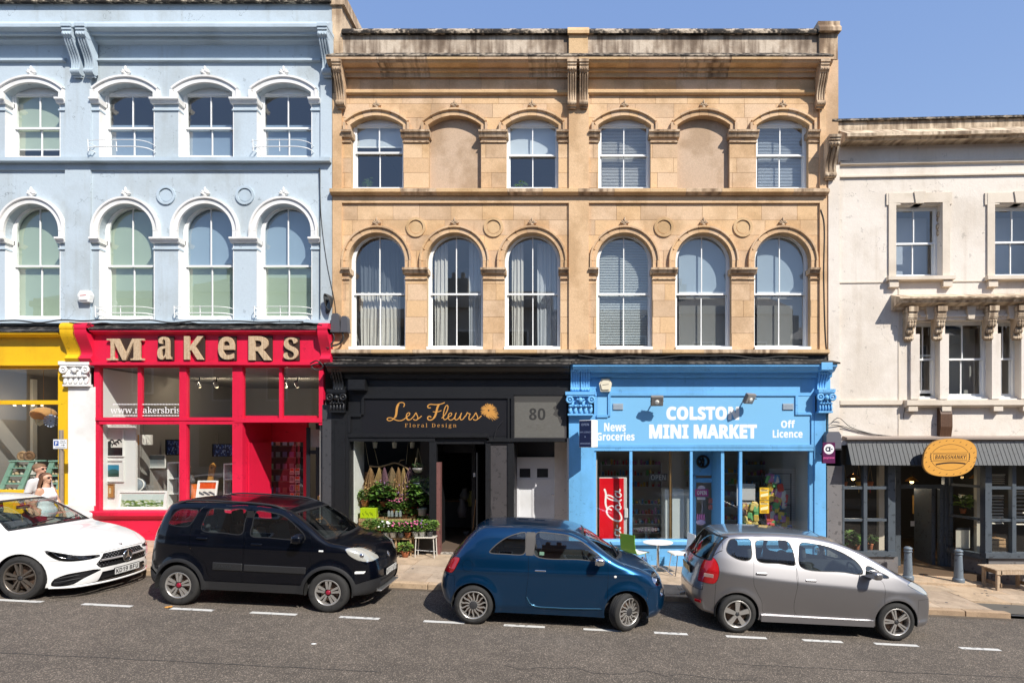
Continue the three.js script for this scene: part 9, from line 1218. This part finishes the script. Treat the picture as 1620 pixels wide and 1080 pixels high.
// ---------- two people walking past the yellow shop
function capsules(list, k) { return (x, y, z) => { let s = 1e9; for (const [a, b, ra, rb] of list) { const ex = b[0] - a[0], ey = b[1] - a[1], ez = b[2] - a[2], wx = x - a[0], wy = y - a[1], wz = z - a[2], t = clamp((wx * ex + wy * ey + wz * ez) / (ex * ex + ey * ey + ez * ez + 1e-9)), d = Math.hypot(wx - ex * t, wy - ey * t, wz - ez * t) - (ra + (rb - ra) * t), h = Math.max(k - Math.abs(s - d), 0) / k; s = Math.min(s, d) - h * h * k * 0.25; } return s; }; }
const surf = (list, k, cell, lo, hi) => { const f = capsules(list, k); return nets(f, f, lo, hi, cell, cell * 0.4); };
function person(label, at, yaw, h, o) {                      // walking along +x of its own axes; y up; z to its right
  const g = localThing('person', label, 'person', at, yaw), s = h / 1.75, P = (x, y, z) => [x * s, y * s, z * s], B = (a, b, r0, r1) => [P(...a), P(...b), r0 * s, r1 * s], w = o.shoulder ?? 0.185, f = o.female ? 0.9 : 1;
  const hip = [0, 0.93, 0], chest = [0.0, 1.27, 0], neck = [0.0, 1.47, 0], sh = (q) => [0.0, 1.405, q * w], el = (q) => [-0.07 * q, 1.12, q * (w + 0.05)], wr = (q) => [0.09 - 0.10 * q, 0.90, q * (w + 0.05)];
  const kn = (q) => [0.17 * q + 0.03, 0.50, q * 0.09], an = (q) => [q > 0 ? 0.26 : -0.32, q > 0 ? 0.09 : 0.16, q * 0.085], toe = (q) => [q > 0 ? 0.43 : -0.18, q > 0 ? 0.055 : 0.05, q * 0.1];
  const torso = [B([0, 0.95, -0.07], [0, 0.95, 0.07], 0.125 * (o.female ? 1.05 : 1), 0.125 * (o.female ? 1.05 : 1)), B(hip, [0, 1.12, 0], 0.12, 0.105 * f), B([0, 1.12, -0.04], [0, 1.12, 0.04], 0.10 * f, 0.10 * f), B([0.01, 1.28, -0.075], [0.01, 1.28, 0.075], 0.108 * f, 0.108 * f), B([0, 1.37, -w + 0.05], [0, 1.37, w - 0.05], 0.072 * f, 0.072 * f), B(chest, neck, 0.09, 0.055 * f)];
  if (o.female) torso.push(B([0.085, 1.27, -0.07], [0.085, 1.27, 0.07], 0.055, 0.055));
  const arms = [-1, 1].flatMap((q) => [B(sh(q), el(q), 0.052 * f, 0.041 * f), B(el(q), wr(q), 0.039 * f, 0.028 * f)]), legs = [-1, 1].flatMap((q) => [B([0, 0.90, q * 0.09], kn(q), 0.088, 0.058), B(kn(q), an(q), 0.058, 0.038), B(an(q), toe(q), 0.042, 0.03)]);
  const all = [...torso, ...arms, ...legs, B(neck, [0.015, 1.56, 0], 0.053 * f, 0.05 * f)], lo = [-0.62, 0.0, -0.42].map((v) => v * s), hi = [0.62, 1.62, 0.42].map((v) => v * s);
  const bodyTri = surf(all, 0.05 * s, 0.013, lo, hi);
  const hy = 1.645, hc = [B([0.0, hy + 0.02, -0.012], [0.0, hy + 0.02, 0.012], 0.082, 0.082), B([-0.03, hy + 0.03, 0], [0.02, hy + 0.03, 0], 0.083, 0.076), B([0.04, hy - 0.05, 0], [0.052, hy - 0.075, 0], 0.052, 0.034), B([0.0, hy - 0.10, 0], [0.01, hy - 0.04, 0], 0.05, 0.06), B([0.085, hy + 0.012, 0], [0.106, hy - 0.022, 0], 0.010, 0.014), B([0.076, hy - 0.052, -0.018], [0.076, hy - 0.052, 0.018], 0.011, 0.011), B([0.07, hy + 0.032, -0.035], [0.07, hy + 0.032, 0.035], 0.018, 0.018), ...[-1, 1].map((q) => B([-0.01, hy + 0.012, q * 0.08], [-0.018, hy - 0.025, q * 0.078], 0.014, 0.010))];
  const headTri = surf(hc, 0.018 * s, 0.006, [-0.16, 1.45, -0.14].map((v) => v * s), [0.16, 1.80, 0.14].map((v) => v * s));
  const hand = (q) => { const W = wr(q), v = [[0, 0], [-1, 0.004], [-2, -0.001], [-3, -0.012]], L = [B(W, [W[0] + 0.012, W[1] - 0.09, W[2]], 0.026, 0.030)]; for (const [i, e] of [[-0.03, 0.068], [-0.01, 0.078], [0.011, 0.073], [0.03, 0.058]]) { const a = [W[0] + 0.012 - i, W[1] - 0.10, W[2]], m = [a[0] + 0.006, a[1] - e * 0.5, a[2] - q * 0.006], t = [m[0] + 0.003, m[1] - e * 0.45, m[2] - q * 0.022]; L.push(B(a, m, 0.0095, 0.009), B(m, t, 0.009, 0.0075)); } L.push(B([W[0] + 0.03, W[1] - 0.035, W[2] - q * 0.008], [W[0] + 0.055, W[1] - 0.075, W[2] - q * 0.018], 0.0125, 0.010), B([W[0] + 0.055, W[1] - 0.075, W[2] - q * 0.018], [W[0] + 0.052, W[1] - 0.105, W[2] - q * 0.022], 0.010, 0.008)); void v; return surf(L, 0.007, 0.0045, [W[0] - 0.07, W[1] - 0.22, W[2] - 0.06].map((x) => x * s), [W[0] + 0.09, W[1] + 0.03, W[2] + 0.06].map((x) => x * s)); };
  const top = o.top(s), low = o.low(s);
  part(g, 'body', [geo(bodyTri), geo(headTri), geo(hand(-1)), geo(hand(1))], o.skin);
  const grow = (tris, keep, d) => geo(split(tris, keep)[0], d * s);
  part(g, o.topName, grow(bodyTri, top, o.female ? 0.008 : 0.014), o.topMat); part(g, o.lowName, grow(bodyTri, low, 0.012), o.lowMat);
  for (const q of [-1, 1]) part(g, 'shoe', geo(split(surf([B(an(q), toe(q), 0.05, 0.038), B([an(q)[0] - 0.03, an(q)[1] - 0.04, an(q)[2]], toe(q), 0.04, 0.034)], 0.03, 0.014, [an(q)[0] - 0.14, -0.02, an(q)[2] - 0.1].map((v) => v * s), [toe(q)[0] + 0.12, 0.3, toe(q)[2] + 0.1].map((v) => v * s)), (v) => v[1] - (an(q)[1] + 0.02) * s)[0]), o.shoeMat);
  part(g, 'hair', o.hair(headTri, s, hy), o.hairMat);
  part(g, 'sunglasses', [-1, 1].flatMap((q) => [place(ball(0, 0, 0, 0.024, 0.35, 0.85, 1.15, 12), 0.087 * s, (hy + 0.018) * s, q * 0.033 * s, -q * 0.25), bar([0.08 * s, (hy + 0.022) * s, q * 0.058 * s], [-0.01 * s, (hy + 0.025) * s, q * 0.086 * s], 0.0035)]).concat([bar([0.1 * s, (hy + 0.022) * s, -0.012 * s], [0.1 * s, (hy + 0.022) * s, 0.012 * s], 0.003)]), std(C(0.012, 0.01, 0.009), 0.12));
  part(g, 'lips', ball(0.084 * s, (hy - 0.052) * s, 0, 0.012, 0.6, 0.5, 1.7, 10), std(C(0.4, 0.14, 0.11), 0.5));
  return g;
}
{
  const skinW = std(C(0.52, 0.30, 0.20), 0.55), skinM = std(C(0.50, 0.28, 0.19), 0.55);
  const cap = (head, s, hy, f, d) => geo(split(head, (v) => f((v[0]) / s, v[1] / s - hy, v[2] / s))[0], d * s);
  const xm = X(62, 11.15), xw = X(72, 10.8);
  person('man in a pale grey T-shirt and sunglasses walking behind the woman', [xm, pave(xm), -11.15], 0.12, 1.74, { skin: skinM, topName: 'shirt', lowName: 'shorts', topMat: std(C(0.55, 0.54, 0.53), 0.9), lowMat: std(C(0.08, 0.09, 0.12), 0.9), shoeMat: M.white, hairMat: std(C(0.16, 0.09, 0.045), 0.7),
    top: (s) => (v) => Math.max(0.93 * s - v[1], v[1] - 1.475 * s, Math.abs(v[2]) > 0.16 * s ? 1.20 * s - v[1] : -1), low: (s) => (v) => Math.max(0.55 * s - v[1], v[1] - 0.98 * s, Math.abs(v[2]) - 0.19 * s),
    hair: (head, s, hy) => [cap(head, s, hy, (x, y, z) => Math.max(-(y - 0.035 - 0.5 * Math.max(0, x - 0.02)), -0.2), 0.013), cap(head, s, hy, (x, y, z) => Math.max(x + 0.015, -(y + 0.045)), 0.009)] });
  person('woman with long brown hair, sunglasses and a white sleeveless dress', [xw, pave(xw), -10.8], 0.05, 1.60, { female: true, shoulder: 0.165, skin: skinW, topName: 'dress_top', lowName: 'dress_skirt', topMat: std(C(0.76, 0.76, 0.77), 0.85), lowMat: std(C(0.66, 0.72, 0.76), 0.85), shoeMat: std(C(0.3, 0.18, 0.1), 0.7), hairMat: std(C(0.13, 0.06, 0.03), 0.5),
    top: (s) => (v) => Math.max(0.97 * s - v[1], v[1] - 1.45 * s, Math.abs(v[2]) - 0.125 * s - 0.05 * ss(1.36 * s, 1.28 * s, v[1]) * s), low: (s) => (v) => Math.max(0.52 * s - v[1], v[1] - 0.985 * s, Math.abs(v[2]) - 0.185 * s),
    hair: (head, s, hy) => { const r = rng(17), q = [cap(head, s, hy, (x, y, z) => -(y - 0.045 - 0.6 * Math.max(0, x)), 0.014), cap(head, s, hy, (x, y, z) => Math.max(x + 0.008, -(y + 0.085)), 0.014)]; for (let i = 0; i < 70; i++) { const a = -1.9 + 3.8 * r() + Math.PI, x0 = 0.088 * Math.cos(a), z0 = 0.088 * Math.sin(a), L = 0.30 + 0.16 * r(); if (x0 > 0.03) continue; q.push(tube([[x0 * s, (hy + 0.05) * s, z0 * s], [(x0 * 1.12 - 0.012) * s, (hy - 0.06) * s, z0 * 1.15 * s], [(x0 - 0.05 + 0.02 * r()) * s, (hy - 0.2) * s, (z0 * 1.25) * s], [(x0 - 0.06 + 0.05 * r()) * s, (hy - L) * s, (z0 * 1.1 + 0.03 * (r() - 0.5)) * s]], 0.011 * s, 10, 5)); } return q; } });
}

// ---------- the other side of the street, behind the camera: seen only as reflections
{
  const z0 = 5.2, side2 = new THREE.Mesh(uvm(prep(slopeSheet(-60, 60, 3.2, 5.3, 0.1))), std(C(0.36, 0.3, 0.24), 0.9, { map: T.flag })); side2.name = 'pavement_001'; structure(side2); side2.receiveShadow = true; scene.add(side2);
  const row = [[-30, -21, 9.6, [0.34, 0.2, 0.14], 'brick red'], [-21, -14.2, 10.8, [0.55, 0.5, 0.42], 'cream'], [-14.2, -7.6, 9.2, [0.42, 0.3, 0.2], 'tan'], [-7.6, -1, 10.6, [0.5, 0.46, 0.4], 'pale stone'], [-1, 5.6, 9.8, [0.32, 0.19, 0.13], 'dark brick'], [5.6, 12.4, 10.9, [0.55, 0.52, 0.48], 'white'], [12.4, 20, 9.4, [0.4, 0.33, 0.25], 'brown stone'], [20, 30, 10.2, [0.36, 0.22, 0.15], 'russet brick']];
  const dark = std(C(0.02, 0.022, 0.025), 0.1);
  for (const [a, b, h, c, word] of row) {
    const gy = road((a + b) / 2), m = std(C(...c), 0.9, { map: T.paint }), H = thing('terraced_house', `${word} terraced house across the street with four sash windows and a shopfront`, 'house', [(a + b) / 2, gy, z0]);
    part(H, 'wall', box(a, b, gy - 1, gy + h, z0, z0 + 0.3), m); part(H, 'cornice', box(a, b, gy + h - 0.5, gy + h - 0.2, z0 - 0.25, z0 - 0.003), m);
    part(H, 'roof', prof([[0, gy + h], [3.5, gy + h + 1.4], [7, gy + h], [7, gy], [6.8, gy], [6.8, gy + h - 0.2]], a, b, z0 + 0.1), slate);
    part(H, 'chimney', [box(a + 0.3, a + 1.5, gy + h, gy + h + 1.9, z0 + 2.5, z0 + 3.2), cyl(a + 0.6, gy + h + 1.9, gy + h + 2.3, z0 + 2.85, 0.13, 10), cyl(a + 1.15, gy + h + 1.9, gy + h + 2.3, z0 + 2.85, 0.13, 10)], m);
    for (const y of [4.2, 7.0]) for (const k of [0.28, 0.72]) { const x = a + (b - a) * k, w = part(H, 'window', box(x - 0.6, x + 0.6, gy + y, gy + y + 1.9, z0 - 0.04, z0 + 0.05), M.whiteWood); part(w, 'pane', box(x - 0.5, x + 0.5, gy + y + 0.1, gy + y + 1.8, z0 - 0.05, z0 - 0.042), dark); }
    part(H, 'shopfront', [box(a + 0.3, b - 0.3, gy + 2.9, gy + 3.5, z0 - 0.15, z0 - 0.002)], std(C(c[2], c[0] * 0.5, c[1]), 0.5)); part(H, 'shop_window', box(a + 0.6, b - 0.6, gy + 0.6, gy + 2.8, z0 - 0.03, z0 - 0.002), dark);
  }
}

// things of one kind that have no group yet share one
{ const by = {}, word = { house: 'terraced houses of the street', cable: 'cables and wires on the house fronts', picture: 'framed pictures in the art shop', plant: 'potted plants in and before the shop windows', blind: 'blinds behind the upper windows', curtain: 'curtains behind the upper windows', railing: 'window guards on the blue houses', person: 'people walking on the pavement', pottery: 'small pots on the green ladder shelves', lamp: 'small lamps inside the shops' };
  for (const o of scene.children) if (o.userData.category) (by[o.userData.category] ??= []).push(o);
  for (const [c, list] of Object.entries(by)) if (list.length > 1) for (const o of list) o.userData.group ??= word[c] ?? `${c} items on the shop fronts`; }

renderer.render(scene, camera);
